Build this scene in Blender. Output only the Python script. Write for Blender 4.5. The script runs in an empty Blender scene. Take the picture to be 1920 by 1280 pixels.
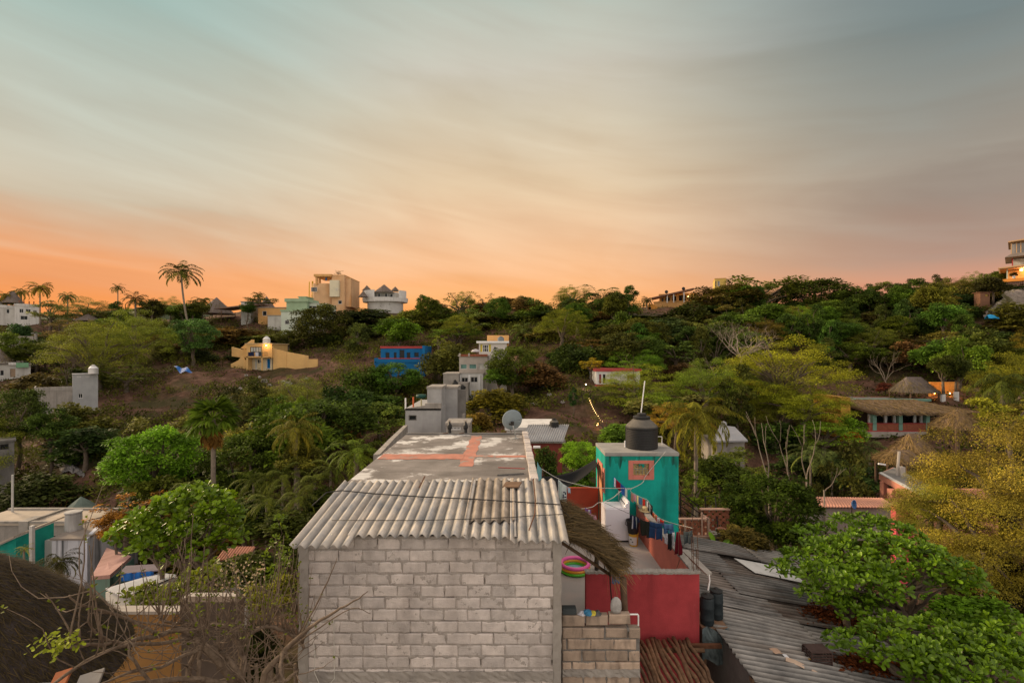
import bpy, math, random
import numpy as np
from mathutils import Vector, Matrix
SC = bpy.context.scene
COL = SC.collection
rad = math.radians
# ------------------------------------------------------------------ camera
F, CX, CY, EYE = 900.0, 955.0, 658.0, 10.0
cam = bpy.data.objects.new("camera", bpy.data.cameras.new("camera"))
COL.objects.link(cam)
cam.location = (0, 0, EYE)
cam.rotation_euler = (rad(90), 0, 0)
cam.data.sensor_width = 36
cam.data.lens = F / 1920 * 36
cam.data.shift_x = 5 / 1920
cam.data.shift_y = 18 / 1920
cam.data.clip_end = 6000
cam.data.clip_start = 0.1
SC.camera = cam
SC.view_settings.view_transform = 'Standard'
SC.view_settings.look = 'None'
SC.view_settings.exposure = 0.14
SC.view_settings.gamma = 1
SC.cycles.max_bounces = 6
SC.cycles.diffuse_bounces = 2
SC.cycles.transparent_max_bounces = 6
SC.cycles.use_denoising = True


def lin(r, g, b):
    f = lambda c: c / 255 / 12.92 if c / 255 <= .04045 else ((c / 255 + .055) / 1.055) ** 2.4
    return (f(r), f(g), f(b), 1)


# ------------------------------------------------------------------ world: dusk sky with streaked cloud
W = bpy.data.worlds.new("World")
SC.world = W
W.use_nodes = True
nt = W.node_tree
nt.nodes.clear()
N = nt.nodes.new
lk = nt.links.new


def mathn(nt, op, a, b=None, c=None, clamp=False):
    n = nt.nodes.new('ShaderNodeMath')
    n.operation = op
    n.use_clamp = clamp
    for i, s in enumerate((a, b, c)):
        if s is None:
            continue
        if isinstance(s, (int, float)):
            n.inputs[i].default_value = s
        else:
            nt.links.new(s, n.inputs[i])
    return n.outputs[0]


def rampn(nt, fac, stops, interp='LINEAR'):
    r = nt.nodes.new('ShaderNodeValToRGB')
    r.color_ramp.interpolation = interp
    els = r.color_ramp.elements
    while len(els) < len(stops):
        els.new(0.5)
    for e, (p, c) in zip(els, stops):
        e.position = p
        e.color = c if len(c) == 4 else (*c, 1)
    nt.links.new(fac, r.inputs[0])
    return r.outputs[0]


def mixn(nt, fac, a, b, mode='MIX'):
    m = nt.nodes.new('ShaderNodeMix')
    m.data_type = 'RGBA'
    m.blend_type = mode
    for i, s in ((0, fac), (6, a), (7, b)):
        if isinstance(s, (int, float)):
            m.inputs[i].default_value = s
        elif isinstance(s, tuple):
            m.inputs[i].default_value = s if len(s) == 4 else (*s, 1)
        else:
            nt.links.new(s, m.inputs[i])
    return m.outputs[2]


tc = N('ShaderNodeTexCoord')
nrm = N('ShaderNodeVectorMath'); nrm.operation = 'NORMALIZE'
lk(tc.outputs['Generated'], nrm.inputs[0])
sep = N('ShaderNodeSeparateXYZ'); lk(nrm.outputs[0], sep.inputs[0])
tilt = N('ShaderNodeCombineXYZ'); lk(sep.outputs[0], tilt.inputs[0]); lk(sep.outputs[1], tilt.inputs[1])
lk(mathn(nt, 'ADD', sep.outputs[2], mathn(nt, 'MULTIPLY', sep.outputs[0], .17)), tilt.inputs[2])
mp = N('ShaderNodeMapping'); lk(tilt.outputs[0], mp.inputs[0])
mp.inputs['Scale'].default_value = (1.3, 1.3, 5.5)
n1 = N('ShaderNodeTexNoise'); lk(mp.outputs[0], n1.inputs['Vector'])
n1.inputs['Scale'].default_value = 1.9; n1.inputs['Detail'].default_value = 5; n1.inputs['Roughness'].default_value = .5
n1.inputs['Distortion'].default_value = .5
mp2 = N('ShaderNodeMapping'); lk(tilt.outputs[0], mp2.inputs[0])
mp2.inputs['Scale'].default_value = (1.0, 1.0, 9)
mp2.inputs['Location'].default_value = (3, 1, 2)
n2 = N('ShaderNodeTexNoise'); lk(mp2.outputs[0], n2.inputs['Vector'])
n2.inputs['Scale'].default_value = 2.4; n2.inputs['Detail'].default_value = 4; n2.inputs['Roughness'].default_value = .45; n2.inputs['Distortion'].default_value = .8
z = sep.outputs[2]
streak = mathn(nt, 'SUBTRACT', n1.outputs[0], .5)
fine = mathn(nt, 'SUBTRACT', n2.outputs[0], .5)
zz = mathn(nt, 'ADD', z, mathn(nt, 'MULTIPLY', streak, .12))
zz = mathn(nt, 'ADD', zz, mathn(nt, 'MULTIPLY', fine, .06))
zz = mathn(nt, 'MAXIMUM', zz, 0.0)
mid = rampn(nt, zz, [(0, lin(252, 152, 84)), (.06, lin(255, 170, 94)), (.11, lin(252, 178, 112)), (.16, lin(245, 186, 136)), (.23, lin(235, 192, 152)), (.32, lin(224, 198, 164)),
                     (.42, lin(211, 198, 174)), (.50, lin(200, 194, 179)), (.58, lin(184, 188, 176)), (.67, lin(150, 178, 172)), (1, lin(150, 172, 190))])
left = rampn(nt, zz, [(0, lin(236, 144, 88)), (.06, lin(250, 156, 84)), (.10, lin(238, 160, 106)), (.13, lin(240, 164, 110)), (.17, lin(222, 178, 142)), (.23, lin(203, 188, 164)),
                     (.31, lin(196, 193, 176)), (.40, lin(184, 191, 179)), (.50, lin(158, 182, 175)), (.6, lin(144, 174, 170)), (1, lin(150, 172, 190))])
right = rampn(nt, zz, [(0, lin(226, 124, 100)), (.06, lin(226, 142, 114)), (.11, lin(206, 152, 126)), (.16, lin(170, 140, 124)), (.22, lin(156, 141, 129)), (.28, lin(158, 149, 137)),
                     (.36, lin(142, 143, 136)), (.45, lin(118, 130, 130)), (.6, lin(110, 128, 132)), (.8, lin(130, 150, 165)), (1, lin(150, 172, 190))])
hl = mathn(nt, 'SQRT', mathn(nt, 'ADD', mathn(nt, 'MULTIPLY', sep.outputs[0], sep.outputs[0]),
                             mathn(nt, 'MULTIPLY', sep.outputs[1], sep.outputs[1])))
az = mathn(nt, 'DIVIDE', sep.outputs[0], mathn(nt, 'MAXIMUM', hl, .001))
mr = N('ShaderNodeMapRange'); lk(az, mr.inputs[0])
mr.interpolation_type = 'SMOOTHSTEP'
mr.inputs[1].default_value = .12; mr.inputs[2].default_value = .72
ml = N('ShaderNodeMapRange'); lk(az, ml.inputs[0])
ml.interpolation_type = 'SMOOTHSTEP'
ml.inputs[1].default_value = -.1; ml.inputs[2].default_value = -.7
col = mixn(nt, ml.outputs[0], mid, left)
col = mixn(nt, mr.outputs[0], col, right)
sky = N('ShaderNodeTexSky')
sky.sky_type = 'NISHITA'; sky.sun_disc = False
SUN_EL, SUN_AZ = 21, 298          # degrees; azimuth clockwise from +Y
sky.sun_elevation = rad(SUN_EL); sky.sun_rotation = rad(SUN_AZ)
bri = mathn(nt, 'ADD', mathn(nt, 'ADD', .97, mathn(nt, 'MULTIPLY', fine, .30)), mathn(nt, 'MULTIPLY', streak, .40))
bc = N('ShaderNodeCombineColor')
for i in range(3):
    lk(bri, bc.inputs[i])
col = mixn(nt, 1.0, col, bc.outputs[0], 'MULTIPLY')
bg1 = N('ShaderNodeBackground'); lk(col, bg1.inputs[0]); bg1.inputs[1].default_value = 1.0
# unseen sky behind and overhead: warm glow over Nishita, added to brighten the foreground
back = N('ShaderNodeMapRange'); lk(sep.outputs[1], back.inputs[0])
back.inputs[1].default_value = .25; back.inputs[2].default_value = -.5
over = N('ShaderNodeMapRange'); lk(z, over.inputs[0]); over.interpolation_type = 'SMOOTHSTEP'
over.inputs[1].default_value = .62; over.inputs[2].default_value = .92
clear = mathn(nt, 'MAXIMUM', back.outputs[0], over.outputs[0])  # where the added fill glow replaces the cloud colours
bg2 = N('ShaderNodeBackground'); lk(sky.outputs[0], bg2.inputs[0]); bg2.inputs[1].default_value = .10
bg3 = N('ShaderNodeBackground'); bg3.inputs[0].default_value = lin(248, 222, 190); bg3.inputs[1].default_value = .92
ad = N('ShaderNodeAddShader'); lk(bg2.outputs[0], ad.inputs[0]); lk(bg3.outputs[0], ad.inputs[1])
mx = N('ShaderNodeMixShader'); lk(clear, mx.inputs[0]); lk(bg1.outputs[0], mx.inputs[1]); lk(ad.outputs[0], mx.inputs[2])
wo = N('ShaderNodeOutputWorld'); lk(mx.outputs[0], wo.inputs[0])
sun = bpy.data.objects.new("sun", bpy.data.lights.new("sun", 'SUN'))
COL.objects.link(sun)
sun.data.energy = 4.2
sun.data.angle = rad(12)
sun.data.color = (1, .74, .46)
a_, e_ = rad(SUN_AZ), rad(SUN_EL)
sd = Vector((math.sin(a_) * math.cos(e_), math.cos(a_) * math.cos(e_), math.sin(e_)))
sun.rotation_euler = sd.to_track_quat('Z', 'Y').to_euler()
sun.location = sd * 50


# ------------------------------------------------------------------ helpers
def P(u, v, Y):
    """world point seen at photo pixel u,v at the distance Y"""
    return Vector(((u - CX) / F * Y, Y, EYE - (v - CY) / F * Y))


def X(u, Y):
    return (u - CX) / F * Y


def Z(v, Y):
    return EYE - (v - CY) / F * Y


class MB:
    def __init__(s):
        s.v, s.f, s.m, s.r, s.c = [], [], [], [], []

    def add(s, vs, fs, m=0, r=None):
        o = len(s.v)
        s.c.append((o, len(s.f)))
        s.v += [tuple(p) for p in vs]
        s.f += [tuple(i + o for i in q) for q in fs]
        s.m += [m] * len(fs)
        rr = random.random() if r is None else r
        s.r += rr if isinstance(rr, list) else [rr] * len(vs)
        return s

    def box(s, x0, x1, y0, y1, z0, z1, m=0, jit=0, r=None):
        j = (lambda: random.uniform(-jit, jit)) if jit else (lambda: 0)
        vs = [(a + j(), b + j(), c + j()) for c in (z0, z1) for b in (y0, y1) for a in (x0, x1)]
        return s.add(vs, [(0, 2, 3, 1), (4, 5, 7, 6), (0, 1, 5, 4), (2, 6, 7, 3), (0, 4, 6, 2), (1, 3, 7, 5)], m, r)

    def hexa(s, b, t, m=0):
        return s.add(list(b) + list(t), [(3, 2, 1, 0), (4, 5, 6, 7)] + [(i, (i + 1) % 4, 4 + (i + 1) % 4, 4 + i) for i in range(4)], m)

    def prism_y(s, poly, y0, y1, m=0):
        n = len(poly)
        vs = [(a, y0, b) for a, b in poly] + [(a, y1, b) for a, b in poly]
        return s.add(vs, [tuple(range(n)), tuple(range(2 * n - 1, n - 1, -1))] + [(i, i + n, (i + 1) % n + n, (i + 1) % n) for i in range(n)], m)

    def prism_z(s, poly, z0, z1, m=0):
        n = len(poly)
        vs = [(a, b, z0) for a, b in poly] + [(a, b, z1) for a, b in poly]
        return s.add(vs, [tuple(range(n - 1, -1, -1)), tuple(range(n, 2 * n))] + [(i, (i + 1) % n, (i + 1) % n + n, i + n) for i in range(n)], m)

    def tube(s, pts, r, n=6, m=0, cap=True):
        pts = [Vector(p) for p in pts]
        k = len(pts)
        rs = [r] * k if isinstance(r, (int, float)) else list(r)
        vs, fs = [], []
        up = Vector((0, 0, 1))
        d0 = (pts[1] - pts[0]).normalized()
        a = d0.cross(up if abs(d0.z) < .95 else Vector((1, 0, 0))).normalized()
        for i, p in enumerate(pts):
            d = (pts[min(i + 1, k - 1)] - pts[max(i - 1, 0)]).normalized()
            a = (a - d * a.dot(d))
            if a.length < 1e-5:
                a = d.orthogonal()
            a.normalize()
            b = d.cross(a)
            for q in range(n):
                t = 2 * math.pi * q / n
                vs.append(p + (a * math.cos(t) + b * math.sin(t)) * rs[i])
        for i in range(k - 1):
            for q in range(n):
                fs.append((i * n + q, i * n + (q + 1) % n, (i + 1) * n + (q + 1) % n, (i + 1) * n + q))
        if cap:
            fs += [tuple(range(n - 1, -1, -1)), tuple(range((k - 1) * n, k * n))]
        return s.add(vs, fs, m)

    def lathe(s, prof, c, n=24, m=0, sx=1, sy=1, a0=0, a1=2 * math.pi):
        full = abs(a1 - a0 - 2 * math.pi) < 1e-6
        nn = n if full else n + 1
        vs, fs = [], []
        for r, zz_ in prof:
            for q in range(nn):
                t = a0 + (a1 - a0) * q / n
                vs.append((c[0] + r * sx * math.cos(t), c[1] + r * sy * math.sin(t), c[2] + zz_))
        for i in range(len(prof) - 1):
            for q in range(n):
                q2 = (q + 1) % nn
                fs.append((i * nn + q, i * nn + q2, (i + 1) * nn + q2, (i + 1) * nn + q))
        if full:
            if prof[0][0] > 1e-4:
                fs.append(tuple(range(nn - 1, -1, -1)))
            if prof[-1][0] > 1e-4:
                fs.append(tuple(range((len(prof) - 1) * nn, len(prof) * nn)))
        return s.add(vs, fs, m)

    def grid(s, fn, nu, nv, m=0, rf=None):
        vs = [fn(i / nu, j / nv) for j in range(nv + 1) for i in range(nu + 1)]
        fs = [(j * (nu + 1) + i, j * (nu + 1) + i + 1, (j + 1) * (nu + 1) + i + 1, (j + 1) * (nu + 1) + i) for j in range(nv) for i in range(nu)]
        return s.add(vs, fs, m, [rf(i / nu, j / nv) for j in range(nv + 1) for i in range(nu + 1)] if rf else None)

    def build_each(s, name, m, parent, **k):
        """every shape added is a part of its own"""
        ends = s.c[1:] + [(len(s.v), len(s.f))]
        for (v0, f0), (v1, f1) in zip(s.c, ends):
            q = MB()
            q.add(s.v[v0:v1], [tuple(i - v0 for i in f) for f in s.f[f0:f1]])
            q.build(name, m, parent, **k)

    def build(s, name, mats, parent=None, loc=None, smooth=False, bevel=0, solid=0):
        o0 = Vector(loc) if loc is not None else (WL[parent.name].copy() if parent else Vector((0, 0, 0)))
        me = bpy.data.meshes.new(name)
        me.from_pydata([(a - o0.x, b - o0.y, c - o0.z) for a, b, c in s.v], [], s.f)
        if not isinstance(mats, (list, tuple)):
            mats = [mats]
        for q in mats:
            me.materials.append(q)
        if len(mats) > 1:
            me.polygons.foreach_set('material_index', s.m)
        at = me.attributes.new('rnd', 'FLOAT', 'POINT')
        at.data.foreach_set('value', s.r)
        if smooth:
            me.polygons.foreach_set('use_smooth', [True] * len(me.polygons))
        me.update()
        o = bpy.data.objects.new(name, me)
        COL.objects.link(o)
        WL[o.name] = o0
        if parent:
            o.parent = parent
            o.location = o0 - WL[parent.name]
        else:
            o.location = o0
        if solid:
            md = o.modifiers.new('solid', 'SOLIDIFY'); md.thickness = solid; md.offset = 0
        if bevel:
            md = o.modifiers.new('bevel', 'BEVEL'); md.width = bevel; md.segments = 2; md.limit_method = 'ANGLE'
        return o


WL = {}


def tag(o, label=None, cat=None, group=None, kind=None):
    if label: o['label'] = label
    if cat: o['category'] = cat
    if group: o['group'] = group
    if kind: o['kind'] = kind
    return o


def thing(name, label, cat, loc, group=None):
    o = bpy.data.objects.new(name, None)
    o.empty_display_size = .3
    COL.objects.link(o)
    o.location = loc
    WL[o.name] = Vector(loc)
    return tag(o, label, cat, group)


def solo(name, label, cat, mb, mat_, loc, group=None, **k):
    return tag(mb.build(name, mat_, None, loc, **k), label, cat, group)


def copy_thing(o, loc, label, group=None):
    c = o.copy()
    COL.objects.link(c)
    c.location = loc
    WL[c.name] = Vector(loc)
    c['label'] = label
    if group: c['group'] = group
    for ch in list(o.children):
        d = ch.copy(); COL.objects.link(d); d.parent = c
        for g in list(ch.children):
            e = g.copy(); COL.objects.link(e); e.parent = d
    return c


# ------------------------------------------------------------------ materials
MATS = {}


def mat(name, c, rough=.85, var=.18, scale=2.5, bump=.25, bscale=30, c2=None, spec=.25, metal=0, rnd=0, stain=None, stain_amt=.5,
        stain_scale=(3, 3, .35), patch=None, patch_at=.6, patch_scale=1.2, coat=0, emit=0):
    """weathered surface: mottled colour, optional run-down streaks, optional flaking patches"""
    if name in MATS:
        return MATS[name]
    m = bpy.data.materials.new(name)
    MATS[name] = m
    m.use_nodes = True
    t = m.node_tree
    bs = t.nodes['Principled BSDF']
    c = tuple(c[:3])
    tcn = t.nodes.new('ShaderNodeTexCoord').outputs['Object']
    nz = t.nodes.new('ShaderNodeTexNoise'); t.links.new(tcn, nz.inputs['Vector'])
    nz.inputs['Scale'].default_value = scale; nz.inputs['Detail'].default_value = 6; nz.inputs['Roughness'].default_value = .65
    lo = tuple(max(0, q * (1 - var)) for q in c)
    hi = tuple(min(1, q * (1 + var)) for q in c) if c2 is None else tuple(c2[:3])
    cc = rampn(t, nz.outputs[0], [(.3, lo), (.7, hi)])
    if patch is not None:
        n4 = t.nodes.new('ShaderNodeTexNoise'); t.links.new(tcn, n4.inputs['Vector'])
        n4.inputs['Scale'].default_value = patch_scale; n4.inputs['Detail'].default_value = 9; n4.inputs['Roughness'].default_value = .7
        cc = mixn(t, rampn(t, n4.outputs[0], [(patch_at, (0, 0, 0)), (patch_at + .05, (1, 1, 1))]), cc, tuple(patch[:3]))
    if stain is not None:
        mpn = t.nodes.new('ShaderNodeMapping'); t.links.new(tcn, mpn.inputs[0])
        mpn.inputs['Scale'].default_value = stain_scale
        n3 = t.nodes.new('ShaderNodeTexNoise'); t.links.new(mpn.outputs[0], n3.inputs['Vector'])
        n3.inputs['Scale'].default_value = 1.0; n3.inputs['Detail'].default_value = 5
        cc = mixn(t, rampn(t, n3.outputs[0], [(.5, (0, 0, 0)), (.72, (stain_amt,) * 3)]), cc, tuple(stain[:3]))
    if rnd:
        at = t.nodes.new('ShaderNodeAttribute'); at.attribute_name = 'rnd'
        g = rampn(t, at.outputs['Fac'], [(0, (1 - rnd,) * 3), (1, (1 + rnd, 1 + rnd * .92, 1 + rnd * .85))])
        cc = mixn(t, 1.0, cc, g, 'MULTIPLY')
    t.links.new(cc, bs.inputs['Base Color'])
    bs.inputs['Roughness'].default_value = rough
    bs.inputs['Specular IOR Level'].default_value = spec
    bs.inputs['Metallic'].default_value = metal
    bs.inputs['Coat Weight'].default_value = coat
    if emit:
        bs.inputs['Emission Color'].default_value = (*c, 1)
        bs.inputs['Emission Strength'].default_value = emit
    if bump:
        nb = t.nodes.new('ShaderNodeTexNoise'); t.links.new(tcn, nb.inputs['Vector'])
        nb.inputs['Scale'].default_value = bscale; nb.inputs['Detail'].default_value = 4
        bp = t.nodes.new('ShaderNodeBump'); bp.inputs['Strength'].default_value = bump; bp.inputs['Distance'].default_value = .02
        t.links.new(nb.outputs[0], bp.inputs['Height'])
        t.links.new(bp.outputs[0], bs.inputs['Normal'])
    return m


def leaf_mat(name, rough=.6, trans=.26, spec=.06, lo=.24, hi=2.0):
    """foliage: the object's own colour, varied leaf by leaf and clump by clump"""
    if name in MATS:
        return MATS[name]
    m = bpy.data.materials.new(name)
    MATS[name] = m
    m.use_nodes = True
    t = m.node_tree
    bs = t.nodes['Principled BSDF']
    oi = t.nodes.new('ShaderNodeObjectInfo')
    at = t.nodes.new('ShaderNodeAttribute'); at.attribute_name = 'rnd'
    g = rampn(t, at.outputs['Fac'], [(0, (lo * .95, lo, lo * .6)), (.5, (1.08, 1.0, .6)), (.85, (hi * 1.02, hi * .94, hi * .45)), (1, (hi * 1.3, hi * 1.08, hi * .42))])
    cc = mixn(t, 1.0, oi.outputs['Color'], g, 'MULTIPLY')
    t.links.new(cc, bs.inputs['Base Color'])
    bs.inputs['Roughness'].default_value = rough
    bs.inputs['Specular IOR Level'].default_value = spec
    tr = t.nodes.new('ShaderNodeBsdfTranslucent'); t.links.new(cc, tr.inputs[0])
    ms = t.nodes.new('ShaderNodeMixShader'); ms.inputs[0].default_value = trans
    t.links.new(bs.outputs[0], ms.inputs[1]); t.links.new(tr.outputs[0], ms.inputs[2])
    t.links.new(ms.outputs[0], t.nodes['Material Output'].inputs[0])
    return m


LEAF = leaf_mat('foliage')
GLOSSY_LEAF = leaf_mat('glossy_foliage', .38, .25, .28, .45, 1.6)
STRAW = leaf_mat('straw', .9, .1, .1, .45, 1.5)
BARK = mat('bark', (.13, .10, .075), .95, .35, 4, .6, 12)
PALEBARK = mat('pale_bark', (.22, .18, .14), .9, .3, 4, .5, 14)
CONC = mat('raw_concrete', (.31, .285, .26), .92, .22, 1.1, .3, 25, stain=(.12, .11, .105), stain_amt=.45)
CONC_D = mat('dark_concrete', (.17, .16, .15), .92, .3, 1.4, .3, 25)
WHITE = mat('white_paint', (.62, .61, .60), .7, .1, 1.5, .1, 20, stain=(.25, .24, .22), stain_amt=.4)
CLEANW = mat('clean_white', (.75, .75, .76), .45, .05, 2, 0)
GLASS = mat('dark_glass', (.014, .016, .02), .25, .3, 1, 0, spec=.22)
DARK = mat('dark_void', (.012, .012, .012), .9, .2, 2, 0)
BLACKPL = mat('black_plastic', (.018, .018, .019), .55, .25, 3, .1, 20, spec=.3)
IRON = mat('black_iron', (.025, .022, .02), .6, .3, 8, .1, 40)
RUST = mat('rusty_steel', (.12, .055, .03), .85, .35, 8, .3, 30)
WOOD = mat('weathered_wood', (.16, .10, .065), .9, .3, 5, .4, 25, rnd=.3)
TERRA = mat('terracotta', (.52, .235, .16), .85, .2, 1.5, .25, 25, stain=(.30, .16, .12), stain_amt=.4)


# ------------------------------------------------------------------ terrain
GC = {  # photo column -> (distance, height relative to the eye)
    -300: [(0, -9), (14, -10.5), (30, -14), (45, -13), (60, -7), (85, -2), (120, 8), (150, 9), (260, -10)],
    0: [(0, -9), (14, -10.5), (30, -13.8), (42, -13), (60, -7.2), (85, -2.5), (115, 7), (150, 9), (260, -10)],
    300: [(0, -9), (14, -10.5), (28, -13.5), (40, -11), (60, -8.8), (75, -5.0), (95, .8), (120, 7.7), (150, 9), (260, -10)],
    500: [(0, -9), (14, -10), (28, -12.5), (38, -11), (55, -8.7), (75, -5.2), (85, -3.4), (105, 2.2), (130, 11), (150, 11), (260, -10)],
    800: [(0, -9), (14, -10), (28, -11), (45, -8.6), (60, -6.8), (75, -3.5), (95, 3), (118, 9.5), (150, 10), (260, -10)],
    1050: [(0, -9), (14, -10), (28, -10.5), (45, -7.1), (60, -4.1), (75, 0), (95, 5), (112, 10), (150, 9), (260, -10)],
    1300: [(0, -9), (14, -10), (28, -11), (40, -9), (55, -6.2), (70, -3.3), (100, 6.4), (118, 11.5), (150, 11), (260, -10)],
    1600: [(0, -9), (14, -10.5), (30, -13.2), (40, -11.7), (50, -9), (65, -4.5), (85, 1.7), (108, 9), (150, 9), (260, -10)],
    1900: [(0, -9), (14, -10.5), (30, -12), (36, -11), (50, -6.8), (65, -3), (80, 4), (92, 9), (98, 11.5), (150, 15), (260, 0)],
    2300: [(0, -9), (14, -10.5), (30, -12), (36, -11), (50, -6), (65, -2), (80, 7), (95, 14), (150, 18), (260, 5)],
}
GU = sorted(GC)
GT = {k: (np.array([p[0] for p in GC[k]], float), np.array([p[1] for p in GC[k]], float)) for k in GU}


def smooth_noise(x, y):
    return (math.sin(x * .31 + 1.3) * math.cos(y * .27 + .4) + .5 * math.sin(x * .73 + y * .51) + .3 * math.cos(x * 1.3 - y * 1.1 + 2))


def ground(x, y):
    yy = max(y, 10)
    u = min(max(CX + F * x / yy, GU[0]), GU[-1])
    for a, b in zip(GU, GU[1:]):
        if u <= b:
            break
    t = (u - a) / (b - a)
    t = t * t * (3 - 2 * t)
    y = max(y, 0)
    h = (1 - t) * np.interp(y, *GT[a]) + t * np.interp(y, *GT[b])
    return EYE + float(h) + smooth_noise(x, y) * min(.45, max(.05, (y - 10) * .012))


SOIL = bpy.data.materials.new('hillside_soil')
SOIL.use_nodes = True
t = SOIL.node_tree
tcn = t.nodes.new('ShaderNodeTexCoord').outputs['Object']


def noise_n(t, vec, scale, detail=6, rough=.6):
    n = t.nodes.new('ShaderNodeTexNoise')
    t.links.new(vec, n.inputs['Vector'])
    n.inputs['Scale'].default_value = scale; n.inputs['Detail'].default_value = detail; n.inputs['Roughness'].default_value = rough
    return n.outputs[0]


c0 = rampn(t, noise_n(t, tcn, .8, 8, .7), [(.3, (.05, .028, .020)), (.5, (.125, .068, .047)), (.72, (.23, .14, .10))])
c0 = mixn(t, rampn(t, noise_n(t, tcn, .16, 5), [(.48, (0, 0, 0)), (.62, (.75,) * 3)]), c0, (.045, .052, .018))
t.links.new(c0, t.nodes['Principled BSDF'].inputs['Base Color'])
t.nodes['Principled BSDF'].inputs['Roughness'].default_value = .95
t.nodes['Principled BSDF'].inputs['Specular IOR Level'].default_value = .1
bp = t.nodes.new('ShaderNodeBump'); bp.inputs['Strength'].default_value = .9; bp.inputs['Distance'].default_value = .25
t.links.new(noise_n(t, tcn, 2.2, 8, .75), bp.inputs['Height'])
t.links.new(bp.outputs[0], t.nodes['Principled BSDF'].inputs['Normal'])

mb = MB()
NX, NY = 240, 190


def terr(i, j):
    y = -15 + 275 * j ** 1.35
    x = (i - .5) * 2 * (40 + max(y, 0) * 1.45)
    return (x, y, ground(x, y))


mb.grid(terr, NX, NY)
tag(mb.build('hillside_ground', SOIL, smooth=True), kind='structure')
# far country beyond the ridge, down to the horizon
FARM = mat('far_forest', (.06, .075, .04), .95, .4, .02, 0)
mb = MB()
mb.grid(lambda i, j: ((i - .5) * 9000, 255 + 3500 * j, -1.5), 8, 8)
tag(mb.build('far_plain', FARM), kind='structure')


def ridge(name, x0, x1, y, base, peaks, seed, w=160):
    rnd_ = random.Random(seed)
    ph = [rnd_.uniform(0, 6) for _ in range(4)]
    mb = MB()

    def fn(i, j):
        x = x0 + (x1 - x0) * i
        h = 0
        for px, pw, phh in peaks:
            h = max(h, phh * math.exp(-((x - px) / pw) ** 2))
        h += 3 * math.sin(x * .03 + ph[0]) + 1.6 * math.sin(x * .085 + ph[1]) + 1.1 * math.sin(x * .21 + ph[2])
        s = math.sin(math.pi * j)
        return (x, y + (j - .5) * 2 * w, base - 6 + max(0, h * s))
    mb.grid(fn, 120, 14)
    return tag(mb.build(name, FARM, smooth=True), kind='structure')


ridge('far_hill', -900, -60, 700, 0, [(-500, 150, 84), (-690, 130, 70), (-250, 120, 40)], 1)
ridge('far_hill', 20, 1100, 800, 0, [(440, 110, 88), (560, 90, 66), (720, 120, 100), (90, 90, 48), (640, 60, 104)], 2)


# ------------------------------------------------------------------ foliage
T_DIA = ([(0, 0), (.5, .5), (1, 0), (.5, -.5)], [(0, 1, 2, 3)])
T_LEAF = ([(0, 0), (.35, .3), (.7, .5), (.92, .34), (1, 0), (.92, -.34), (.7, -.5), (.35, -.3)], [(0, 1, 2, 3, 4), (0, 4, 5, 6, 7)])
T_STRIP = ([(0, .5), (1, .2), (1, -.2), (0, -.5)], [(0, 1, 2, 3)])


def unit(a):
    return a / np.maximum(np.linalg.norm(a, axis=1, keepdims=True), 1e-6)


def leaves_mesh(name, b, d, n, L, Wd, rnd, templ=T_DIA, fold=.2, droop=.15, mats=(None,)):
    b, d, n = np.asarray(b, float), unit(np.asarray(d, float)), np.asarray(n, float)
    K = len(b)
    L = np.broadcast_to(np.asarray(L, float), (K,))
    Wd = np.broadcast_to(np.asarray(Wd, float), (K,))
    s = unit(np.cross(d, n))
    n2 = np.cross(s, d)
    tv, tf = templ
    k = len(tv)
    co = np.empty((K, k, 3))
    for i, (t_, q) in enumerate(tv):
        co[:, i] = b + d * (t_ * L)[:, None] + s * (q * Wd)[:, None] + n2 * (fold * abs(q) * Wd - droop * t_ * t_ * L)[:, None]
    me = bpy.data.meshes.new(name)
    me.vertices.add(K * k)
    me.vertices.foreach_set('co', co.reshape(-1).astype(np.float32))
    loops, starts = [], []
    base = np.arange(K)[:, None] * k
    nl = sum(len(f) for f in tf)
    me.loops.add(K * nl)
    me.polygons.add(K * len(tf))
    idx = np.concatenate([base + np.array(f)[None] for f in tf], axis=1)
    me.loops.foreach_set('vertex_index', idx.reshape(-1).astype(np.int32))
    offs = np.cumsum([0] + [len(f) for f in tf[:-1]])
    st = (np.arange(K)[:, None] * nl + offs[None]).reshape(-1)
    me.polygons.foreach_set('loop_start', st.astype(np.int32))
    me.update(calc_edges=True)
    at = me.attributes.new('rnd', 'FLOAT', 'POINT')
    at.data.foreach_set('value', np.repeat(np.clip(rnd, 0, 1), k).astype(np.float32))
    for q in mats:
        me.materials.append(q)
    return me


def rdir(R, K):
    return unit(R.normal(size=(K, 3)))


CR = {}


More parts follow.
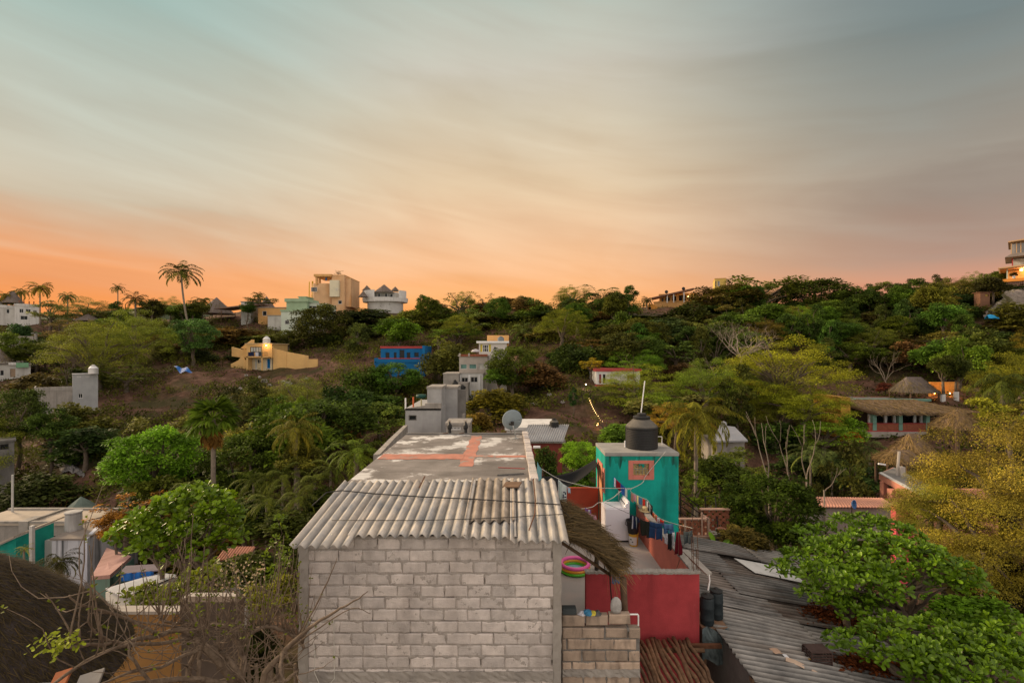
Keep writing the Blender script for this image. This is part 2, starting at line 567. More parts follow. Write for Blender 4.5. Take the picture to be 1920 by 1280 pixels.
def crown_mesh(kind, seed):
    """unit crown (x,y in -.5...5, z in 0..1) and the clump centres its limbs run to"""
    key = (kind, seed)
    if key in CR:
        return CR[key]
    R = np.random.default_rng(seed * 77 + len(kind) * 13 + ord(kind[0]))
    cen, rr, nn, fl = [], [], [], []
    leaf, nl = .045, 120
    if kind == 'round':
        K = 34
        d = rdir(R, K); d[:, 2] = d[:, 2] * .9 + .12
        q = R.uniform(.62, 1.05, K)
        cen = d * q[:, None] * .37; cen[:, 2] += .5
        rr = R.uniform(.10, .19, K); fl = np.full(K, .8); nl, leaf = 150, .04
    elif kind == 'dense':
        K = 70
        d = rdir(R, K); d[:, 2] = d[:, 2] * .9 + .15
        cen = d * R.uniform(.7, 1.02, K)[:, None] * .40; cen[:, 2] += .5
        rr = R.uniform(.07, .14, K); fl = np.full(K, .85); nl, leaf = 260, .026
    elif kind == 'umbrella':
        K = 46
        a = R.uniform(0, 6.28, K); p = np.sqrt(R.uniform(0, 1, K)) * .42
        zz_ = .90 - 1.9 * p ** 2 * R.uniform(.8, 1.25, K) - R.uniform(0, .12, K) - (R.uniform(0, 1, K) < .25) * R.uniform(.1, .4, K)
        cen = np.stack([p * np.cos(a), p * np.sin(a), zz_], 1)
        rr = R.uniform(.08, .17, K); fl = np.full(K, .38); nl, leaf = 130, .026
    elif kind == 'bushy':
        K = 30
        d = rdir(R, K); d[:, 2] = np.abs(d[:, 2])
        cen = d * R.uniform(.5, 1.05, K)[:, None] * np.array([.38, .38, .74]); cen[:, 2] += .08
        rr = R.uniform(.11, .2, K); fl = np.full(K, .9); nl, leaf = 130, .048
    elif kind == 'feather':
        K = 150
        a = R.uniform(0, 6.28, K); p = np.sqrt(R.uniform(0, 1, K)) * .46
        zz_ = (1 - (p / .5) ** 2) ** .5 * R.uniform(.55, .98, K) * (1 - .1 * np.cos(3 * a)) - .02
        zz_ = np.where(R.uniform(0, 1, K) < .22, zz_ * R.uniform(.3, .8, K), zz_) + .04
        cen = np.stack([p * np.cos(a), p * np.sin(a), zz_], 1)
        rr = R.uniform(.055, .11, K); fl = np.full(K, .85); nl, leaf = 420, .0115
    elif kind == 'spread':
        K = 26
        a = R.uniform(0, 6.28, K); p = np.sqrt(R.uniform(0, 1, K)) * .42
        cen = np.stack([p * np.cos(a), p * np.sin(a), R.uniform(.2, .95, K) * (1 - .9 * p)], 1)
        cen[:, 2] += .1
        rr = R.uniform(.07, .15, K); fl = np.full(K, .6); nl, leaf = 120, .036
    elif kind == 'sparse':
        K = 22
        a = R.uniform(0, 6.28, K); p = np.sqrt(R.uniform(0, 1, K)) * .45
        cen = np.stack([p * np.cos(a), p * np.sin(a), R.uniform(.25, 1, K) - .5 * p], 1)
        rr = R.uniform(.06, .12, K); fl = np.full(K, .6); nl, leaf = 60, .034
    elif kind == 'tall':
        K = 30
        z_ = R.uniform(.08, .95, K); a = R.uniform(0, 6.28, K)
        p = .40 * np.sin(np.pi * (z_ * .82 + .1)) * R.uniform(.5, 1.05, K)
        cen = np.stack([p * np.cos(a), p * np.sin(a), z_], 1)
        rr = R.uniform(.09, .17, K); fl = np.full(K, .6); nl, leaf = 140, .042
    elif kind == 'willow':
        K = 60
        d = rdir(R, K); d[:, 2] = np.abs(d[:, 2])
        cen = d * R.uniform(.4, 1.0, K)[:, None] * np.array([.44, .44, .86])
        rr = R.uniform(.08, .16, K); fl = np.full(K, .8); nl, leaf = 950, .0098
    B, D, Nn, RN, LL = [], [], [], [], []
    for c, r, f in zip(cen, rr, fl):
        m = int(nl * (r / .13) ** 1.6)
        dd = rdir(R, m)
        dd[:, 2] = np.where(dd[:, 2] < -.35, -dd[:, 2], dd[:, 2])
        pos = c + dd * (r * R.uniform(0, 1, m) ** .33)[:, None] * np.array([1, 1, f])
        out = unit(dd + .4 * unit((c - np.array([0, 0, .35]))[None]) + .3 * R.normal(size=(m, 3)))
        dr = unit(out * .6 + R.normal(size=(m, 3)) * .7 + np.array([0, 0, -.15]))
        if kind == 'willow':
            dr = unit(R.normal(size=(m, 3)) * .6 + np.array([0, 0, -.7]) + out * .5)
        B.append(pos); D.append(dr); Nn.append(unit(np.array([0, 0, 1.0]) + out * .7 + R.normal(size=(m, 3)) * .35))
        RN.append(np.clip(R.uniform(0, 1) * .5 + R.uniform(0, 1, m) * .5, 0, 1))
        LL.append(leaf * R.uniform(.6, 1.4, m))
    B, D, Nn, RN, LL = map(np.concatenate, (B, D, Nn, RN, LL))
    wd = .55 if kind not in ('umbrella', 'willow', 'feather') else .42
    me = leaves_mesh('crown_' + kind, B, D, Nn, LL * 1.25, LL * wd * 1.25, RN, mats=(LEAF,))
    CR[key] = (me, [tuple(c) for c in cen])
    return CR[key]


def limb(p0, p1, sag, R, k=5):
    p0, p1 = Vector(p0), Vector(p1)
    out = []
    L = (p1 - p0).length
    for i in range(k + 1):
        t_ = i / k
        q = p0.lerp(p1, t_)
        q.z += sag * L * math.sin(math.pi * t_) * .5
        if 0 < i < k:
            q += Vector((R.uniform(-1, 1), R.uniform(-1, 1), R.uniform(-.6, .6))) * L * .05
        out.append(q)
    return out


TREES = []
SEEDN = [0]
FB = 1.75   # photographed foliage colours to leaf albedo


def tree(kind, u, vt, vb, w, Y, col, label=None, group=None, name='tree', bark=None, lean=0, seed=None, depthf=1.0, trunk_r=None, limbs=9, cat='tree'):
    SEEDN[0] += 1
    R = random.Random(SEEDN[0] * 31 + 5)
    x = X(u, Y)
    zt, zb = Z(vt, Y), Z(vb, Y)
    g = ground(x, Y)
    Wd = w / F * Y
    zb = max(zb, g - .1) if kind == 'bushy' else zb
    H = max(zt - zb, .4)
    lx = x + lean
    th = thing(name, label, cat, (lx, Y, g), group)
    me, cen = crown_mesh(kind, R.randrange(3) if seed is None else seed)
    c = bpy.data.objects.new('crown', me)
    COL.objects.link(c)
    c.parent = th
    c.location = (x - lx, 0, zb - g)
    rz = R.uniform(0, 6.28)
    c.rotation_euler = (0, 0, rz)
    c.scale = (Wd, Wd * depthf, H)
    jit = lambda: R.uniform(.9, 1.1)
    c.color = (col[0] * jit() * FB, col[1] * jit() * FB, col[2] * jit() * FB, 1)
    # trunk and limbs
    mb = MB()
    tr = trunk_r or max(.05, min(.35, Wd * .035))
    fork = Vector((x, Y, zb + H * (.12 if kind != 'bushy' else .05)))
    if fork.z < g + .3:
        fork.z = g + .3
    mb.tube(limb((lx, Y, g - .4), fork, 0, R, 4), [tr * 1.25, tr * 1.05, tr, tr * .9, tr * .8], 7)
    ms = Matrix.Translation((x, Y, zb)) @ Matrix.Rotation(rz, 4, 'Z') @ Matrix.Diagonal((Wd, Wd * depthf, H, 1))
    cs = cen[:]
    R.shuffle(cs)
    for q in cs[:limbs]:
        p1 = ms @ Vector(q)
        pts = limb(fork, p1, .25 if kind != 'umbrella' else .1, R, 5)
        mb.tube(pts, [tr * .62, tr * .5, tr * .4, tr * .3, tr * .2, tr * .1], 5, cap=False)
    mb.build('trunk', bark or BARK, th, smooth=True)
    TREES.append(th)
    return th


def grow(mb, R, p, d, L, r, depth, spread=.6, upw=.15, k=4, twist=.25, taper=.6, nb=(2, 3), n=5, tips=None):
    pts, rs = [Vector(p)], [r]
    d = Vector(d).normalized()
    for i in range(k):
        d = (d + Vector((R.uniform(-1, 1), R.uniform(-1, 1), R.uniform(-1, 1))) * twist + Vector((0, 0, upw))).normalized()
        pts.append(pts[-1] + d * L / k)
        rs.append(r * (1 - (1 - taper) * (i + 1) / k))
    mb.tube(pts, rs, n, cap=depth == 0)
    if depth == 0:
        if tips is not None:
            tips.append((pts[-1], d))
        return
    for _ in range(R.randint(*nb)):
        s = Vector((R.uniform(-1, 1), R.uniform(-1, 1), R.uniform(-.6, 1))) * spread
        at_ = R.choice([len(pts) - 1, len(pts) - 1, max(1, len(pts) - 2)])
        grow(mb, R, pts[at_], (d + s), L * R.uniform(.6, .9), rs[at_] * R.uniform(.6, .85), depth - 1, spread, upw, k, twist, taper, nb, n, tips)


def bare_tree(u, vt, vb, w, Y, label, group=None, stems=3, depth=3, bark=None, spread=.6, upw=.15, name='bare_tree', r=.12, droop=0):
    SEEDN[0] += 1
    R = random.Random(SEEDN[0] * 17 + 3)
    x = X(u, Y); g = ground(x, Y)
    zb = min(max(Z(vb, Y), g), Z(vt, Y) - .5)
    H = Z(vt, Y) - zb
    Wd = w / F * Y
    th = thing(name, label, 'tree', (x, Y, g), group)
    mb = MB()
    if zb > g + .2:
        mb.tube([(x, Y, g - .3), (x + .1, Y, (g + zb) / 2), (x, Y, zb + .1)], [r * 1.3, r * 1.1, r], 7)
    tot = sum(.75 ** i for i in range(depth + 1))
    for s in range(stems):
        a = 6.28 * s / stems + R.uniform(-.4, .4)
        sp = Wd / max(H, .1) * .45
        grow(mb, R, (x, Y, zb), (math.cos(a) * sp, math.sin(a) * sp, 1), H / tot * 1.1, r * .8, depth, spread, upw, tips=None)
    mb.build('branches', bark or PALEBARK, th, smooth=True)
    TREES.append(th)
    return th


# ---- palms
def frond_pts(base, az_, el0, L, droop, k=9):
    pts = [Vector(base)]
    el = el0
    for i in range(k):
        el -= droop / k * (1 + .8 * i / k)
        pts.append(pts[-1] + Vector((math.cos(az_) * math.cos(el), math.sin(az_) * math.cos(el), math.sin(el))) * L / k)
    return pts


def pinnate_crown(seed, nf=24, L=2.6, droop=1.5, dens=30, ll=.55, lw=.045, el=(1.35, -.5), hang=.55):
    key = ('pin', seed, nf, L, lw, droop)
    if key in CR:
        return CR[key]
    R = np.random.default_rng(seed)
    B, D, Nn, LL, RN = [], [], [], [], []
    for f in range(nf):
        a = f * 2.39996 + R.uniform(-.2, .2)
        e0 = el[0] + (el[1] - el[0]) * (f / nf) ** 1.1 + R.uniform(-.12, .12)
        Lf = L * R.uniform(.85, 1.1)
        pts = np.array(frond_pts((0, 0, 0), a, e0, Lf, droop * R.uniform(.8, 1.2)))
        cl = R.uniform(0, 1) * .5 + (.35 if f > nf * .8 else 0)
        ts = np.linspace(.12, 1, dens)
        for t_ in ts:
            q = t_ * 9; i = min(int(q), 8); fr = q - i
            p = pts[i] * (1 - fr) + pts[i + 1] * fr
            d = pts[i + 1] - pts[i]; d = d / np.linalg.norm(d)
            side = np.cross(d, [0, 0, 1.0]); side /= max(np.linalg.norm(side), 1e-3)
            for s in (-1, 1):
                B.append(p); D.append(d * .55 + side * s * .75 + np.array([0, 0, -hang]) + R.normal(size=3) * .1)
                Nn.append(np.array([0, 0, 1.0]) + side * s * -.4)
                LL.append(ll * (math.sin(math.pi * min(1, t_ * .85 + .12)) ** .6) * R.uniform(.8, 1.1)); RN.append(cl + R.uniform(0, .45))
        for i in range(9):   # the rib itself
            d = pts[i + 1] - pts[i]
            B.append(pts[i]); D.append(d); Nn.append(np.array([0, 0, 1.0])); LL.append(np.linalg.norm(d)); RN.append(.8)
    LL = np.array(LL)
    wd = np.minimum(lw, LL * .3)
    me = leaves_mesh('palm_crown', B, D, Nn, LL, wd, np.array(RN), T_DIA, .1, .12, (LEAF,))
    CR[key] = me
    return me


def fan_crown(seed, nf=34, L=1.0, skirt=True):
    key = ('fan', seed)
    if key in CR:
        return CR[key]
    R = np.random.default_rng(seed)
    out = []
    for part in (0, 1):
        B, D, Nn, LL, RN = [], [], [], [], []
        m = nf if part == 0 else 22
        for f in range(m):
            a = f * 2.39996
            e0 = (1.4 - 1.75 * f / m) if part == 0 else R.uniform(-1.45, -.9)
            d0 = np.array([math.cos(a) * math.cos(e0), math.sin(a) * math.cos(e0), math.sin(e0)])
            pet = L * (R.uniform(.5, .75) if part == 0 else R.uniform(.35, .8))
            tip = d0 * pet + np.array([0, 0, -.05])
            side = np.cross(d0, [0, 0, 1.0]); side /= max(np.linalg.norm(side), 1e-3)
            up = np.cross(side, d0)
            cl = R.uniform(0, .5)
            B.append(np.zeros(3)); D.append(tip); Nn.append(up); LL.append(pet); RN.append(.8)
            for q in np.linspace(-1.25, 1.25, 17):
                dd = d0 * math.cos(q) + side * math.sin(q) + up * (-.1 - .12 * abs(q))
                B.append(tip); D.append(dd + np.array([0, 0, -.25 - .3 * (part == 1)])); Nn.append(up + side * .5 * R.uniform(-1, 1))
                LL.append(L * R.uniform(.62, .8)); RN.append(cl + R.uniform(0, .4))
        LL = np.array(LL)
        wd = np.where(np.array(RN) == .8, .035 * L, .13 * L)
        out.append(leaves_mesh('fan_leaves', B, D, Nn, LL, wd, np.array(RN), T_DIA, .25, .3, (LEAF if part == 0 else STRAW,)))
    CR[key] = out
    return out


def palm(u, vt, vb, w, Y, label, kind='feather', col=(.05, .075, .02), group=None, lean=0, seed=1, cut=None, nf=24, r=.14, trunk_to=None, name='palm_tree'):
    """vb = pixel row of the crown's heart"""
    x = X(u, Y); zc = Z(vb, Y); g = ground(x + lean, Y)
    th = thing(name, label, 'palm', (x + lean, Y, g), group)
    Wd = w / F * Y
    R = random.Random(seed)
    if kind == 'fan':
        ms = fan_crown(seed)
        S = Wd / 2.4
        for me, nm, cc in ((ms[0], 'crown', col), (ms[1], 'dead_frond_skirt', (.30, .17, .07))):
            c = bpy.data.objects.new(nm, me); COL.objects.link(c); c.parent = th
            c.location = (-lean, 0, zc - g); c.scale = (S, S, S); c.color = (*cc, 1)
    else:
        el = (1.4, -.35) if kind == 'feather' else (1.5, -.15)
        me = pinnate_crown(seed, nf, 2.6, 1.5 if kind == 'feather' else 1.35, dens=30 if Y < 60 else 22, lw=.05 if Y < 60 else .10, el=el, hang=.55 if kind == 'feather' else .3)
        S = Wd / 4.4
        c = bpy.data.objects.new('crown', me); COL.objects.link(c); c.parent = th
        c.location = (-lean, 0, zc - g); c.scale = (S, S, S); c.color = (*[q * FB for q in col], 1)
        c.rotation_euler = (0, 0, R.uniform(0, 6.28))
    mb = MB()
    k = 7
    pts = [Vector((x + lean * (1 - (i / k)) ** 1.6, Y, g - .3 + (zc - g + .3) * i / k)) for i in range(k + 1)]
    mb.tube(pts, [r * (1.35 if i == 0 else 1 - .25 * i / k) for i in range(k + 1)], 8)
    mb.build('trunk', PALEBARK if kind != 'dark' else BARK, th, smooth=True)
    TREES.append(th)
    return th


def rosette_crown(name, lumps, R, mat_, col, parent, L=.2, per=8, dens=26, wd=.5, up_only=-.25, hollow=None):
    """leaf rosettes over a set of ellipsoid lumps (centre, radii)"""
    B, D, Nn, LL, RN = [], [], [], [], []
    for c, r in lumps:
        c = np.array(c); r = np.array(r)
        m = max(6, int(dens * (r[0] * r[2]) / .25))
        for _ in range(m):
            d = R.normal(size=3); d /= np.linalg.norm(d)
            if d[2] < up_only:
                d[2] = -d[2]
            p = c + d * r * R.uniform(.72, 1.05)
            ax = d * .7 + np.array([0, 0, .75]) + R.normal(size=3) * .25; ax /= np.linalg.norm(ax)
            e1 = np.cross(ax, [0.3, .2, 1.0]); e1 /= np.linalg.norm(e1); e2 = np.cross(ax, e1)
            a0 = R.uniform(0, 6.28); cl = R.uniform(0, .55)
            n_ = R.integers(per - 2, per + 3)
            for q in range(n_):
                a = a0 + q * 2.39996
                ti = .15 + .85 * q / n_ + R.uniform(-.15, .15)
                dd = (e1 * math.cos(a) + e2 * math.sin(a)) * math.sin(ti * 1.45) + ax * math.cos(ti * 1.45)
                B.append(p + dd * .03); D.append(dd); Nn.append(ax * 1.0 + R.normal(size=3) * .15)
                LL.append(L * R.uniform(.65, 1.15) * (.6 + .4 * ti)); RN.append(np.clip(cl + R.uniform(0, .35) + (.22 if ti < .4 else 0), 0, 1))
    LL = np.array(LL)
    o3 = WL[parent.name]
    me = leaves_mesh(name, np.array(B) - np.array(o3), D, Nn, LL, LL * wd, np.array(RN), T_LEAF, .22, .18, (mat_,))
    o = bpy.data.objects.new(name, me); COL.objects.link(o); o.parent = parent; o.color = (*col, 1)
    return o


def thatch_strands(name, fn, K, R, L, wd, parent, col, lift=.03, spread=.25, extra=None):
    """fn(K) -> points, down-slope directions, normals"""
    p, d, n = fn(K)
    d = unit(d + R.normal(size=(K, 3)) * spread * np.array([1, 1, .6]))
    p = p + n * R.uniform(-.01, lift, K)[:, None]
    d = unit(d + n * R.uniform(-.02, .12, K)[:, None])
    LL = L * R.uniform(.5, 1.3, K)
    rn = np.clip(R.normal(.45, .22, K), 0, 1)
    me = leaves_mesh(name, p - np.array(WL[parent.name]), d, n, LL, np.full(K, wd) * R.uniform(.6, 1.5, K), rn, T_STRIP, .1, .05, (STRAW,))
    o = bpy.data.objects.new(name, me); COL.objects.link(o); o.parent = parent; o.color = (*col, 1)
    return o


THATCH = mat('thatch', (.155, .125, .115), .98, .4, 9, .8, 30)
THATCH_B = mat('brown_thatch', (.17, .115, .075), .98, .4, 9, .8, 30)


def palapa(name, label, u, vt, vb, w, Y, depth=None, rid=0, posts=True, col=(.17, .145, .135), K=1500, mat_=None, post_to=None, peaks=True, cat='palapa', sides=28, flare=1.0, group=None, parent=None):
    """thatched hipped or conical roof on timber posts"""
    rx = w / F * Y / 2
    ry = depth / 2 if depth else rx
    yc = Y + ry
    x = X(u, yc); zt, zb = Z(vt, yc), Z(vb, Y)
    g = ground(x, yc)
    th = parent or thing(name, label, cat, (x, yc, min(g, zb - .3)), group)
    R = np.random.default_rng(int(abs(u) + vt))
    H = zt - zb
    rd = rid / F * Y / 2

    def prof(t_):   # t 0 top..1 eave -> fraction of height (thatch sags outward)
        return 1 - t_ ** flare

    def pt(a, t_):
        cx_ = rd * (1 if math.cos(a) > 0 else -1) * min(1, abs(math.cos(a)) * 2)
        return np.array([x + cx_ * (1 - t_ * 0) + (rx - rd) * t_ * math.cos(a), yc + ry * t_ * math.sin(a), zb + H * prof(t_)])
    mb = MB()
    mb.grid(lambda i, j: tuple(pt(i * 6.2832, .02 + .98 * j)), sides, 8)
    mb.build('thatch_roof', mat_ or THATCH, th, solid=.02)

    def fn(K_):
        a = R.uniform(0, 6.2832, K_); t_ = np.sqrt(R.uniform(0.0, 1, K_)) * .97 + .02
        p = np.array([pt(q, s) for q, s in zip(a, t_)])
        p2 = np.array([pt(q, s + .03) for q, s in zip(a, t_)])
        d = unit(p2 - p)
        tang = np.stack([-np.sin(a), np.cos(a), 0 * a], 1)
        n = unit(np.cross(tang, d)); n = np.where(n[:, 2:3] < 0, -n, n)
        return p, d, n
    thatch_strands('thatch_fringe', fn, K, R, max(.4, rx * .2), max(.035, rx * .016), th, col, lift=.16, spread=.4)
    if posts:
        for sx in (-1, 1):
            for sy in (-1, 1):
                px, py = x + sx * rx * .72, yc + sy * ry * .72
                pz = ground(px, py) - .3 if post_to is None else post_to
                mb = MB(); mb.tube([(px, py, pz), (px, py, zb + H * .15)], .09 * max(1, rx / 3), 8)
                mb.build('post', WOOD, th)
    return th


# ================================================================== the block house in front
BLOCK = mat('pumice_block', (.55, .50, .475), .95, .2, 5, .75, 45, rnd=.16, stain=(.25, .215, .195), stain_amt=.65, stain_scale=(1.6, 1.6, .4))
MORTAR = mat('mortar', (.34, .305, .28), .97, .25, 5, .6, 40)
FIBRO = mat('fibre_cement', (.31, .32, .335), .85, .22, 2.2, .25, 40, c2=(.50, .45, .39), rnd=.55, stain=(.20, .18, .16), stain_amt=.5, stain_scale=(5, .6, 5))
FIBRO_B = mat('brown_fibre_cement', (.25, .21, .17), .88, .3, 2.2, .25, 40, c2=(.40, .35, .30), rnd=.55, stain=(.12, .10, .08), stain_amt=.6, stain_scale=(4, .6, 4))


def block_rows(mb, x0, x1, zt, zb, yf, R, bl=.392, bh=.185, px=.405, pz=.2025, depth=.12, smallends=True, m=0):
    z = zt
    row = 0
    while z > zb:
        x = x0 - R.uniform(0, .12) - (px / 2 if row % 2 else 0)
        while x < x1:
            a, b = max(x, x0), min(x + bl + R.uniform(-.012, .012), x1)
            if b - a > .05:
                j = lambda: R.uniform(-.006, .006)
                y = yf + R.uniform(-.004, .005)
                zt_, zb_ = z - R.uniform(0, .008), z - bh + R.uniform(-.004, .006)
                c = .018
                # chipped, slightly pillowed face: bevelled front
                fr = [(a + c + j(), y, zb_ + c + j()), (b - c + j(), y, zb_ + c + j()), (b - c + j(), y, zt_ - c + j()), (a + c + j(), y, zt_ - c + j())]
                e = [(a + j(), y + .014, zb_ + j()), (b + j(), y + .014, zb_ + j()), (b + j(), y + .014, zt_ + j()), (a + j(), y + .014, zt_ + j())]
                bk = [(a, y + depth, zb_), (b, y + depth, zb_), (b, y + depth, zt_), (a, y + depth, zt_)]
                fs = [(0, 1, 2, 3)]
                for o1, o2 in ((0, 4), (4, 8)):
                    fs += [(o2 + q, o2 + (q + 1) % 4, o1 + (q + 1) % 4, o1 + q) for q in range(4)]
                mb.add(fr + e + bk, fs, m, R.random())
            x += px * (1 if R.random() > .04 else .55)
        z -= pz
        row += 1


def mortar_sheet(mb, x0, x1, z0, z1, y, R, nu, nv, amp=.009, gap=.0):
    ph = [R.uniform(0, 9) for _ in range(4)]

    def fn(i, j):
        x, zz_ = x0 + (x1 - x0) * i, z0 + (z1 - z0) * j
        w_ = math.sin(x * 31 + ph[0]) * math.cos(zz_ * 37 + ph[1]) + math.sin(x * 11 + zz_ * 17 + ph[2]) + R.uniform(-.8, .8)
        deep = .035 if math.sin(x * 5.1 + ph[3]) * math.sin(zz_ * 13.7 + ph[0]) > .72 else 0
        return (x, y + amp * .6 * w_ + deep, zz_)
    mb.grid(fn, nu, nv)


R = random.Random(4)
HY = 8.2
bh = thing('block_house', 'unplastered grey block house with corrugated sheet roof in the centre foreground', 'house', (-1.35, HY, .4))
mb = MB()
block_rows(mb, -3.44, .76, 6.80, 4.56, HY, R)
block_rows(mb, -3.44, .76, 4.36, 1.0, HY, R)
fw = mb.build('block_wall', BLOCK, bh)
mb = MB()
mortar_sheet(mb, -3.44, .76, .6, 6.84, HY + .0125, R, 320, 340, .0115)
mb.build('mortar', MORTAR, fw, smooth=True)


def rough_box(mb, x0, x1, y0, y1, z0, z1, R, n=14, a=.012, vertical=True):
    """cast concrete member with an uneven front"""
    def fn(i, j):
        # section runs round the member, j along it
        k = [(x0, y1), (x0, y0), (x1, y0), (x1, y1), (x0, y1)]
        q = min(int(i * 4), 3); f_ = i * 4 - q
        x = k[q][0] + (k[q + 1][0] - k[q][0]) * f_
        y = k[q][1] + (k[q + 1][1] - k[q][1]) * f_
        return (x + R.uniform(-a, a), y + R.uniform(-a, a), z0 + (z1 - z0) * j)
    if vertical:
        mb.grid(fn, 12, n)
    else:
        mb.grid(lambda i, j: (lambda p: (x0 + (x1 - x0) * j, p[1], p[0]))(
            (lambda q, f_, k: (k[q][0] + (k[q + 1][0] - k[q][0]) * f_ + R.uniform(-a, a), k[q][1] + (k[q + 1][1] - k[q][1]) * f_ + R.uniform(-a, a)))(
                min(int(i * 4), 3), i * 4 - min(int(i * 4), 3), [(z0, y1), (z1, y1), (z1, y0), (z0, y0), (z0, y1)])), 12, n)
    mb.box(x0 + .02, x1 - .02, y0 + .02, y1 - .02, z0 + .01, z1 - .003)


for x0, x1 in ((-3.60, -3.43), (.745, .885)):
    mb = MB(); rough_box(mb, x0, x1, HY - .012, HY + .2, .3, 6.84, R, 60)
    mb.build('corner_column', CONC, bh)
mb = MB(); rough_box(mb, -3.43, .745, HY - .02, HY + .15, 4.37, 4.535, R, 60, vertical=False)
mb.build('tie_beam', CONC, bh)
mb = MB()
mb.box(-3.58, -3.44, HY + .2, 16.4, .2, 6.84)
mb.box(.70, .86, HY + .2, 10.4, .2, 6.80)
mb.box(-3.44, .70, 10.25, 10.4, .2, 6.98)
mb.box(-3.40, .45, 16.25, 16.4, .2, 6.95)
mb.box(.40, .56, 10.4, 16.4, .2, 6.95)
mb.build('side_wall', CONC, bh)
# flat slab behind with painted bands
SLAB = mat('weathered_slab', (.20, .18, .165), .9, .3, 1.0, .3, 30, c2=(.30, .27, .255), patch=(.60, .585, .57), patch_at=.525, patch_scale=.7,
           stain=(.09, .08, .075), stain_amt=.7, stain_scale=(.5, 1.6, 1))
SZ = 7.13
mb = MB(); mb.box(-3.56, .60, 10.35, 16.5, SZ - .14, SZ)
slab = mb.build('roof_slab', SLAB, bh, bevel=.015)
REDP = mat('red_roof_paint', (.46, .20, .145), .85, .2, 3, .2, 30, patch=(.30, .25, .22), patch_at=.56, patch_scale=2.2)
mb = MB()
mb.grid(lambda i, j: (-1.27 + .35 * i + (.02 * math.sin(j * 30)), 11.95 + 4.32 * j, SZ + .005), 2, 40)
mb.build('painted_band', REDP, slab)
mb = MB()
mb.grid(lambda i, j: (-3.5 + 2.26 * i, 12.72 + .64 * j + .02 * math.sin(i * 31), SZ + .009), 30, 2)
mb.build('painted_band', REDP, slab)
mb = MB()
mb.grid(lambda i, j: (-.95 + 1.4 * i, 12.95 + .24 * j + .015 * math.sin(i * 23), SZ + .009), 20, 2)
mb.build('painted_band', REDP, slab)
mb = MB(); mb.box(-3.56, .60, 16.5, 16.62, SZ - .14, SZ + .05)
mb.build('edge_kerb', CONC_D, slab, bevel=.012)
mb = MB()
yy = 10.45
while yy < 16.4:
    L_ = R.uniform(.33, .42)
    mb.box(.46 + R.uniform(-.01, .01), .64 + R.uniform(-.015, .01), yy, yy + L_ - .015, SZ + .002, SZ + .10 + R.uniform(-.025, .02), r=R.random())
    yy += L_
mb.build('side_kerb', BLOCK, slab, bevel=.012)


def roofz(y):
    return 6.87 + (y - 7.9) * .12


def roofY(v):
    return (3.13 + .948) / ((v - CY) / F + .12)


def sheet(name, x0, x1, y0, y1, dz, m, parent, yaw=0, pitch=.177, amp=.032, zf=roofz, along='y'):
    mb = MB()
    n = int((x1 - x0) / pitch * 10)
    ca, sa = math.cos(yaw), math.sin(yaw)
    xc, yc_ = (x0 + x1) / 2, (y0 + y1) / 2

    def fn(i, j):
        x, y = x0 + (x1 - x0) * i, y0 + (y1 - y0) * j
        z = zf(y) + dz + amp * math.cos(2 * math.pi * (x - x0) / pitch) + .006 * math.sin(y * 2.1 + x * 1.7)
        return (xc + (x - xc) * ca - (y - yc_) * sa, yc_ + (x - xc) * sa + (y - yc_) * ca, z)
    rr_ = random.Random(n)
    mb.grid(fn, n, 14, 0, lambda i, j: min(1, max(0, .5 + .42 * math.cos(2 * math.pi * ((x1 - x0) * i / pitch - .10)) + rr_.uniform(-.14, .14))))  # rib relief also put into the colour: crests lighter, grooves darker
    return mb.build(name, m, parent, smooth=True, solid=.009)


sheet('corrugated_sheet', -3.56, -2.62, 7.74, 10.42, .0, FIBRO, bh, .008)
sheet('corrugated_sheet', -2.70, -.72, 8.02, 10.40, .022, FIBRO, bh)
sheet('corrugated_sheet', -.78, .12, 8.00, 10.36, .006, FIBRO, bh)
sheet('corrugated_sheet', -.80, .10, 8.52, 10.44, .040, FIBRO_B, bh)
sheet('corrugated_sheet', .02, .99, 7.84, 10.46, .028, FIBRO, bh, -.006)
CABLE = mat('black_cable', (.03, .028, .027), .6, .2, 10, 0)
ROPE = mat('pale_rope', (.55, .53, .48), .9, .1, 20, 0)


def roof_cable(pts, r, label):
    q = []
    for u, v in pts:
        y = roofY(v)
        q.append((X(u, y), y, roofz(y) + .075))
    mb = MB(); mb.tube(q, r, 6)
    solo('cable', label, 'cable', mb, CABLE, q[0], smooth=True)


roof_cable([(585, 955), (612, 930), (640, 926), (700, 932), (790, 938), (880, 942), (960, 947), (1050, 953)], .011, 'thick dark cable sagging across the upper half of the corrugated roof')
roof_cable([(622, 983), (700, 983), (780, 983), (860, 981), (960, 977), (1000, 974), (1056, 971)], .006, 'thin dark wire lying across the corrugated roof near its eave')
mb = MB()
y = roofY(917)
mb.box(-.14, .22, -.11, .11, -.015, .015)
o = solo('board', 'loose brown board lying on the top of the corrugated roof', 'board', mb, WOOD, (0, 0, 0), bevel=.004)
o.location = (X(957, y), y, roofz(y) + .095); o.rotation_euler = (rad(14), rad(-6), rad(-22))
mb = MB(); mb.tube([(X(1000, 10.3), 10.3, roofz(10.3) + .1), (X(1004, 9.2), 9.2, roofz(9.2) + .09), (X(1003, 8.7), 8.7, roofz(8.7) + .09), (X(992, 8.12), 8.12, roofz(8.12) + .08)], .012, 6)
solo('stick', 'long thin stick lying down the right end of the corrugated roof', 'stick', mb, RUST, (X(1003, 9.2), 9.2, roofz(9.2)))
mb = MB(); mb.tube([(X(795, 10.4), 10.5, roofz(10.4) + .09), (X(786, 9.9), 9.9, roofz(9.9) + .08)], .016, 6)
solo('stick', 'short rusty bar lying at the top edge of the corrugated roof', 'stick', mb, RUST, (X(790, 10.2), 10.2, roofz(10.2)))
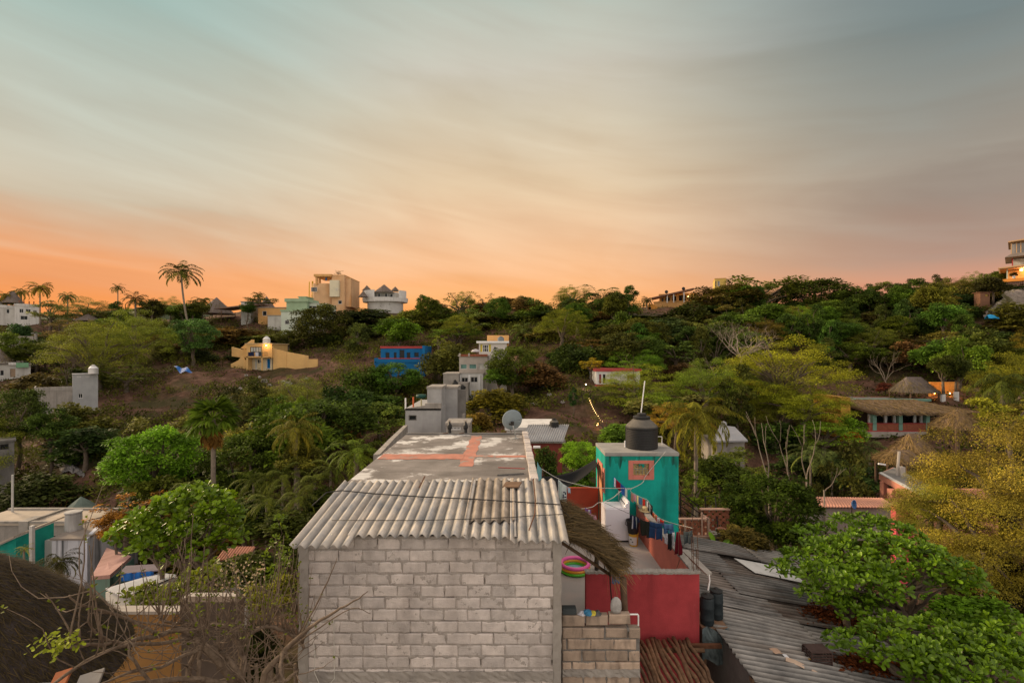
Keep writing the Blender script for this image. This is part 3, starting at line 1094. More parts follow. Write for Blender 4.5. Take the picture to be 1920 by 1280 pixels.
mb = MB(); mb.box(-.32, .32, -.03, .03, 0, .03)
o = solo('stick', 'dark stick lying on the white patch of the flat roof', 'stick', mb, CONC_D, (0, 0, 0))
o.location = (.02, 11.15, SZ + .004); o.rotation_euler = (0, 0, rad(14))
mb = MB(); mb.box(-.33, .33, -.012, .012, 0, .012)
o = solo('stick', 'thin red strip lying on the white patch of the flat roof', 'stick', mb, mat('red_strip', (.4, .08, .07)), (0, 0, 0))
o.location = (.05, 11.75, SZ + .004); o.rotation_euler = (0, 0, rad(-10))
# twine hanging down the wall at its left
mb = MB(); mb.tube([(-3.36, HY - .03, 5.15), (-3.30, HY - .05, 4.9), (-3.31, HY - .05, 4.55), (-3.22, HY - .06, 4.36), (-3.08, HY - .06, 4.32), (-2.97, HY - .05, 4.45), (-2.98, HY - .03, 4.8), (-2.99, HY - .03, 5.5)], .006, 5)
solo('twine', 'loop of pale twine hanging on the block wall', 'rope', mb, ROPE, (-3.2, HY - .05, 4.9))

# satellite dish on the slab
DISHM = mat('grey_dish', (.22, .27, .30), .6, .12, 3, .1, 30)
dd = thing('satellite_dish', 'grey satellite dish seen from behind at the far corner of the flat roof', 'satellite dish', (.21, 15.78, SZ))
mb = MB()
c = Vector((.10, 15.6, 7.72))
ax = Vector((-.10, .92, .38)).normalized()
e1 = ax.cross(Vector((0, 0, 1))).normalized(); e2 = e1.cross(ax)
mb.grid(lambda i, j: tuple(c + (e1 * math.cos(i * 6.28318) * .325 + e2 * math.sin(i * 6.28318) * .375) * max(j, .001) + ax * (.10 * j * j)), 40, 8)
mb.build('reflector', DISHM, dd, smooth=True, solid=.008)
mb = MB(); mb.tube([(.22, 15.78, SZ), (.215, 15.77, SZ + .02), (.13, 15.52, 7.55), (.10, 15.52, 7.68)], .019, 8)
mb.box(.12, .30, 15.72, 15.84, SZ, SZ + .012)
mb.build('mast', mat('galvanised', (.42, .44, .45), .45, .1, 5, 0, metal=.4), dd)
mb = MB(); mb.box(.04, .15, 15.50, 15.56, 7.60, 7.72); mb.box(-.02, .04, 15.46, 15.54, 7.62, 7.66)
mb.build('bracket', IRON, dd)
mb = MB(); mb.tube([(.06, 15.62, 7.36), (.02, 16.05, 7.50), (.0, 16.25, 7.74)], .012, 6); mb.box(-.04, .04, 16.2, 16.3, 7.72, 7.80)
mb.build('feed_arm', IRON, dd)
# stubs of reinforcement wrapped in black plastic at the far edge
for u, nm, lab in ((843, 'rebar_stub', 'black plastic wrapped rebar stub at the far roof edge below the grey concrete house'),
                   (873, 'rebar_stub', 'black plastic wrapped rebar stub at the far roof edge nearer the satellite dish')):
    x = X(u, 16.55)
    tb = thing(nm, lab, 'rebar', (x, 16.55, SZ + .04))
    mb = MB()
    mb.lathe([(.02, 0), (.06, .03), (.05, .12), (.085, .2), (.075, .28), (.03, .36), (.012, .42)], (x, 16.55, SZ + .04), 9)
    mb.build('plastic_wrap', BLACKPL, tb)
    mb = MB()
    for q in range(3):
        mb.tube([(x + .02 * q - .02, 16.55, SZ + .3), (x + .05 * q - .06, 16.56, SZ + .5)], .006, 5)
    mb.tube([(x - .05, 16.5, SZ + .06), (x - .22, 16.45, SZ + .045)], .012, 5)
    mb.build('rods', RUST, tb)

# ================================================================== coral house with terrace
RED_LIT = mat('lit_red_plaster', (.62, .19, .14), .85, .13, 1.3, .2, 40, stain=(.42, .12, .09), stain_amt=.5)  # lighter copy of the house red, sunlit side painted into the colour
RED_SHADED = mat('shaded_red_plaster', (.38, .05, .058), .85, .2, 1.6, .3, 40, stain=(.20, .03, .035), stain_amt=.7, stain_scale=(2.5, 2.5, .5), patch=(.42, .12, .11), patch_at=.62, patch_scale=1.8)  # darker copy of the house red for the shaded face, plus real stains
FLOORC = mat('terrace_cement', (.37, .36, .345), .9, .12, 1.5, .15, 30, c2=(.42, .36, .33))
FZ = 3.96
ch = thing('coral_house', 'coral red house with a walled roof terrace right of the block house', 'house', (3.0, 11.0, .4))
mb = MB(); mb.box(.92, 4.22, 11.14, 17.2, FZ - .16, FZ); mb.box(.92, 1.75, 10.95, 11.14, FZ - .16, FZ)
mb.build('terrace_floor', FLOORC, ch)
mb = MB(); mb.box(1.75, 4.36, 11.0, 11.14, .3, 4.9)
mb.build('front_wall', RED_SHADED, ch, bevel=.012)
mb = MB(); mb.box(4.22, 4.36, 11.14, 15.98, .3, 4.9)
mb.build('parapet', RED_LIT, ch, bevel=.012)
mb = MB()
mb.grid(lambda i, j: (1.74 + 2.64 * i, 10.985 + .17 * j + R.uniform(-.006, .006), 4.925 + R.uniform(-.012, .012)), 60, 2)
mb.grid(lambda i, j: (4.205 + .17 * j + R.uniform(-.008, .008), 11.15 + 4.83 * i, 4.925 + R.uniform(-.014, .014)), 70, 2)
mb.build('coping', CONC, ch, solid=.05)
BRICKRED = mat('brick_red_plaster', (.40, .075, .045), .85, .13, 1.3, .2, 40)
mb = MB(); mb.box(1.0, 3.19, 17.2, 17.34, .3, 5.1)
mb.build('back_wall', BRICKRED, ch, bevel=.012)
mb = MB(); mb.box(1.0, 1.75, 11.2, 11.3, .3, FZ - .17); mb.box(1.0, 1.12, 11.3, 17.2, .3, FZ - .17)
mb.build('lower_wall', CONC, ch)

# turquoise rooftop building
TURQ = mat('turquoise_plaster', (.006, .345, .29), .8, .2, 1.5, .3, 40, stain=(.004, .12, .11), stain_amt=.7, stain_scale=(2.2, 2.2, .3), patch=(.03, .33, .27), patch_at=.62, patch_scale=1.6)
TURQ_D = mat('stained_turquoise', (.02, .10, .085), .85, .3, 3, .2, 40)
CORALT = mat('coral_trim', (.56, .19, .15), .8, .12, 2, .1, 30)
tq = thing('stair_tower', 'square turquoise painted building carrying the black water tank', 'building', (4.42, 16.0, FZ))
mb = MB()
for x0, x1, y0, y1, z0, z1 in ((3.2, 3.99, 16, 16.15, .4, 6.50), (4.80, 5.64, 16, 16.15, .4, 6.50), (3.99, 4.80, 16, 16.15, .4, 5.74), (3.99, 4.80, 16, 16.15, 6.34, 6.50),
                               (3.2, 3.35, 16.15, 16.45, .4, 6.50), (3.2, 3.35, 17.25, 17.7, .4, 6.50), (3.2, 3.35, 16.45, 17.25, 6.1, 6.50), (3.35, 5.64, 17.55, 17.7, .4, 6.50), (5.49, 5.64, 16.15, 17.55, .4, 6.50)):
    mb.box(x0, x1, y0, y1, z0, z1)
mb.build('wall', TURQ, tq)
mb = MB(); mb.box(3.185, 5.66, 15.985, 17.72, 6.503, 6.62)
rs = mb.build('roof_slab', mat('slab_turquoise_edge', (.30, .29, .275), .9, .25, 2, .3, 30), tq, bevel=.01)
STR = mat('streaked_turquoise', (.006, .24, .19), .85, .13, 1.2, .2, 40, stain=(.012, .035, .03), stain_amt=.97, stain_scale=(8, 8, .7))
mb = MB()   # the rain-streaked band of paint under the roof edge
mb.grid(lambda i, j: (3.205 + 2.43 * i, 15.996, 6.50 - j * (.24 + .13 * math.sin(i * 41) + .09 * math.sin(i * 97 + 1))), 80, 4)
mb.build('streaked_band', STR, tq)
wn = MB()
for x0, x1, z0, z1 in ((3.97, 4.13, 5.72, 6.36), (4.66, 4.82, 5.72, 6.36), (4.13, 4.66, 6.25, 6.36), (4.13, 4.66, 5.72, 5.86)):
    wn.box(x0, x1, 15.982, 16.13, z0, z1)
wf = wn.build('window', CORALT, tq, bevel=.006)
mb = MB(); mb.box(4.13, 4.66, 16.07, 16.08, 5.86, 6.25)
PANE = mat('painted_amber_reflection', (.50, .36, .12), .2, .5, 9, .3, 12, spec=.6, c2=(.75, .60, .22))  # amber base colour imitates the reflection in the pane
mb.build('pane', PANE, wf)
mb = MB()
for q in range(1, 5):
    mb.box(4.13 + .106 * q - .006, 4.13 + .106 * q + .006, 16.04, 16.052, 5.86, 6.25)
mb.box(4.13, 4.66, 16.036, 16.054, 6.045, 6.065)
for q in range(5):
    for s in (5.95, 6.15):
        mb.tube([(4.18 + .106 * q + .035 * math.cos(k_ * .7854), 16.046, s + .05 * math.sin(k_ * .7854)) for k_ in range(9)], .005, 4)
mb.build('bars', mat('pale_iron', (.22, .22, .22)), wf)
mb = MB()
mb.box(3.17, 3.2, 16.40, 16.47, FZ, 6.14); mb.box(3.17, 3.2, 17.23, 17.30, FZ, 6.14); mb.box(3.17, 3.2, 16.47, 17.23, 6.06, 6.14)
dr = mb.build('door', CORALT, tq)
mb = MB(); mb.box(3.22, 3.26, 16.47, 17.23, FZ, 6.06)
mb.build('leaf', mat('orange_door', (.55, .26, .12), .7, .15, 2), dr)
mb = MB(); mb.box(3.17, 3.205, 16.06, 16.32, 5.25, 6.05)
wl2 = mb.build('side_window', CORALT, tq)
mb = MB(); mb.box(3.155, 3.172, 16.11, 16.27, 5.4, 5.93)
mb.build('pane', GLASS, wl2)
mb = MB(); mb.box(3.62, 3.66, 15.94, 15.998, 5.22, 5.36); mb.box(3.633, 3.647, 15.95, 15.99, 4.7, 5.22)
mb.build('socket_box', mat('grey_plastic', (.35, .35, .36)), tq)
mb = MB(); mb.tube([(5.05, 17.3, 6.62), (5.05, 17.3, 6.92), (5.5, 17.3, 6.92), (5.5, 17.3, 6.62)], .015, 6)
mb.build('pipe', CLEANW, tq)

TANKG = mat('dusty_tank_top', (.13, .12, .105), .9, .25, 3, .2, 30)


def water_tank(u, Y, r, h, zb, label, body=BLACKPL, top=TANKG, name='water_tank', ribs=True):
    x = X(u, Y)
    th = thing(name, label, 'water tank', (x, Y, zb))
    mb = MB()
    pr = [(r * .97, 0), (r, .02 * h)]
    for q in range(1, 12):
        z_ = h * (.03 + .56 * q / 12)
        pr += [(r * 1.0, z_ - .012 * h), (r * .985, z_), (r * 1.0, z_ + .012 * h)] if ribs else [(r, z_)]
    pr += [(r * 1.02, h * .60), (r * 1.0, h * .62)]
    mb.lathe(pr, (x, Y, zb), 36)
    mb.build('body', body, th, smooth=True)
    mb = MB(); mb.lathe([(r * .995, h * .615), (r * .93, h * .66), (r * .56, h * .82), (r * .50, h * .835)], (x, Y, zb), 36)
    mb.build('shoulder', top, th, smooth=True)
    mb = MB(); mb.lathe([(r * .48, h * .83), (r * .53, h * .85), (r * .54, h * .90), (r * .48, h * .92), (r * .29, h * .925), (r * .29, h * .985), (r * .26, h), (.001, h)], (x, Y, zb), 30)
    mb.build('lid', body, th)
    return th


water_tank(1203, 16.85, .55, 1.20, 6.622, 'big black water tank on top of the turquoise building')
mb = MB(); mb.tube([P(1199, 800, 17.45), P(1209, 714, 17.45)], .02, 8)
solo('pole', 'thin white leaning pole rising behind the black water tank', 'pole', mb, CLEANW, P(1199, 800, 17.45))
mb = MB(); mb.tube([P(1172, 838, 16.9), P(1172, 826, 16.9)], .03, 8)
solo('pipe', 'short white pipe end standing left of the black water tank', 'pipe', mb, CLEANW, P(1172, 838, 16.9))

# washing machine
wm = thing('washing_machine', 'white top loading washing machine against the turquoise building', 'washing machine', (3.4, 15.5, FZ))
WASH = mat('white_enamel', (.72, .70, .76), .35, .04, 2, 0, coat=.3)
mb = MB(); mb.box(3.03, 3.80, 15.15, 15.85, FZ + .06, 5.03)
mb.build('cabinet', WASH, wm, bevel=.02)
mb = MB(); mb.box(3.07, 3.60, 15.19, 15.81, 5.032, 5.05)
mb.build('lid', WASH, wm, bevel=.008)
mb = MB(); mb.prism_y([(3.61, 5.032), (3.80, 5.032), (3.80, 5.25), (3.74, 5.25)], 15.16, 15.84)
cp = mb.build('control_panel', WASH, wm, bevel=.01)
mb = MB()
for q in range(4):
    mb.box(3.655, 3.685, 15.28 + q * .14, 15.34 + q * .14, 5.11, 5.16)
mb.build('dials', mat('dark_dials', (.1, .12, .14)), cp)
mb = MB(); mb.box(3.06, 3.77, 15.2, 15.8, FZ, FZ + .06)
mb.build('base', BLACKPL, wm)
# buckets
bx, by = X(1184, 15.2), 14.95
yb = thing('bucket', 'yellow and white paint bucket on the terrace floor below the black tub', 'bucket', (bx, by, FZ))
mb = MB(); mb.lathe([(.125, 0), (.15, .36), (.158, .365), (.158, .385), (.14, .385), (.12, .03), (.001, .03)], (bx, by, FZ), 24)
bo = mb.build('body', mat('yellow_plastic', (.62, .38, .05), .5, .1), yb, smooth=False)
mb = MB(); mb.lathe([(.131, .05), (.1478, .30)], (bx, by, FZ), 16, a0=rad(170), a1=rad(300))
lb = mb.build('label', mat('white_label', (.66, .66, .66), .6, .05), bo)
mb = MB()
for q, (a, zz_) in enumerate(((215, .22), (222, .22), (230, .22), (240, .15), (247, .15))):
    mb.box(bx + .147 * math.cos(rad(a)) - .012, bx + .147 * math.cos(rad(a)) + .012, by + .147 * math.sin(rad(a)) - .006, by + .147 * math.sin(rad(a)) + .004, FZ + zz_ - .012, FZ + zz_ + .012)
mb.build('print', mat('dark_print', (.05, .05, .08)), lb)
tub = thing('tub', 'black plastic tub standing on the yellow bucket', 'tub', (bx - .02, by, FZ + .387))
mb = MB(); mb.lathe([(.15, 0), (.20, .36), (.22, .37), (.22, .39), (.185, .385), (.14, .03), (.001, .03)], (bx - .02, by, FZ + .387), 24)
mb.build('body', BLACKPL, tub)
mb = MB(); mb.tube([(bx - .24, by, FZ + .74), (bx - .27, by - .05, FZ + .68), (bx - .2, by - .05, FZ + .62)], .01, 5)
mb.build('handle', BLACKPL, tub)
# straw hat on the parapet
ht = thing('straw_hat', 'beige straw hat sitting on the terrace parapet behind the laundry', 'hat', (4.28, 15.15, 4.955))
HS = .82
HATM = mat('straw_weave', (.52, .40, .22), .9, .15, 20, .4, 90)
mb = MB(); mb.lathe([(.235 * HS, .03), (.22 * HS, .012), (.15 * HS, .0), (.105 * HS, .01)], (4.28, 15.15, 4.955), 28, sy=1.1)
mb.build('brim', HATM, ht, smooth=True, solid=.008)
mb = MB(); mb.lathe([(.108 * HS, .008), (.10 * HS, .10), (.085 * HS, .14), (.05 * HS, .145), (.001, .125)], (4.28, 15.15, 4.955), 24, sy=1.15)
mb.build('crown', HATM, ht, smooth=True)

# ------------------------------------------------------------------ laundry
FAB = {}


def fabric(c, name):
    return mat('cloth_' + name, c, .95, .22, 5, .3, 60)


def cloth(name, label, u0, v0, u1, v1, hpx, Y0, Y1, m, shape='sheet', group='laundry on the lines', cat='clothing', stripes=None, waves=4, amp=.03):
    a, b = P(u0, v0, Y0), P(u1, v1, Y1)
    Lw = (b - a).length
    H = hpx / F * (Y0 + Y1) / 2
    side = (b - a).normalized()
    nor = side.cross(Vector((0, 0, 1))).normalized()
    R_ = random.Random(int(u0 * 7 + v0))
    ph = R_.uniform(0, 6)

    def pos(s, t_):
        """s along the line 0..1, t down 0..1"""
        w_ = amp * (0.3 + .9 * t_) * math.sin(s * waves * 6.28 / 2 + ph + t_ * .8) * min(1, Lw / .35)
        dz = -H * t_ - .02 * math.sin(s * 3.14) * (1 - t_) + .015 * math.sin(s * 9 + ph) * t_
        return tuple(a + side * (Lw * s) + nor * w_ + Vector((0, 0, dz)))
    mb = MB()
    if shape in ('trousers', 'shorts'):
        cut = .32 if shape == 'trousers' else .62
        mb.grid(lambda i, j: pos(i, j * cut), 12, 4)
        for lo, hi in ((0, .49), (.52, 1.0)):
            mb.grid(lambda i, j: pos(lo + (hi - lo) * i + (.02 * j if lo else -.02 * j), cut + (1 - cut) * j), 6, 8)
    elif shape == 'shirt':
        mb.grid(lambda i, j: pos(.18 + .64 * i, j), 10, 8)
        mb.grid(lambda i, j: pos(.18 * i, (1 - i) * .12 + j * .3), 4, 4)
        mb.grid(lambda i, j: pos(.82 + .18 * i, i * .12 + j * .3), 4, 4)
    elif shape == 'dress':
        mb.grid(lambda i, j: pos(.5 + (i - .5) * (.45 + .55 * j), j), 10, 10)
    else:
        mb.grid(pos, 14, 10)
    o = solo(name, label, cat, mb, m, tuple(a), group, smooth=True, solid=.006)
    if stripes:
        for f0, f1, mm in stripes:
            mb = MB()
            mb.grid(lambda i, j: tuple(Vector(pos(f0 + (f1 - f0) * i, .03 + .94 * j)) - nor * .006 * (1 if nor.y > 0 else -1)), 4, 10)
            mb.build('printed_band', mm, o, smooth=True, solid=.003)
    return o


def yl(u):   # distance along the near washing line, post corner nearest
    # line from (3.0, 14.9) to (4.3, 11.2) in plan
    x0, y0, x1, y1 = 2.95, 14.9, 4.30, 11.15
    k = (u - CX) / F
    t_ = (k * y0 - x0) / ((x1 - x0) - k * (y1 - y0))
    return y0 + (y1 - y0) * t_


NAVY, DENIM, DENIM2 = fabric((.012, .02, .06), 'navy'), fabric((.02, .055, .15), 'denim'), fabric((.05, .12, .26), 'pale_denim')
OLIVE, BLK, MAROON = fabric((.022, .024, .018), 'dark_olive'), fabric((.010, .010, .013), 'black'), fabric((.12, .006, .014), 'maroon')
GREYJ, WHT, REDC = fabric((.05, .065, .075), 'grey_denim'), fabric((.52, .52, .58), 'white'), fabric((.45, .03, .02), 'red')
PINK, PALE, TEALC = fabric((.45, .22, .30), 'pink'), fabric((.46, .52, .52), 'pale'), fabric((.35, .45, .42), 'mint')
BLUEC, BROWNC, YELC = fabric((.02, .09, .32), 'blue'), fabric((.16, .07, .05), 'brown'), fabric((.6, .5, .25), 'cream')
cloth('shirt', 'dark patterned shirt hanging beside the black tub', 1181, 963, 1199, 969, 26, yl(1181), yl(1199), NAVY, 'shirt', stripes=[(.3, .42, WHT), (.6, .7, PALE)])
cloth('trousers', 'dark olive trousers hanging left of the blue jeans', 1200, 972, 1218, 977, 30, yl(1200), yl(1218), OLIVE, 'sheet')
cloth('jeans', 'dark blue jeans on the line over the coral parapet', 1219, 977, 1243, 980, 32, yl(1219), yl(1243), DENIM, 'trousers')
cloth('shorts', 'pale denim shorts hanging right of the dark jeans', 1243, 980, 1262, 981, 20, yl(1243), yl(1262), DENIM2, 'shorts')
cloth('towel', 'small white towel hanging below the denim shorts, the left one', 1247, 999, 1254, 1000, 20, yl(1247), yl(1254), WHT)
cloth('towel', 'white cloth hanging between the denim shorts and maroon garment', 1258, 996, 1265, 997, 26, yl(1258), yl(1265), WHT)
cloth('shirt', 'black garment hanging lowest below the denim shorts', 1252, 998, 1259, 999, 32, yl(1252) - .1, yl(1259) - .1, BLK)
cloth('dress', 'maroon dress hanging near the end of the line', 1265, 995, 1279, 996, 44, yl(1265), yl(1279), MAROON, 'dress', stripes=[(.55, .68, BROWNC)])
cloth('jeans', 'grey jeans hanging beside the lattice brick wall', 1281, 996, 1298, 993, 24, yl(1281), yl(1298), GREYJ, 'trousers')
Yb = lambda u: 15.7 - (u - 1183) / 117 * 2.2
for lab, u0, v0, u1, v1, h, m_ in (('small orange striped towel first on the upper line', 1183, 922, 1188, 925, 17, fabric((.5, .28, .22), 'peach')),
                                   ('small lilac cloth second on the upper line', 1188, 925, 1193, 928, 13, PINK), ('narrow cream cloth third on the upper line', 1194, 928, 1197, 929, 18, YELC),
                                   ('little pink and blue shirt fourth on the upper line', 1198, 931, 1204, 934, 13, DENIM2), ('small red shirt fifth on the upper line', 1205, 933, 1210, 936, 14, REDC)):
    cloth('garment', lab, u0, v0, u1, v1, h, Yb(u0), Yb(u1), m_, waves=2, amp=.02)
cloth('shirt', 'black and white patterned shirt hung over the upper line', 1212, 936, 1224, 948, 34, Yb(1212), Yb(1224), BLK, 'sheet', stripes=[(.05, .3, WHT), (.5, .6, PALE)])
cloth('towel', 'orange red towel lower on the upper line', 1224, 960, 1232, 966, 22, Yb(1224), Yb(1232), fabric((.52, .09, .03), 'orange'), stripes=[(.45, .6, YELC)])
cloth('towel', 'white towel beside the orange towel', 1230, 967, 1237, 971, 18, Yb(1230), Yb(1237), WHT)
cloth('garment', 'small red cloth at the low end of the upper line', 1238, 972, 1245, 976, 10, Yb(1238), Yb(1245), REDC)
cloth('flag', 'red white and blue cloth hanging crooked on the turquoise wall', 1151, 893, 1176, 916, 18, 15.7, 15.5, BLUEC, stripes=[(.05, .16, WHT), (.18, .5, fabric((.22, .01, .015), 'deep_red')), (.84, 1, PALE)], waves=3)
cloth('towel', 'pale mint towel with dark lettering on the line beside the roof corner', 1047, 898, 1063, 911, 42, 12.2, 12.4, PALE, stripes=[(.1, .16, TEALC), (.28, .33, TEALC)], amp=.02)
o = bpy.data.objects['towel.003'] if 'towel.003' in bpy.data.objects else None
mb = MB()
for q, (du, dv, w_, h_) in enumerate(((1056, 921, 3, 2), (1055, 926, 2, 7), (1059, 922, 2, 5), (1058, 930, 4, 2), (1057, 935, 2, 3), (1060, 934, 2, 5))):
    p = P(du, dv, 12.24)
    mb.box(p.x, p.x + w_ * .0136, p.y - .012, p.y - .004, p.z - h_ * .0136, p.z)
mb.build('lettering', NAVY, o)
cloth('cloth', 'pale blue cloth hanging close to the roof corner', 1008, 866, 1016, 880, 36, 11.0, 11.4, fabric((.16, .36, .40), 'sea_blue'), waves=2, amp=.015)
cloth('garment', 'tiny pale garment pegged right of the mint towel', 1064, 911, 1069, 914, 11, 12.4, 12.5, fabric((.3, .4, .5), 'dusty_blue'), waves=2, amp=.02)
cloth('garment', 'purple and white garment hanging over the thatch edge', 1097, 951, 1108, 955, 10, 11.5, 11.6, fabric((.16, .07, .25), 'purple'), stripes=[(.5, .8, WHT)], waves=3)
cloth('garment', 'lilac garment lying at the top edge of the thatch', 1104, 960, 1117, 966, 8, 11.5, 11.7, PINK, waves=3)
cloth('cloth', 'bright blue cloth hanging under the thatched lean-to', 1147, 1066, 1163, 1066, 27, 9.4, 9.5, fabric((.04, .16, .42), 'bright_blue'), waves=5)


def line(pts, r, label, m=None, cat='clothes line'):
    q = [P(*p) for p in pts]
    # smooth sag between the given points
    out = []
    for i in range(len(q) - 1):
        for k in range(6):
            t_ = k / 6
            p0, p1, p2, p3 = q[max(i - 1, 0)], q[i], q[i + 1], q[min(i + 2, len(q) - 1)]
            out.append(.5 * (2 * p1 + (p2 - p0) * t_ + (2 * p0 - 5 * p1 + 4 * p2 - p3) * t_ ** 2 + (3 * p1 - p0 - 3 * p2 + p3) * t_ ** 3))
    out.append(q[-1])
    mb = MB(); mb.tube(out, r, 5)
    return solo('clothes_line', label, cat, mb, m or ROPE, tuple(q[0]), smooth=True)


line([(1016, 879, 11.2), (1047, 897, 12.2), (1080, 907, 13.2), (1120, 914, 14.5), (1186, 915, 15.85)], .009, 'pale rope running from the roof corner to the turquoise building')
line([(1085, 954, 11.5), (1110, 950, 13), (1122, 942, 15), (1133, 940, 15.6), (1150, 932, 15.6), (1165, 920, 15.6), (1185, 915, 15.7), (1205, 904, 15.85), (1212, 890, 15.95), (1248, 846, 15.95)], .010, 'white rope climbing in loops up the turquoise wall')
line([(1185, 915, 15.7), (1183, 921, 15.7), (1200, 931, Yb(1200)), (1215, 938, Yb(1215)), (1224, 958, Yb(1224)), (1245, 975, Yb(1245)), (1300, 990, 11.4)], .006, 'thin line carrying the small garments in front of the turquoise wall')
line([(1134, 942, 14.95), (1180, 962.5, yl(1180)), (1219, 976.5, yl(1219)), (1262, 981, yl(1262)), (1280, 995, yl(1280)), (1301, 989, 11.1)], .006, 'dark line carrying jeans and trousers above the coral parapet', CABLE)
line([(1051, 953, 9.0), (1085, 985, 9.6), (1120, 1015, 10), (1150, 1040, 10.6)], .007, 'wire running over the thatched lean-to', CABLE, 'cable')
# reinforcement rods at the terrace corner
rb = thing('rebar_column', 'bare reinforcement rods standing on the corner of the coral terrace wall', 'rebar', (4.29, 11.07, 4.95))
mb = MB()
for dx, dy, tz in ((-.05, -.04, 1.25), (.05, -.04, 1.0), (-.05, .05, .75), (.05, .05, .5)):
    mb.tube([(4.29 + dx, 11.07 + dy, 4.7), (4.29 + dx * 1.1 - .01, 11.07 + dy, 5.4), (4.26 + dx, 11.07 + dy, 4.95 + tz)], .007, 6)
mb.build('rods', RUST, rb)
mb = MB()
for q in range(4):
    zz_ = 5.0 + q * .12
    mb.tube([(4.235, 11.025, zz_), (4.345, 11.025, zz_ + .01), (4.345, 11.125, zz_), (4.235, 11.125, zz_ + .01), (4.235, 11.025, zz_)], .004, 4)
mb.build('stirrups', RUST, rb)
mb = MB(); mb.tube([P(1278, 1040, 11.9), P(1266, 1072, 11.5)], .008, 5)
solo('rod', 'thin rod leaning on the inside of the coral parapet', 'rod', mb, RUST, P(1266, 1072, 11.5))

# paddling pool
px_, py_ = X(1078, 13.2), 13.2
pp = thing('paddling_pool', 'inflatable paddling pool with pink, orange and green rings on the terrace', 'paddling pool', (px_, py_, FZ))
for q, (c, nm) in enumerate((((.10, .55, .02), 'green'), ((.80, .35, .02), 'orange'), ((.85, .12, .42), 'pink'))):
    mb = MB()
    mb.grid(lambda i, j: (px_ + (.37 + .05 * math.cos(j * 6.28318)) * math.cos(i * 6.28318), py_ + (.37 + .05 * math.cos(j * 6.28318)) * math.sin(i * 6.28318), FZ + .055 + q * .078 + .05 * math.sin(j * 6.28318)), 48, 12)
    mb.build('ring', mat('vinyl_' + nm, c, .3, .06, 3, 0, spec=.5, coat=.3), pp, smooth=True)
mb = MB(); mb.lathe([(.001, .03), (.35, .035)], (px_, py_, FZ), 32)
mb.build('pool_floor', mat('vinyl_blue', (.25, .5, .6), .3, .3, 6, 0), pp)

# thatched lean-to over the passage
A_, B_, C_, D_ = map(np.array, ((.95, 8.50, 6.66), (1.10, 10.45, 6.76), (2.52, 10.2, 5.58), (1.90, 8.78, 5.92)))


def lean(s, t_):   # s along the slope downward, t front to back
    p = (A_ * (1 - t_) + B_ * t_) * (1 - s) + (D_ * (1 - t_) + C_ * t_) * s
    return p + np.array([0, 0, .12 * math.sin(math.pi * s) + .05 * math.sin(math.pi * t_)])


lt = thing('thatched_lean_to', 'ragged brown thatched lean-to roof between the block house and terrace', 'lean-to', (2.0, 9.4, FZ))
mb = MB(); mb.grid(lambda i, j: tuple(lean(i, j)), 16, 12)
mb.build('thatch_base', THATCH_B, lt, solid=.02)
RN_ = np.random.default_rng(5)


def fnl(K):
    s, t_ = RN_.uniform(-.02, .97, K), RN_.uniform(-.02, 1.02, K)
    p = np.array([lean(a, b) for a, b in zip(s, t_)])
    p2 = np.array([lean(a + .05, b) for a, b in zip(s, t_)])
    d = unit(p2 - p)
    tt = unit(np.array([lean(a, b + .05) for a, b in zip(s, t_)]) - p)
    n = unit(np.cross(d, tt)); n = np.where(n[:, 2:3] < 0, -n, n)
    return p, d, n


thatch_strands('thatch_strands', fnl, 6500, RN_, .28, .014, lt, (.125, .094, .08), lift=.10, spread=.42)


def fnt(K):   # long loose fronds hanging from the low corner
    t_ = RN_.uniform(0, .9, K) ** 1.5
    p = np.array([lean(.86 + .12 * RN_.uniform(), b) for b in t_])
    d = unit(np.stack([RN_.uniform(.1, .8, K), RN_.uniform(-.35, .2, K), RN_.uniform(-1.5, -.5, K)], 1))
    return p, d, unit(np.stack([RN_.uniform(.4, 1, K), RN_.uniform(-.8, -.2, K), np.full(K, .3)], 1))


thatch_strands('loose_fronds', fnt, 90, RN_, .42, .018, lt, (.26, .18, .13), lift=.05, spread=.12)
for nm, pts, r, m_ in (('log_post', [(2.17, 8.95, 3.5), (2.14, 8.9, 5.2), (2.10, 8.85, 5.82)], .062, WOOD), ('post', [(2.02, 11.1, 4.6), (2.02, 11.1, 5.55)], .05, IRON),
                       ('rafter', [A_ + np.array([.0, .3, -.16]), D_ + np.array([0, .3, -.14])], .03, WOOD), ('rafter', [B_ + np.array([0, -.1, -.12]), C_ + np.array([0, -.1, -.1])], .04, WOOD)):
    mb = MB(); mb.tube([tuple(q) for q in pts], r, 9)
    mb.build(nm, m_, lt, smooth=True)
mb = MB(); mb.tube([P(1131, 1046, 11.0), P(1135, 1074, 10.9)], .012, 5)
solo('stick', 'dark stick leaning under the thatched lean-to', 'stick', mb, IRON, P(1135, 1074, 10.9))
mb = MB(); mb.tube([P(1143, 1054, 9.0), P(1144, 1090, 9.0), P(1147, 1132, 9.0), P(1147, 1175, 9.0)], .013, 6)
solo('rod', 'thin black rod standing in front of the red front wall', 'rod', mb, IRON, P(1147, 1175, 9.0))

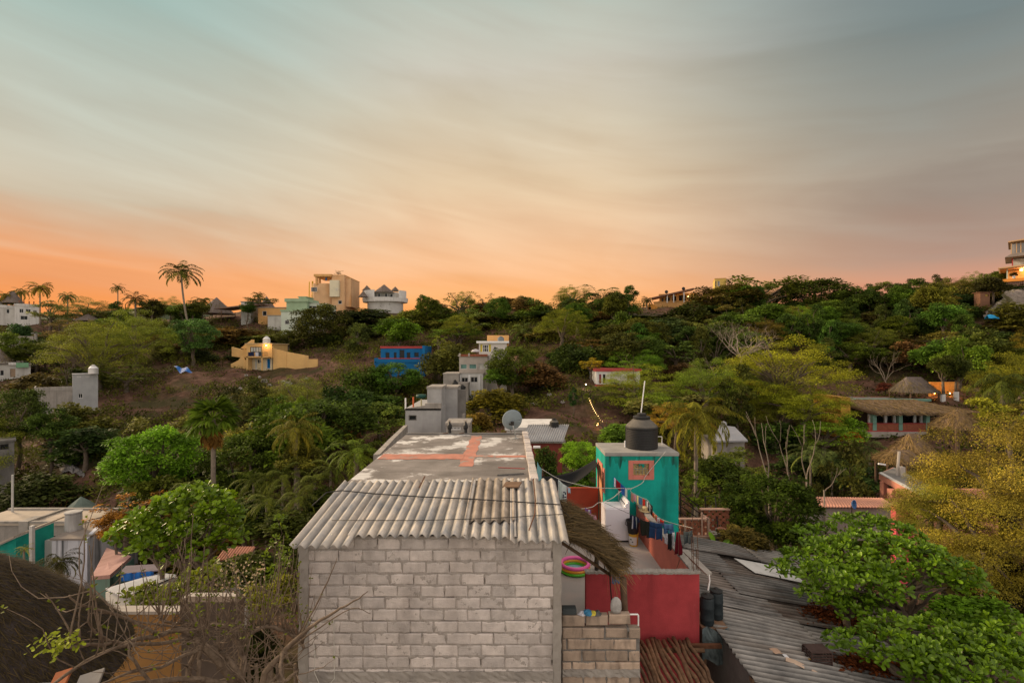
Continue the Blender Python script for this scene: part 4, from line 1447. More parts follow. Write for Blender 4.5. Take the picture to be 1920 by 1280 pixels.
# low block wall
lw = thing('low_block_wall', 'low unfinished block wall beside the block house', 'wall', (1.62, 8.45, .5))
R = random.Random(12)
mb = MB()
block_rows(mb, .935, 2.30, 5.13, 4.42, 8.45, R, px=.41)
block_rows(mb, .935, 2.30, 4.28, .9, 8.45, R, px=.41)
for x0, x1, zt in ((.935, 1.33, 5.34), (1.36, 1.74, 5.35), (1.76, 2.13, 5.37)):
    block_rows(mb, x0, x1, zt, zt - .1, 8.45, R, px=1, bl=.6)
mb.build('blocks', mat('tan_block', (.37, .29, .23), .95, .2, 5, .55, 45, rnd=.28, stain=(.08, .065, .055), stain_amt=.8, stain_scale=(5, 5, 1.5)), lw)
mb = MB(); mortar_sheet(mb, .935, 2.30, .6, 5.13, 8.468, R, 110, 240, .010); mb.box(.935, 2.30, 8.5, 8.58, .6, 5.12)
mb.build('mortar', CONC_D, lw, smooth=False)
mb = MB(); rough_box(mb, .935, 2.30, 8.43, 8.56, 4.28, 4.41, R, 30, vertical=False)
mb.build('tie_beam', CONC, lw)
sk = MB()
sk.lathe([(.085, 0), (.10, .06), (.098, .15), (.085, .20), (.06, .235), (.03, .26), (.001, .265)], (X(1155, 8.52), 8.52, 5.375), 14, sx=1.0, sy=.7)
so = solo('sack', 'pale stuffed sack sitting on the low block wall', 'sack', sk, mat('sack_cloth', (.36, .35, .34), .95, .3, 12, .6, 30), (X(1155, 8.52), 8.52, 5.375), smooth=True)
mb = MB(); mb.tube([P(1178, 1151, 8.5), P(1196, 1151, 8.5), P(1197, 1153, 8.5), P(1197, 1172, 8.5)], .014, 8)
solo('pipe', 'white plastic pipe elbow at the right end of the low block wall', 'pipe', mb, CLEANW, P(1178, 1151, 8.5))
R = random.Random(8)
for lab, u, v, c, s in (('crumpled blue rag on the low block wall', 1103, 1146, (.05, .2, .36), .08), ('crumpled yellow rag on the low block wall', 1112, 1146, (.5, .42, .06), .055),
                        ('black and white crumpled rag on the low block wall', 1120, 1146, (.10, .10, .10), .07), ('white crumpled bag on the low block wall', 1090, 1149, (.5, .5, .55), .06)):
    p = P(u, v, 8.5)
    mb = MB()
    mb.lathe([(s * R.uniform(.9, 1.2), 0), (s * R.uniform(.7, 1.1), s * .4), (s * R.uniform(.3, .7), s * .8), (.001, s * R.uniform(.9, 1.2))], (p.x, p.y, 5.345), 9)
    mb.v = [(a + R.uniform(-.2, .2) * s, b + R.uniform(-.2, .2) * s, max(5.345, c_ + R.uniform(-.25, .25) * s)) for a, b, c_ in mb.v]
    solo('rag', lab, 'rag', mb, fabric(c, lab.split()[1] + lab.split()[0]), (p.x, p.y, 5.345))
mb = MB(); mb.box(X(1054, 8.55), X(1080, 8.55), 8.47, 8.62, 5.35, 5.45)
solo('tray', 'dark grey tray on the left end of the low block wall', 'tray', mb, mat('dark_tray', (.05, .06, .065)), (1.0, 8.55, 5.35), bevel=.01)

# pole roof
pr_ = thing('pole_roof', 'low roof of dark unpeeled poles in front of the red front wall', 'roof', (3.2, 9.8, .5))
POLE = mat('unpeeled_pole', (.15, .085, .05), .9, .4, 9, .6, 25, rnd=.3, c2=(.24, .14, .08))
R = random.Random(3)
for q in range(17):
    x = 2.36 + q * .103 + R.uniform(-.015, .015)
    yb_, yf = 10.85 + R.uniform(-.12, .05), (8.6 if q < 13 else 9.3) + R.uniform(-.1, .1)
    pts = [(x + R.uniform(-.02, .02) + .03 * math.sin(k * 1.3 + q), yb_ + (yf - yb_) * k / 6, 3.5 + R.uniform(-.012, .012) - .02 * (k / 6)) for k in range(7)]
    mb = MB(); mb.tube(pts, [.044 + R.uniform(-.007, .007) for _ in pts], 8)
    mb.build('pole', POLE, pr_, smooth=True)
for y in (9.3, 10.6):
    mb = MB(); mb.tube([(2.35, y, 3.40), (4.3, y, 3.40)], .05, 8); mb.build('bearer', POLE, pr_)
mb = MB(); mb.box(3.9, 4.75, 10.72, 10.80, 3.36, 3.44)
mb.build('steel_beam', RUST, pr_)
for x in (2.4, 4.2):
    mb = MB(); mb.tube([(x, 9.4, .3), (x, 9.4, 3.36)], .06, 8); mb.build('post', POLE, pr_)

# ------------------------------------------------------------------ long shed roof of corrugated sheets on the right
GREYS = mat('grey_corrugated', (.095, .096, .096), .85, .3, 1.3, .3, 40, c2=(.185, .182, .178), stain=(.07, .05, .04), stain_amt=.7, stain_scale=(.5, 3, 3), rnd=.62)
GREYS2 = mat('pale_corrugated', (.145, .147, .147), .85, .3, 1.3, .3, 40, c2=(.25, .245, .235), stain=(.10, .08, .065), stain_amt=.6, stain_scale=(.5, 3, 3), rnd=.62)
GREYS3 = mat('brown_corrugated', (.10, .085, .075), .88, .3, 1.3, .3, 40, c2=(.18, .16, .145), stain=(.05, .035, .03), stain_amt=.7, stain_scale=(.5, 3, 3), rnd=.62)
sh = thing('shed', 'long shed under weathered grey corrugated sheets at the lower right', 'shed', (6.5, 12.5, .3))


def xsheet(x0, x1, y0, y1, dz, m, yaw, parent):
    mb = MB()
    n = int((y1 - y0) / .177 * 8)
    ta = math.tan(yaw)

    def fn(i, j):
        y, x = y0 + (y1 - y0) * i, x0 + (x1 - x0) * j
        jag = .015 * math.sin(y * 40)
        xx = x + (jag if j in (0, 1) else 0)
        z = 3.58 - .177 * (xx - 4.75) + dz + .034 * math.cos(2 * math.pi * (y - y0) / .177) + .012 * math.sin(xx * 1.9 + y * .8)
        return (xx, y + (xx - x0) * ta, z)
    rr_ = random.Random(n)
    mb.grid(fn, n, 14, 0, lambda i, j: min(1, max(0, .5 + .42 * math.cos(2 * math.pi * (y1 - y0) * i / .177) + rr_.uniform(-.14, .14))))  # crest and groove tones put into the colour so the ribs read stronger
    return mb.build('corrugated_sheet', m, parent, smooth=True, solid=.009)


for x0, x1, y0, y1, dz, m_, yaw in (
        (4.9, 11.2, 9.3, 17.0, -.09, GREYS3, 0), (4.74, 7.05, 9.20, 11.25, .06, GREYS2, -.03), (6.9, 9.2, 9.0, 11.0, .02, GREYS, -.02),
        (5.05, 7.3, 11.10, 12.35, .03, GREYS2, -.09), (7.1, 9.6, 10.9, 12.1, 0, GREYS2, -.06),
        (4.95, 7.0, 12.2, 13.35, .045, GREYS, -.02), (6.85, 9.5, 12.1, 13.2, .01, GREYS3, -.01),
        (4.5, 6.6, 13.2, 14.6, .03, GREYS3, .0), (6.3, 8.7, 13.1, 14.5, .07, GREYS, -.035),
        (4.5, 6.9, 14.45, 15.95, .05, GREYS, .01), (6.8, 9.2, 14.4, 15.3, .02, GREYS3, -.03),
        (5.8, 8.6, 15.85, 17.2, .10, GREYS, -.02), (8.3, 11.2, 15.7, 17.1, .12, GREYS2, -.02), (9.0, 11.5, 12.0, 15.6, -.02, GREYS3, 0)):
    xsheet(x0, x1, y0, y1, dz, m_, yaw, sh)
mb = MB(); mb.hexa([(7.55, 14.75, 3.19), (9.0, 14.6, 2.94), (9.1, 15.6, 2.92), (7.35, 15.7, 3.22)], [(7.55, 14.75, 3.205), (9.0, 14.6, 2.955), (9.1, 15.6, 2.935), (7.35, 15.7, 3.235)])
mb.build('white_sheet', WHITE, sh)
mb = MB()
for y in (9.5, 11.5, 13.5, 15.5):
    mb.hexa([(4.8, y, 3.42), (11.3, y, 2.27), (11.3, y + .1, 2.27), (4.8, y + .1, 3.42)], [(4.8, y, 3.52), (11.3, y, 2.37), (11.3, y + .1, 2.37), (4.8, y + .1, 3.52)])
mb.build_each('rafter', WOOD, sh)
mb = MB(); mb.box(4.9, 5.0, 9.6, 17, .2, 3.40); mb.box(5.0, 11.2, 17.3, 17.45, .2, 2.6); mb.box(11.2, 11.35, 9.6, 17.4, .2, 2.2)
mb.build('wall', CONC_D, sh)
mb = MB()
for x in (4.95, 5.35):
    mb.tube([(x, 9.35, .3), (x, 9.35, 3.42)], .06, 8)
mb.build_each('post', WOOD, sh)
# water barrels and gutter beside the red front wall
for u, lab in ((1326, 'black water barrel against the end of the red front wall'), (1343, 'black water barrel standing out from the red front wall beside the shed roof')):
    y = 11.25 if u < 1330 else 11.5
    x = X(u, y)
    th = thing('barrel', lab, 'barrel', (x, y, 3.62))
    mb = MB(); mb.lathe([(.14, 0), (.155, .03), (.15, .12), (.158, .13), (.15, .15), (.15, .38), (.158, .40), (.15, .42), (.15, .58), (.13, .63)], (x, y, 3.62), 20)
    mb.build('body', mat('blue_black_plastic', (.018, .026, .032), .55, .3, 4), th, smooth=True)
    mb = MB(); mb.lathe([(.14, .63), (.145, .66), (.06, .69), (.04, .72), (.001, .72)], (x, y, 3.62), 18)
    mb.build('lid', BLACKPL, th)
mb = MB(); mb.box(4.45, 5.05, 11.05, 11.75, 3.56, 3.62); mb.box(4.5, 4.56, 11.1, 11.16, .3, 3.56); mb.box(4.94, 5.0, 11.1, 11.16, .3, 3.56)
solo('platform', 'dark wooden platform under the two black barrels', 'platform', mb, WOOD, (4.75, 11.4, .3))
mb = MB()
R = random.Random(9)
mb.grid(lambda i, j: (4.42 + .62 * i, 10.98 + .05 * math.sin(i * 9) + .04 * R.random(), 3.62 - .75 * j + .05 * math.sin(i * 7)), 14, 8)
solo('tarp', 'crumpled blue grey tarp hanging below the black barrels', 'tarp', mb, mat('tarp_grey', (.10, .13, .14), .6, .5, 4, .6, 12), (4.7, 11.0, 3.6), solid=.01)
gt = thing('gutter', 'short grey gutter spout with a white downpipe above the barrels', 'gutter', (4.72, 11.9, 4.75))
mb = MB(); mb.hexa([(4.42, 12.3, 4.86), (4.56, 12.3, 4.86), (4.86, 11.55, 4.62), (4.74, 11.5, 4.62)], [(4.40, 12.3, 4.92), (4.58, 12.3, 4.92), (4.88, 11.55, 4.67), (4.72, 11.5, 4.67)])
mb.build('trough', CONC, gt)
mb = MB(); mb.tube([(4.80, 11.55, 4.66), (4.80, 11.5, 4.5), (4.74, 11.45, 4.30)], .018, 7)
mb.build('downpipe', CLEANW, gt)
# litter on the shed roof
CARD = mat('cardboard', (.42, .28, .20), .9, .15, 3)


def on_shed(u, v):
    # intersect the view ray with the roof plane
    kx, kz = (u - CX) / F, (v - CY) / F
    y = (EYE - 3.58 - .177 * 4.75) / (kz - .177 * kx)
    return Vector((kx * y, y, EYE - kz * y))


for lab, u, v, sx, sy, c, rz in (('torn brown cardboard flap lying on the shed roof', 1455, 1228, .22, .17, CARD, .3), ('pale cardboard strip lying on the shed roof', 1490, 1250, .34, .13, mat('pale_card', (.50, .37, .28)), -.5),
                                 ('small white carton on the shed roof between the cardboard pieces', 1473, 1237, .10, .10, mat('white_card', (.62, .62, .64)), .1), ('yellowish leaf shaped scrap on the shed roof', 1517, 1242, .09, .05, mat('yellow_scrap', (.42, .25, .06)), -.6),
                                 ('pale scrap of paper near the shed eave', 1527, 1266, .10, .05, mat('pale_card', (.5, .4, .3)), -.7)):
    p = on_shed(u, v)
    mb = MB()
    mb.grid(lambda i, j: ((i - .5) * sx * 1.0, (j - .5) * sy, .02 + .05 * sx * math.sin(i * 3.1) + .03 * j * sx), 6, 3)
    o = solo('cardboard' if 'card' in lab else 'scrap', lab, 'litter', mb, c, (0, 0, 0), solid=.006)
    o.location = p + Vector((0, 0, .07)); o.rotation_euler = (.05, .17, rz)
p = on_shed(1532, 1240)
cr_ = thing('crate', 'dark brown upturned plastic crate on the shed roof', 'crate', tuple(p + Vector((0, 0, .04))))
mb = MB()
q = p + Vector((0, 0, .04))
CRM = mat('brown_plastic', (.06, .035, .03), .7, .3, 4)
mb.box(q.x - .22, q.x + .22, q.y - .16, q.y + .16, q.z + .24, q.z + .26)
mb.build('base', CRM, cr_)
mb = MB()
for k in range(5):
    z0 = q.z - .06 + k * .06
    mb.box(q.x - .22, q.x + .22, q.y - .165, q.y - .155, z0, z0 + .035); mb.box(q.x - .22, q.x + .22, q.y + .155, q.y + .165, z0, z0 + .035)
    mb.box(q.x - .225, q.x - .215, q.y - .16, q.y + .16, z0, z0 + .035); mb.box(q.x + .215, q.x + .225, q.y - .16, q.y + .16, z0, z0 + .035)
for sx in (-.22, .22):
    for sy in (-.16, .16):
        mb.box(q.x + sx - .012, q.x + sx + .012, q.y + sy - .012, q.y + sy + .012, q.z - .08, q.z + .24)
mb.build('sides', CRM, cr_)
RN_ = np.random.default_rng(11)
for u0, u1, v0, v1, K in ((1520, 1660, 1135, 1195, 2600), (1585, 1760, 1235, 1282, 2600)):
    B, D, Nn = [], [], []
    for _ in range(K):
        t_ = RN_.uniform()
        p = on_shed(u0 + (u1 - u0) * t_ + RN_.normal() * 12, v0 + (v1 - v0) * (t_ * .75 + .25 * RN_.uniform()) + RN_.normal() * 5)
        B.append(tuple(p + Vector((0, 0, .03 + abs(RN_.normal()) * .05)))); a = RN_.uniform(0, 6.28)
        D.append((math.cos(a), math.sin(a), RN_.uniform(-.2, .4))); Nn.append((RN_.normal() * .3, RN_.normal() * .3, 1))
    me = leaves_mesh('leaf_litter', B, D, Nn, RN_.uniform(.06, .15, K), RN_.uniform(.03, .07, K), RN_.uniform(0, .9, K), T_DIA, .3, .3, (STRAW,))
    o = bpy.data.objects.new('leaf_litter', me); COL.objects.link(o); o.color = (.13, .04, .022, 1); tag(o, kind='stuff')


# ================================================================== houses on the hillside
def wall_grid(mb, x0, x1, z0, z1, y0, y1, holes):
    xs = sorted({x0, x1, *[h for q in holes for h in q[:2] if x0 < h < x1]})
    zs = sorted({z0, z1, *[h for q in holes for h in q[2:4] if z0 < h < z1]})
    for zb, zt in zip(zs, zs[1:]):
        run = None
        for a, b in zip(xs, xs[1:]):
            cx_, cz = (a + b) / 2, (zb + zt) / 2
            solid_ = not any(q[0] < cx_ < q[1] and q[2] < cz < q[3] for q in holes)
            if solid_:
                run = (run[0], b) if run else (a, b)
            if (not solid_ or b == xs[-1]) and run:
                mb.box(run[0], run[1], y0, y1, zb, zt); run = None


def opening(th, hx0, hx1, hz0, hz1, yf, fm, pm=None, mull=(1, 0), name='window', fw=.06):
    mb = MB()
    for a, b, c, d in ((hx0, hx0 + fw, hz0, hz1), (hx1 - fw, hx1, hz0, hz1), (hx0 + fw, hx1 - fw, hz1 - fw, hz1), (hx0 + fw, hx1 - fw, hz0, hz0 + fw)):
        mb.box(a, b, yf + .04, yf + .12, c, d)
    for k in range(1, mull[0] + 1):
        x = hx0 + (hx1 - hx0) * k / (mull[0] + 1)
        mb.box(x - fw / 3, x + fw / 3, yf + .05, yf + .11, hz0 + fw, hz1 - fw)
    for k in range(1, mull[1] + 1):
        z = hz0 + (hz1 - hz0) * k / (mull[1] + 1)
        mb.box(hx0 + fw, hx1 - fw, yf + .052, yf + .108, z - fw / 3, z + fw / 3)
    f = mb.build(name, fm, th)
    mb = MB(); mb.box(hx0 + fw * .5, hx1 - fw * .5, yf + .13, yf + .14, hz0 + fw * .5, hz1 - fw * .5)
    mb.build('pane', pm or GLASS, f)
    return f


def block(th, u0, u1, vt, vb, Y, depth, m, wins=(), roof=None, roof_over=.15, roof_t=.16, fm=None, base=None, wname='wall', par=0):
    """one box-shaped volume of a house, front at distance Y; wins: (u0,v0,u1,v1[,mullions[,pane]])"""
    x0, x1, z1 = X(u0, Y), X(u1, Y), Z(vt, Y)
    z0 = Z(vb, Y)
    if base is None:
        z0 = min(z0, ground((x0 + x1) / 2, Y)) - .6
    elif base != 'hang':
        z0 = base
    holes = [(X(w[0], Y), X(w[2], Y), Z(w[3], Y), Z(w[1], Y)) for w in wins]
    mb = MB()
    wall_grid(mb, x0, x1, z0, z1, Y, Y + .2, holes)
    mb.box(x0, x0 + .2, Y + .2, Y + depth, z0, z1); mb.box(x1 - .2, x1, Y + .2, Y + depth, z0, z1)
    mb.box(x0 + .2, x1 - .2, Y + depth - .2, Y + depth, z0, z1)
    if base == 'hang':
        mb.box(x0 + .2, x1 - .2, Y + .2, Y + depth - .2, z0, z0 + .15)
    mb.build(wname, m, th)
    mb = MB(); mb.box(x0 - roof_over, x1 + roof_over, Y - roof_over, Y + depth + roof_over, z1 + .003, z1 + roof_t)
    if par:
        for a, b, c, d in ((x0 - roof_over, x1 + roof_over, Y - roof_over, Y - roof_over + .15), (x0 - roof_over, x0 - roof_over + .15, Y, Y + depth), (x1 + roof_over - .15, x1 + roof_over, Y, Y + depth)):
            mb.box(a, b, c, d, z1 + roof_t + .002, z1 + roof_t + par)
    mb.build('roof', roof or m, th)
    for w, h in zip(wins, holes):
        opening(th, *h, Y, (fm or WHITE) if len(w) < 7 else w[6], w[5] if len(w) > 5 and w[5] else None, w[4] if len(w) > 4 else (1, 0), fw=min(.08, (h[1] - h[0]) * .1))
    return x0, x1, z0, z1


def turn(th):
    """houses at the ends of the slope face the valley"""
    a = math.atan2(WL[th.name].x, WL[th.name].y)
    th.rotation_euler.z = -a
    th.scale.x = math.cos(a)


def hthing(name, label, u, Y, cat='house', group=None):
    x = X(u, Y)
    return thing(name, label, cat, (x, Y, ground(x, Y)), group)


OCH = mat('ochre_plaster', (.60, .34, .13), .85, .12, .6, .15, 12, stain=(.40, .23, .10), stain_amt=.45, stain_scale=(1, 1, .2))
PEACH = mat('peach_plaster', (.62, .39, .22), .85, .12, .5, .15, 12, stain=(.50, .22, .06), stain_amt=.75, stain_scale=(.35, .35, .12))
MINT = mat('mint_plaster', (.30, .40, .27), .85, .14, .6, .15, 12)
PALEG = mat('pale_green_plaster', (.52, .58, .50), .85, .1, .6, .15, 12)
BLUEP = mat('blue_plaster', (.008, .13, .33), .8, .14, .6, .15, 12)
REDT = mat('red_trim', (.38, .06, .06), .8, .15, 1, .1, 12)
GREYW = mat('grey_white_plaster', (.50, .49, .47), .85, .15, .6, .15, 12, stain=(.28, .26, .24), stain_amt=.5, stain_scale=(1, 1, .2))
GREENT = mat('sea_green_paint', (.16, .30, .25), .8, .15, 1, .1, 12)
BRICK = mat('red_brick', (.26, .085, .05), .9, .25, 5, .3, 20)
LIT = mat('lit_curtain', (.8, .42, .12), .8, .2, 2, 0, emit=.9)
LAMPM = mat('lamp_glow', (1, .62, .24), .5, 0, 1, 0, emit=5)


def lamp(u, v, Y, r, label, energy=30, name='lamp', col=(1, .6, .25)):
    p = P(u, v, Y)
    th = thing(name, label, 'lamp', tuple(p))
    mb = MB(); mb.lathe([(.001, -r), (r * .7, -r * .7), (r, 0), (r * .7, r * .7), (.001, r)], p, 12); mb.build('bulb', LAMPM, th, smooth=True)
    mb = MB(); mb.lathe([(r * .5, r * .7), (r * .5, r * 1.4), (.001, r * 1.4)], p, 10); mb.build('socket', IRON, th)
    L = bpy.data.lights.new('lamp_light', 'POINT'); L.energy = energy; L.color = col; L.shadow_soft_size = r
    lo = bpy.data.objects.new('lamp_light', L); COL.objects.link(lo); lo.parent = th; lo.location = (0, -r * 1.6, 0)
    return th


# A white villa at the left edge
Y = 112
t_ = hthing('white_villa', 'white villa with thatched roof at the left end of the ridge', 30, Y)
block(t_, -30, 34, 578, 602, Y, 8, GREYW, [(12, 580, 18, 588, (0, 0)), (-20, 581, -8, 590, (1, 0))], roof=WHITE, par=.5)
block(t_, 19, 66, 573, 602, Y - 1, 8, WHITE, [(28, 578, 36, 586, (1, 0)), (40, 578, 50, 585, (1, 0)), (54, 580, 62, 587, (1, 0)), (30, 591, 44, 599, (1, 0))], roof=WHITE, par=.4)
block(t_, -30, 20, 567, 579, Y + 2, 6, GREYW, [(-6, 569, 2, 577, (0, 0)), (6, 569, 16, 577, (1, 0))], roof=CONC)
mb = MB()
for u in (27, 36, 45, 55, 64):
    mb.box(X(u, Y) - .15, X(u, Y) + .15, Y - .6, Y - .3, Z(573, Y - .5), Z(563, Y - .5))
mb.build_each('terrace_post', BRICK, t_)
palapa('villa_thatch', None, 44, 547, 567, 48, Y - 1.5, 8, rid=6, posts=False, parent=t_, K=600)
turn(t_)
# B grey house below it
Y = 75
t_ = hthing('grey_house', 'grey house with thatch roof and green beam at the left edge', 25, Y)
block(t_, -40, 58, 684, 722, Y, 8, GREYW, [(-6, 693, 8, 704, (1, 0)), (18, 690, 30, 708, (0, 0), mat('tan_blind', (.33, .24, .17)))], roof=CONC)
mb = MB(); mb.box(X(30, Y), X(54, Y), Y - .4, Y - .15, Z(689, Y), Z(680, Y)); mb.build('beam', mat('green_beam', (.18, .36, .22)), t_)
mb = MB(); mb.box(X(16, Y), X(30, Y), Y - .4, Y - .15, Z(684, Y), Z(679, Y)); mb.build('beam', WHITE, t_)
palapa('house_thatch', None, 6, 653, 677, 96, Y - 1, 7, rid=50, posts=False, parent=t_, K=900)
turn(t_)
t_ = hthing('retaining_wall', 'long pale stained retaining wall above the grey thatched house', 20, 84, 'wall')
mb = MB(); mb.box(X(-40, 84), X(62, 84), 84, 84.4, ground(X(20, 84), 84) - 2, Z(630, 84)); mb.build('wall_face', CONC, t_)
mb = MB(); mb.box(X(64, 83.6), X(67, 83.6), 83.6, 83.9, ground(X(64, 84), 84) - 1, Z(624, 84)); mb.box(X(58, 83.6), X(68, 83.6), 83.6, 83.8, Z(625.5, 84), Z(624, 84)); mb.build('gate_post', CONC, t_)
# C grey concrete building
Y = 60
t_ = hthing('concrete_building', 'unpainted grey concrete building below the feathery tree on the left slope', 120, Y, 'building')
block(t_, 66, 142, 732, 768, Y, 4, CONC, [], par=.35, roof_over=.05)
block(t_, 132, 182, 703, 745, Y - .3, 2.6, mat('smooth_concrete', (.33, .335, .34), .9, .12, .8, .2, 12), [(140, 706, 148, 708, (0, 0), DARK), (157, 706, 165, 708, (0, 0), DARK), (143, 739, 152, 748, (1, 0))], roof_over=.05, roof_t=.1)
mb = MB()
for u in (90, 112):
    mb.box(X(u, Y) - .18, X(u, Y) + .18, Y - .02, Y + .05, Z(768, Y) - 1, Z(733, Y))
mb.build_each('pilaster', CONC, t_)
turn(t_)
water_tank(175, 61.2, .5, 1.15, Z(703, 60) + .11, 'white water tank on the grey concrete building at left', WHITE, CLEANW)
# H ochre low house with tiled roof on ridge
Y = 116
t_ = hthing('low_house', 'low ochre house with a flat eave on the ridge left of the green house', 470, Y)
block(t_, 484, 536, 577, 604, Y, 8, OCH, [(492, 583, 500, 592, (0, 0))], roof=CONC)
block(t_, 502, 530, 592, 612, Y - 3, 3, GREYW, [], roof=CONC)
mb = MB(); mb.hexa([(X(416, Y), Y - 3, Z(582, Y)), (X(485, Y), Y - 3, Z(574, Y)), (X(485, Y), Y + 5, Z(570, Y)), (X(416, Y), Y + 5, Z(579, Y))], [(X(416, Y), Y - 3, Z(580, Y)), (X(485, Y), Y - 3, Z(572, Y)), (X(485, Y), Y + 5, Z(568, Y)), (X(416, Y), Y + 5, Z(577, Y))])
mb.build('tiled_eave', mat('brown_tiles', (.20, .13, .10)), t_)
block(t_, 452, 470, 566, 600, Y + 1, 5, GREYW, [], roof=CONC)
palapa('thatched_hut', 'dark steep thatched hut on the ridge right of the tall palm', 406, 557, 586, 64, 117, mat_=THATCH, K=500, cat='hut')
palapa('thatched_hut', 'small dark thatched cone on the ridge between bushes and green house', 500, 555, 578, 34, 124, K=400, cat='hut')
palapa('thatched_hut', 'low grey thatched roof in the wood left of the feathery tree', 165, 588, 600, 44, 100, K=300, cat='hut', mat_=THATCH)
# I green house
Y = 108
t_ = hthing('green_house', 'pale green stepped house on the ridge left of the ochre tower', 570, Y)
block(t_, 527, 605, 584, 616, Y, 7, PALEG, [(534, 600, 542, 608, (1, 0))], roof=MINT, par=.3)
block(t_, 537, 576, 566, 586, Y + 1, 6, MINT, [], roof=MINT, par=.6, roof_over=.3)
block(t_, 560, 574, 557, 568, Y + 3, 4, MINT, [], roof=MINT)
block(t_, 572, 612, 570, 590, Y + 2, 6, PALEG, [(578, 573, 600, 579, (2, 0))], roof=GREYW)
# J ochre tower house
Y = 122
t_ = hthing('tower_house', 'tall peach and ochre tower house with rooftop terrace on the ridge', 620, Y)
x0, x1 = X(582, Y), X(622, Y)
zt, zb = Z(531, Y), Z(590, Y)
block(t_, 622, 646, 516, 590, Y, 9, PEACH, [(634, 563, 641, 570, (0, 0)), (635, 541, 638, 549, (0, 1))], roof=OCH, roof_over=.05, roof_t=.1)
block(t_, 645, 658, 522, 575, Y + 1, 7, PEACH, [], roof=OCH, roof_over=.05, base='hang')
# curved lower body: quarter-round wall flaring up
mb = MB()


def curv(i, j):
    a = math.pi * (1 + i)
    t2 = j
    r_ = (x1 - x0) / 2
    sc_ = .62 + .38 * min(1, (t2 * 1.8)) ** .7
    xc_ = x1 - r_ * sc_
    return (xc_ + r_ * sc_ * math.cos(a) * 1.0, Y + 1.5 + r_ * .55 * sc_ * math.sin(a), zb - 2 + (zt - zb + 2) * t2)


mb.grid(curv, 24, 12)
mb.box(x0 + .4, x1, Y + 1.6, Y + 8, zb - 2, zt - .3)
mb.build('wall', PEACH, t_, smooth=False)
for w in ((588, 540, 599, 548, (3, 1)),):
    h = (X(w[0], Y), X(w[2], Y), Z(w[3], Y), Z(w[1], Y))
    opening(t_, *h, Y - 1.55, WHITE, None, w[4])
mb = MB(); mb.box(X(618, Y - 1), X(635, Y - 1), Y - 1, Y, Z(556, Y - 1), Z(525, Y - 1)); mb.build('bay', mat('cream_plaster', (.62, .56, .42), .85, .1, .6), t_)
opening(t_, X(629.5, Y - 1), X(633, Y - 1), Z(545, Y - 1), Z(540, Y - 1), Y - 1.12, WHITE, None, (0, 1))
mb = MB(); mb.box(X(590, Y), X(623, Y), Y - .6, Y + 7, Z(519, Y), Z(514.5, Y)); mb.build('terrace_roof', OCH, t_)
mb = MB()
for u in (594, 597, 609):
    mb.box(X(u, Y) - .22, X(u, Y) + .22, Y - .3 + (u - 594) * .3, Y + .2 + (u - 594) * .3, Z(533, Y), Z(519, Y))
mb.build_each('post', OCH, t_)
mb = MB(); mb.box(X(608.5, Y), X(611.5, Y), Y + .5, Y + .6, Z(525, Y), Z(519.5, Y)); mb.build('banner', BLUEP, t_)
mb = MB()
for k in range(5):
    mb.box(X(577, Y) + k * .1, X(582, Y), Y + 1 + k * .5, Y + 1.4 + k * .5, Z(560, Y) + k, Z(556 - k * 4, Y))
mb.tube([(X(576.5, Y), Y + 1, Z(565, Y)), (X(577, Y), Y + 1, Z(527, Y))], .12, 6); mb.tube([(X(580, Y), Y + 2, Z(565, Y)), (X(580, Y), Y + 2, Z(525, Y))], .2, 6)
mb.build('spiral_stair', mat('yellow_paint', (.62, .42, .06)), t_)
tree('sparse', 634, 506, 515, 22, Y + 3, (.06, .06, .025), 'small bush growing on the roof of the ochre tower house', name='roof_bush', cat='shrub')
# K white round house with thatched cones
Y = 122
t_ = hthing('round_house', 'white rounded house with three thatched peaks on the ridge', 712, Y)
xc, yc_ = X(713, Y), Y + 5
ru = 42 / F * Y
mb = MB()
zt_, z2, z3, z4 = Z(542, Y), Z(558, Y), Z(564, Y), Z(592, Y)
mb.lathe([(ru * .80, z4 - 3 - EYE), (ru * .82, z3 - EYE)], (xc, yc_, EYE), 40, sy=.75)
mb.build('lower_wall', GREYW, t_)
mb = MB()
mb.lathe([(ru * .80, z3 - EYE), (ru * 1.02, z3 - EYE + .05), (ru * 1.05, z2 - EYE + .3), (ru * 1.0, z2 - EYE + .3), (ru * .98, z3 - EYE + .3)], (xc, yc_, EYE), 40, sy=.75)
mb.build('balcony', WHITE, t_)
mb = MB(); mb.lathe([(ru * .74, z3 - EYE + .3), (ru * .74, zt_ - EYE - .4)], (xc, yc_, EYE), 40, sy=.7); mb.build('upper_wall', GREYW, t_)
mb = MB()
for a0, a1 in ((200, 252), (318, 350)):
    mb.lathe([(ru * 1.0, z3 - EYE + .3), (ru * 1.0, zt_ - EYE)], (xc, yc_, EYE), 14, sy=.75, a0=rad(a0), a1=rad(a1))
mb.build('curved_screen', WHITE, t_, solid=.25)
for u in (697, 709, 722, 731):
    y = yc_ - ru * .70 * math.sqrt(max(.05, 1 - ((X(u, Y) - xc) / (ru * .74)) ** 2)) * .98 - .25
    opening(t_, X(u - 2.6, Y), X(u + 2.6, Y), Z(559, Y), Z(549, Y), y, GREYW, None, (0, 0), 'doorway')
for u, v0, v1, w_ in ((712, 567, 574, 2.2), (726, 568, 570, 2)):
    y = yc_ - ru * .82 * .75 * math.sqrt(max(.05, 1 - ((X(u, Y) - xc) / (ru * .82)) ** 2)) - .1
    opening(t_, X(u - w_, Y), X(u + w_, Y), Z(v1, Y), Z(v0, Y), y, GREYW, None, (0, 0))
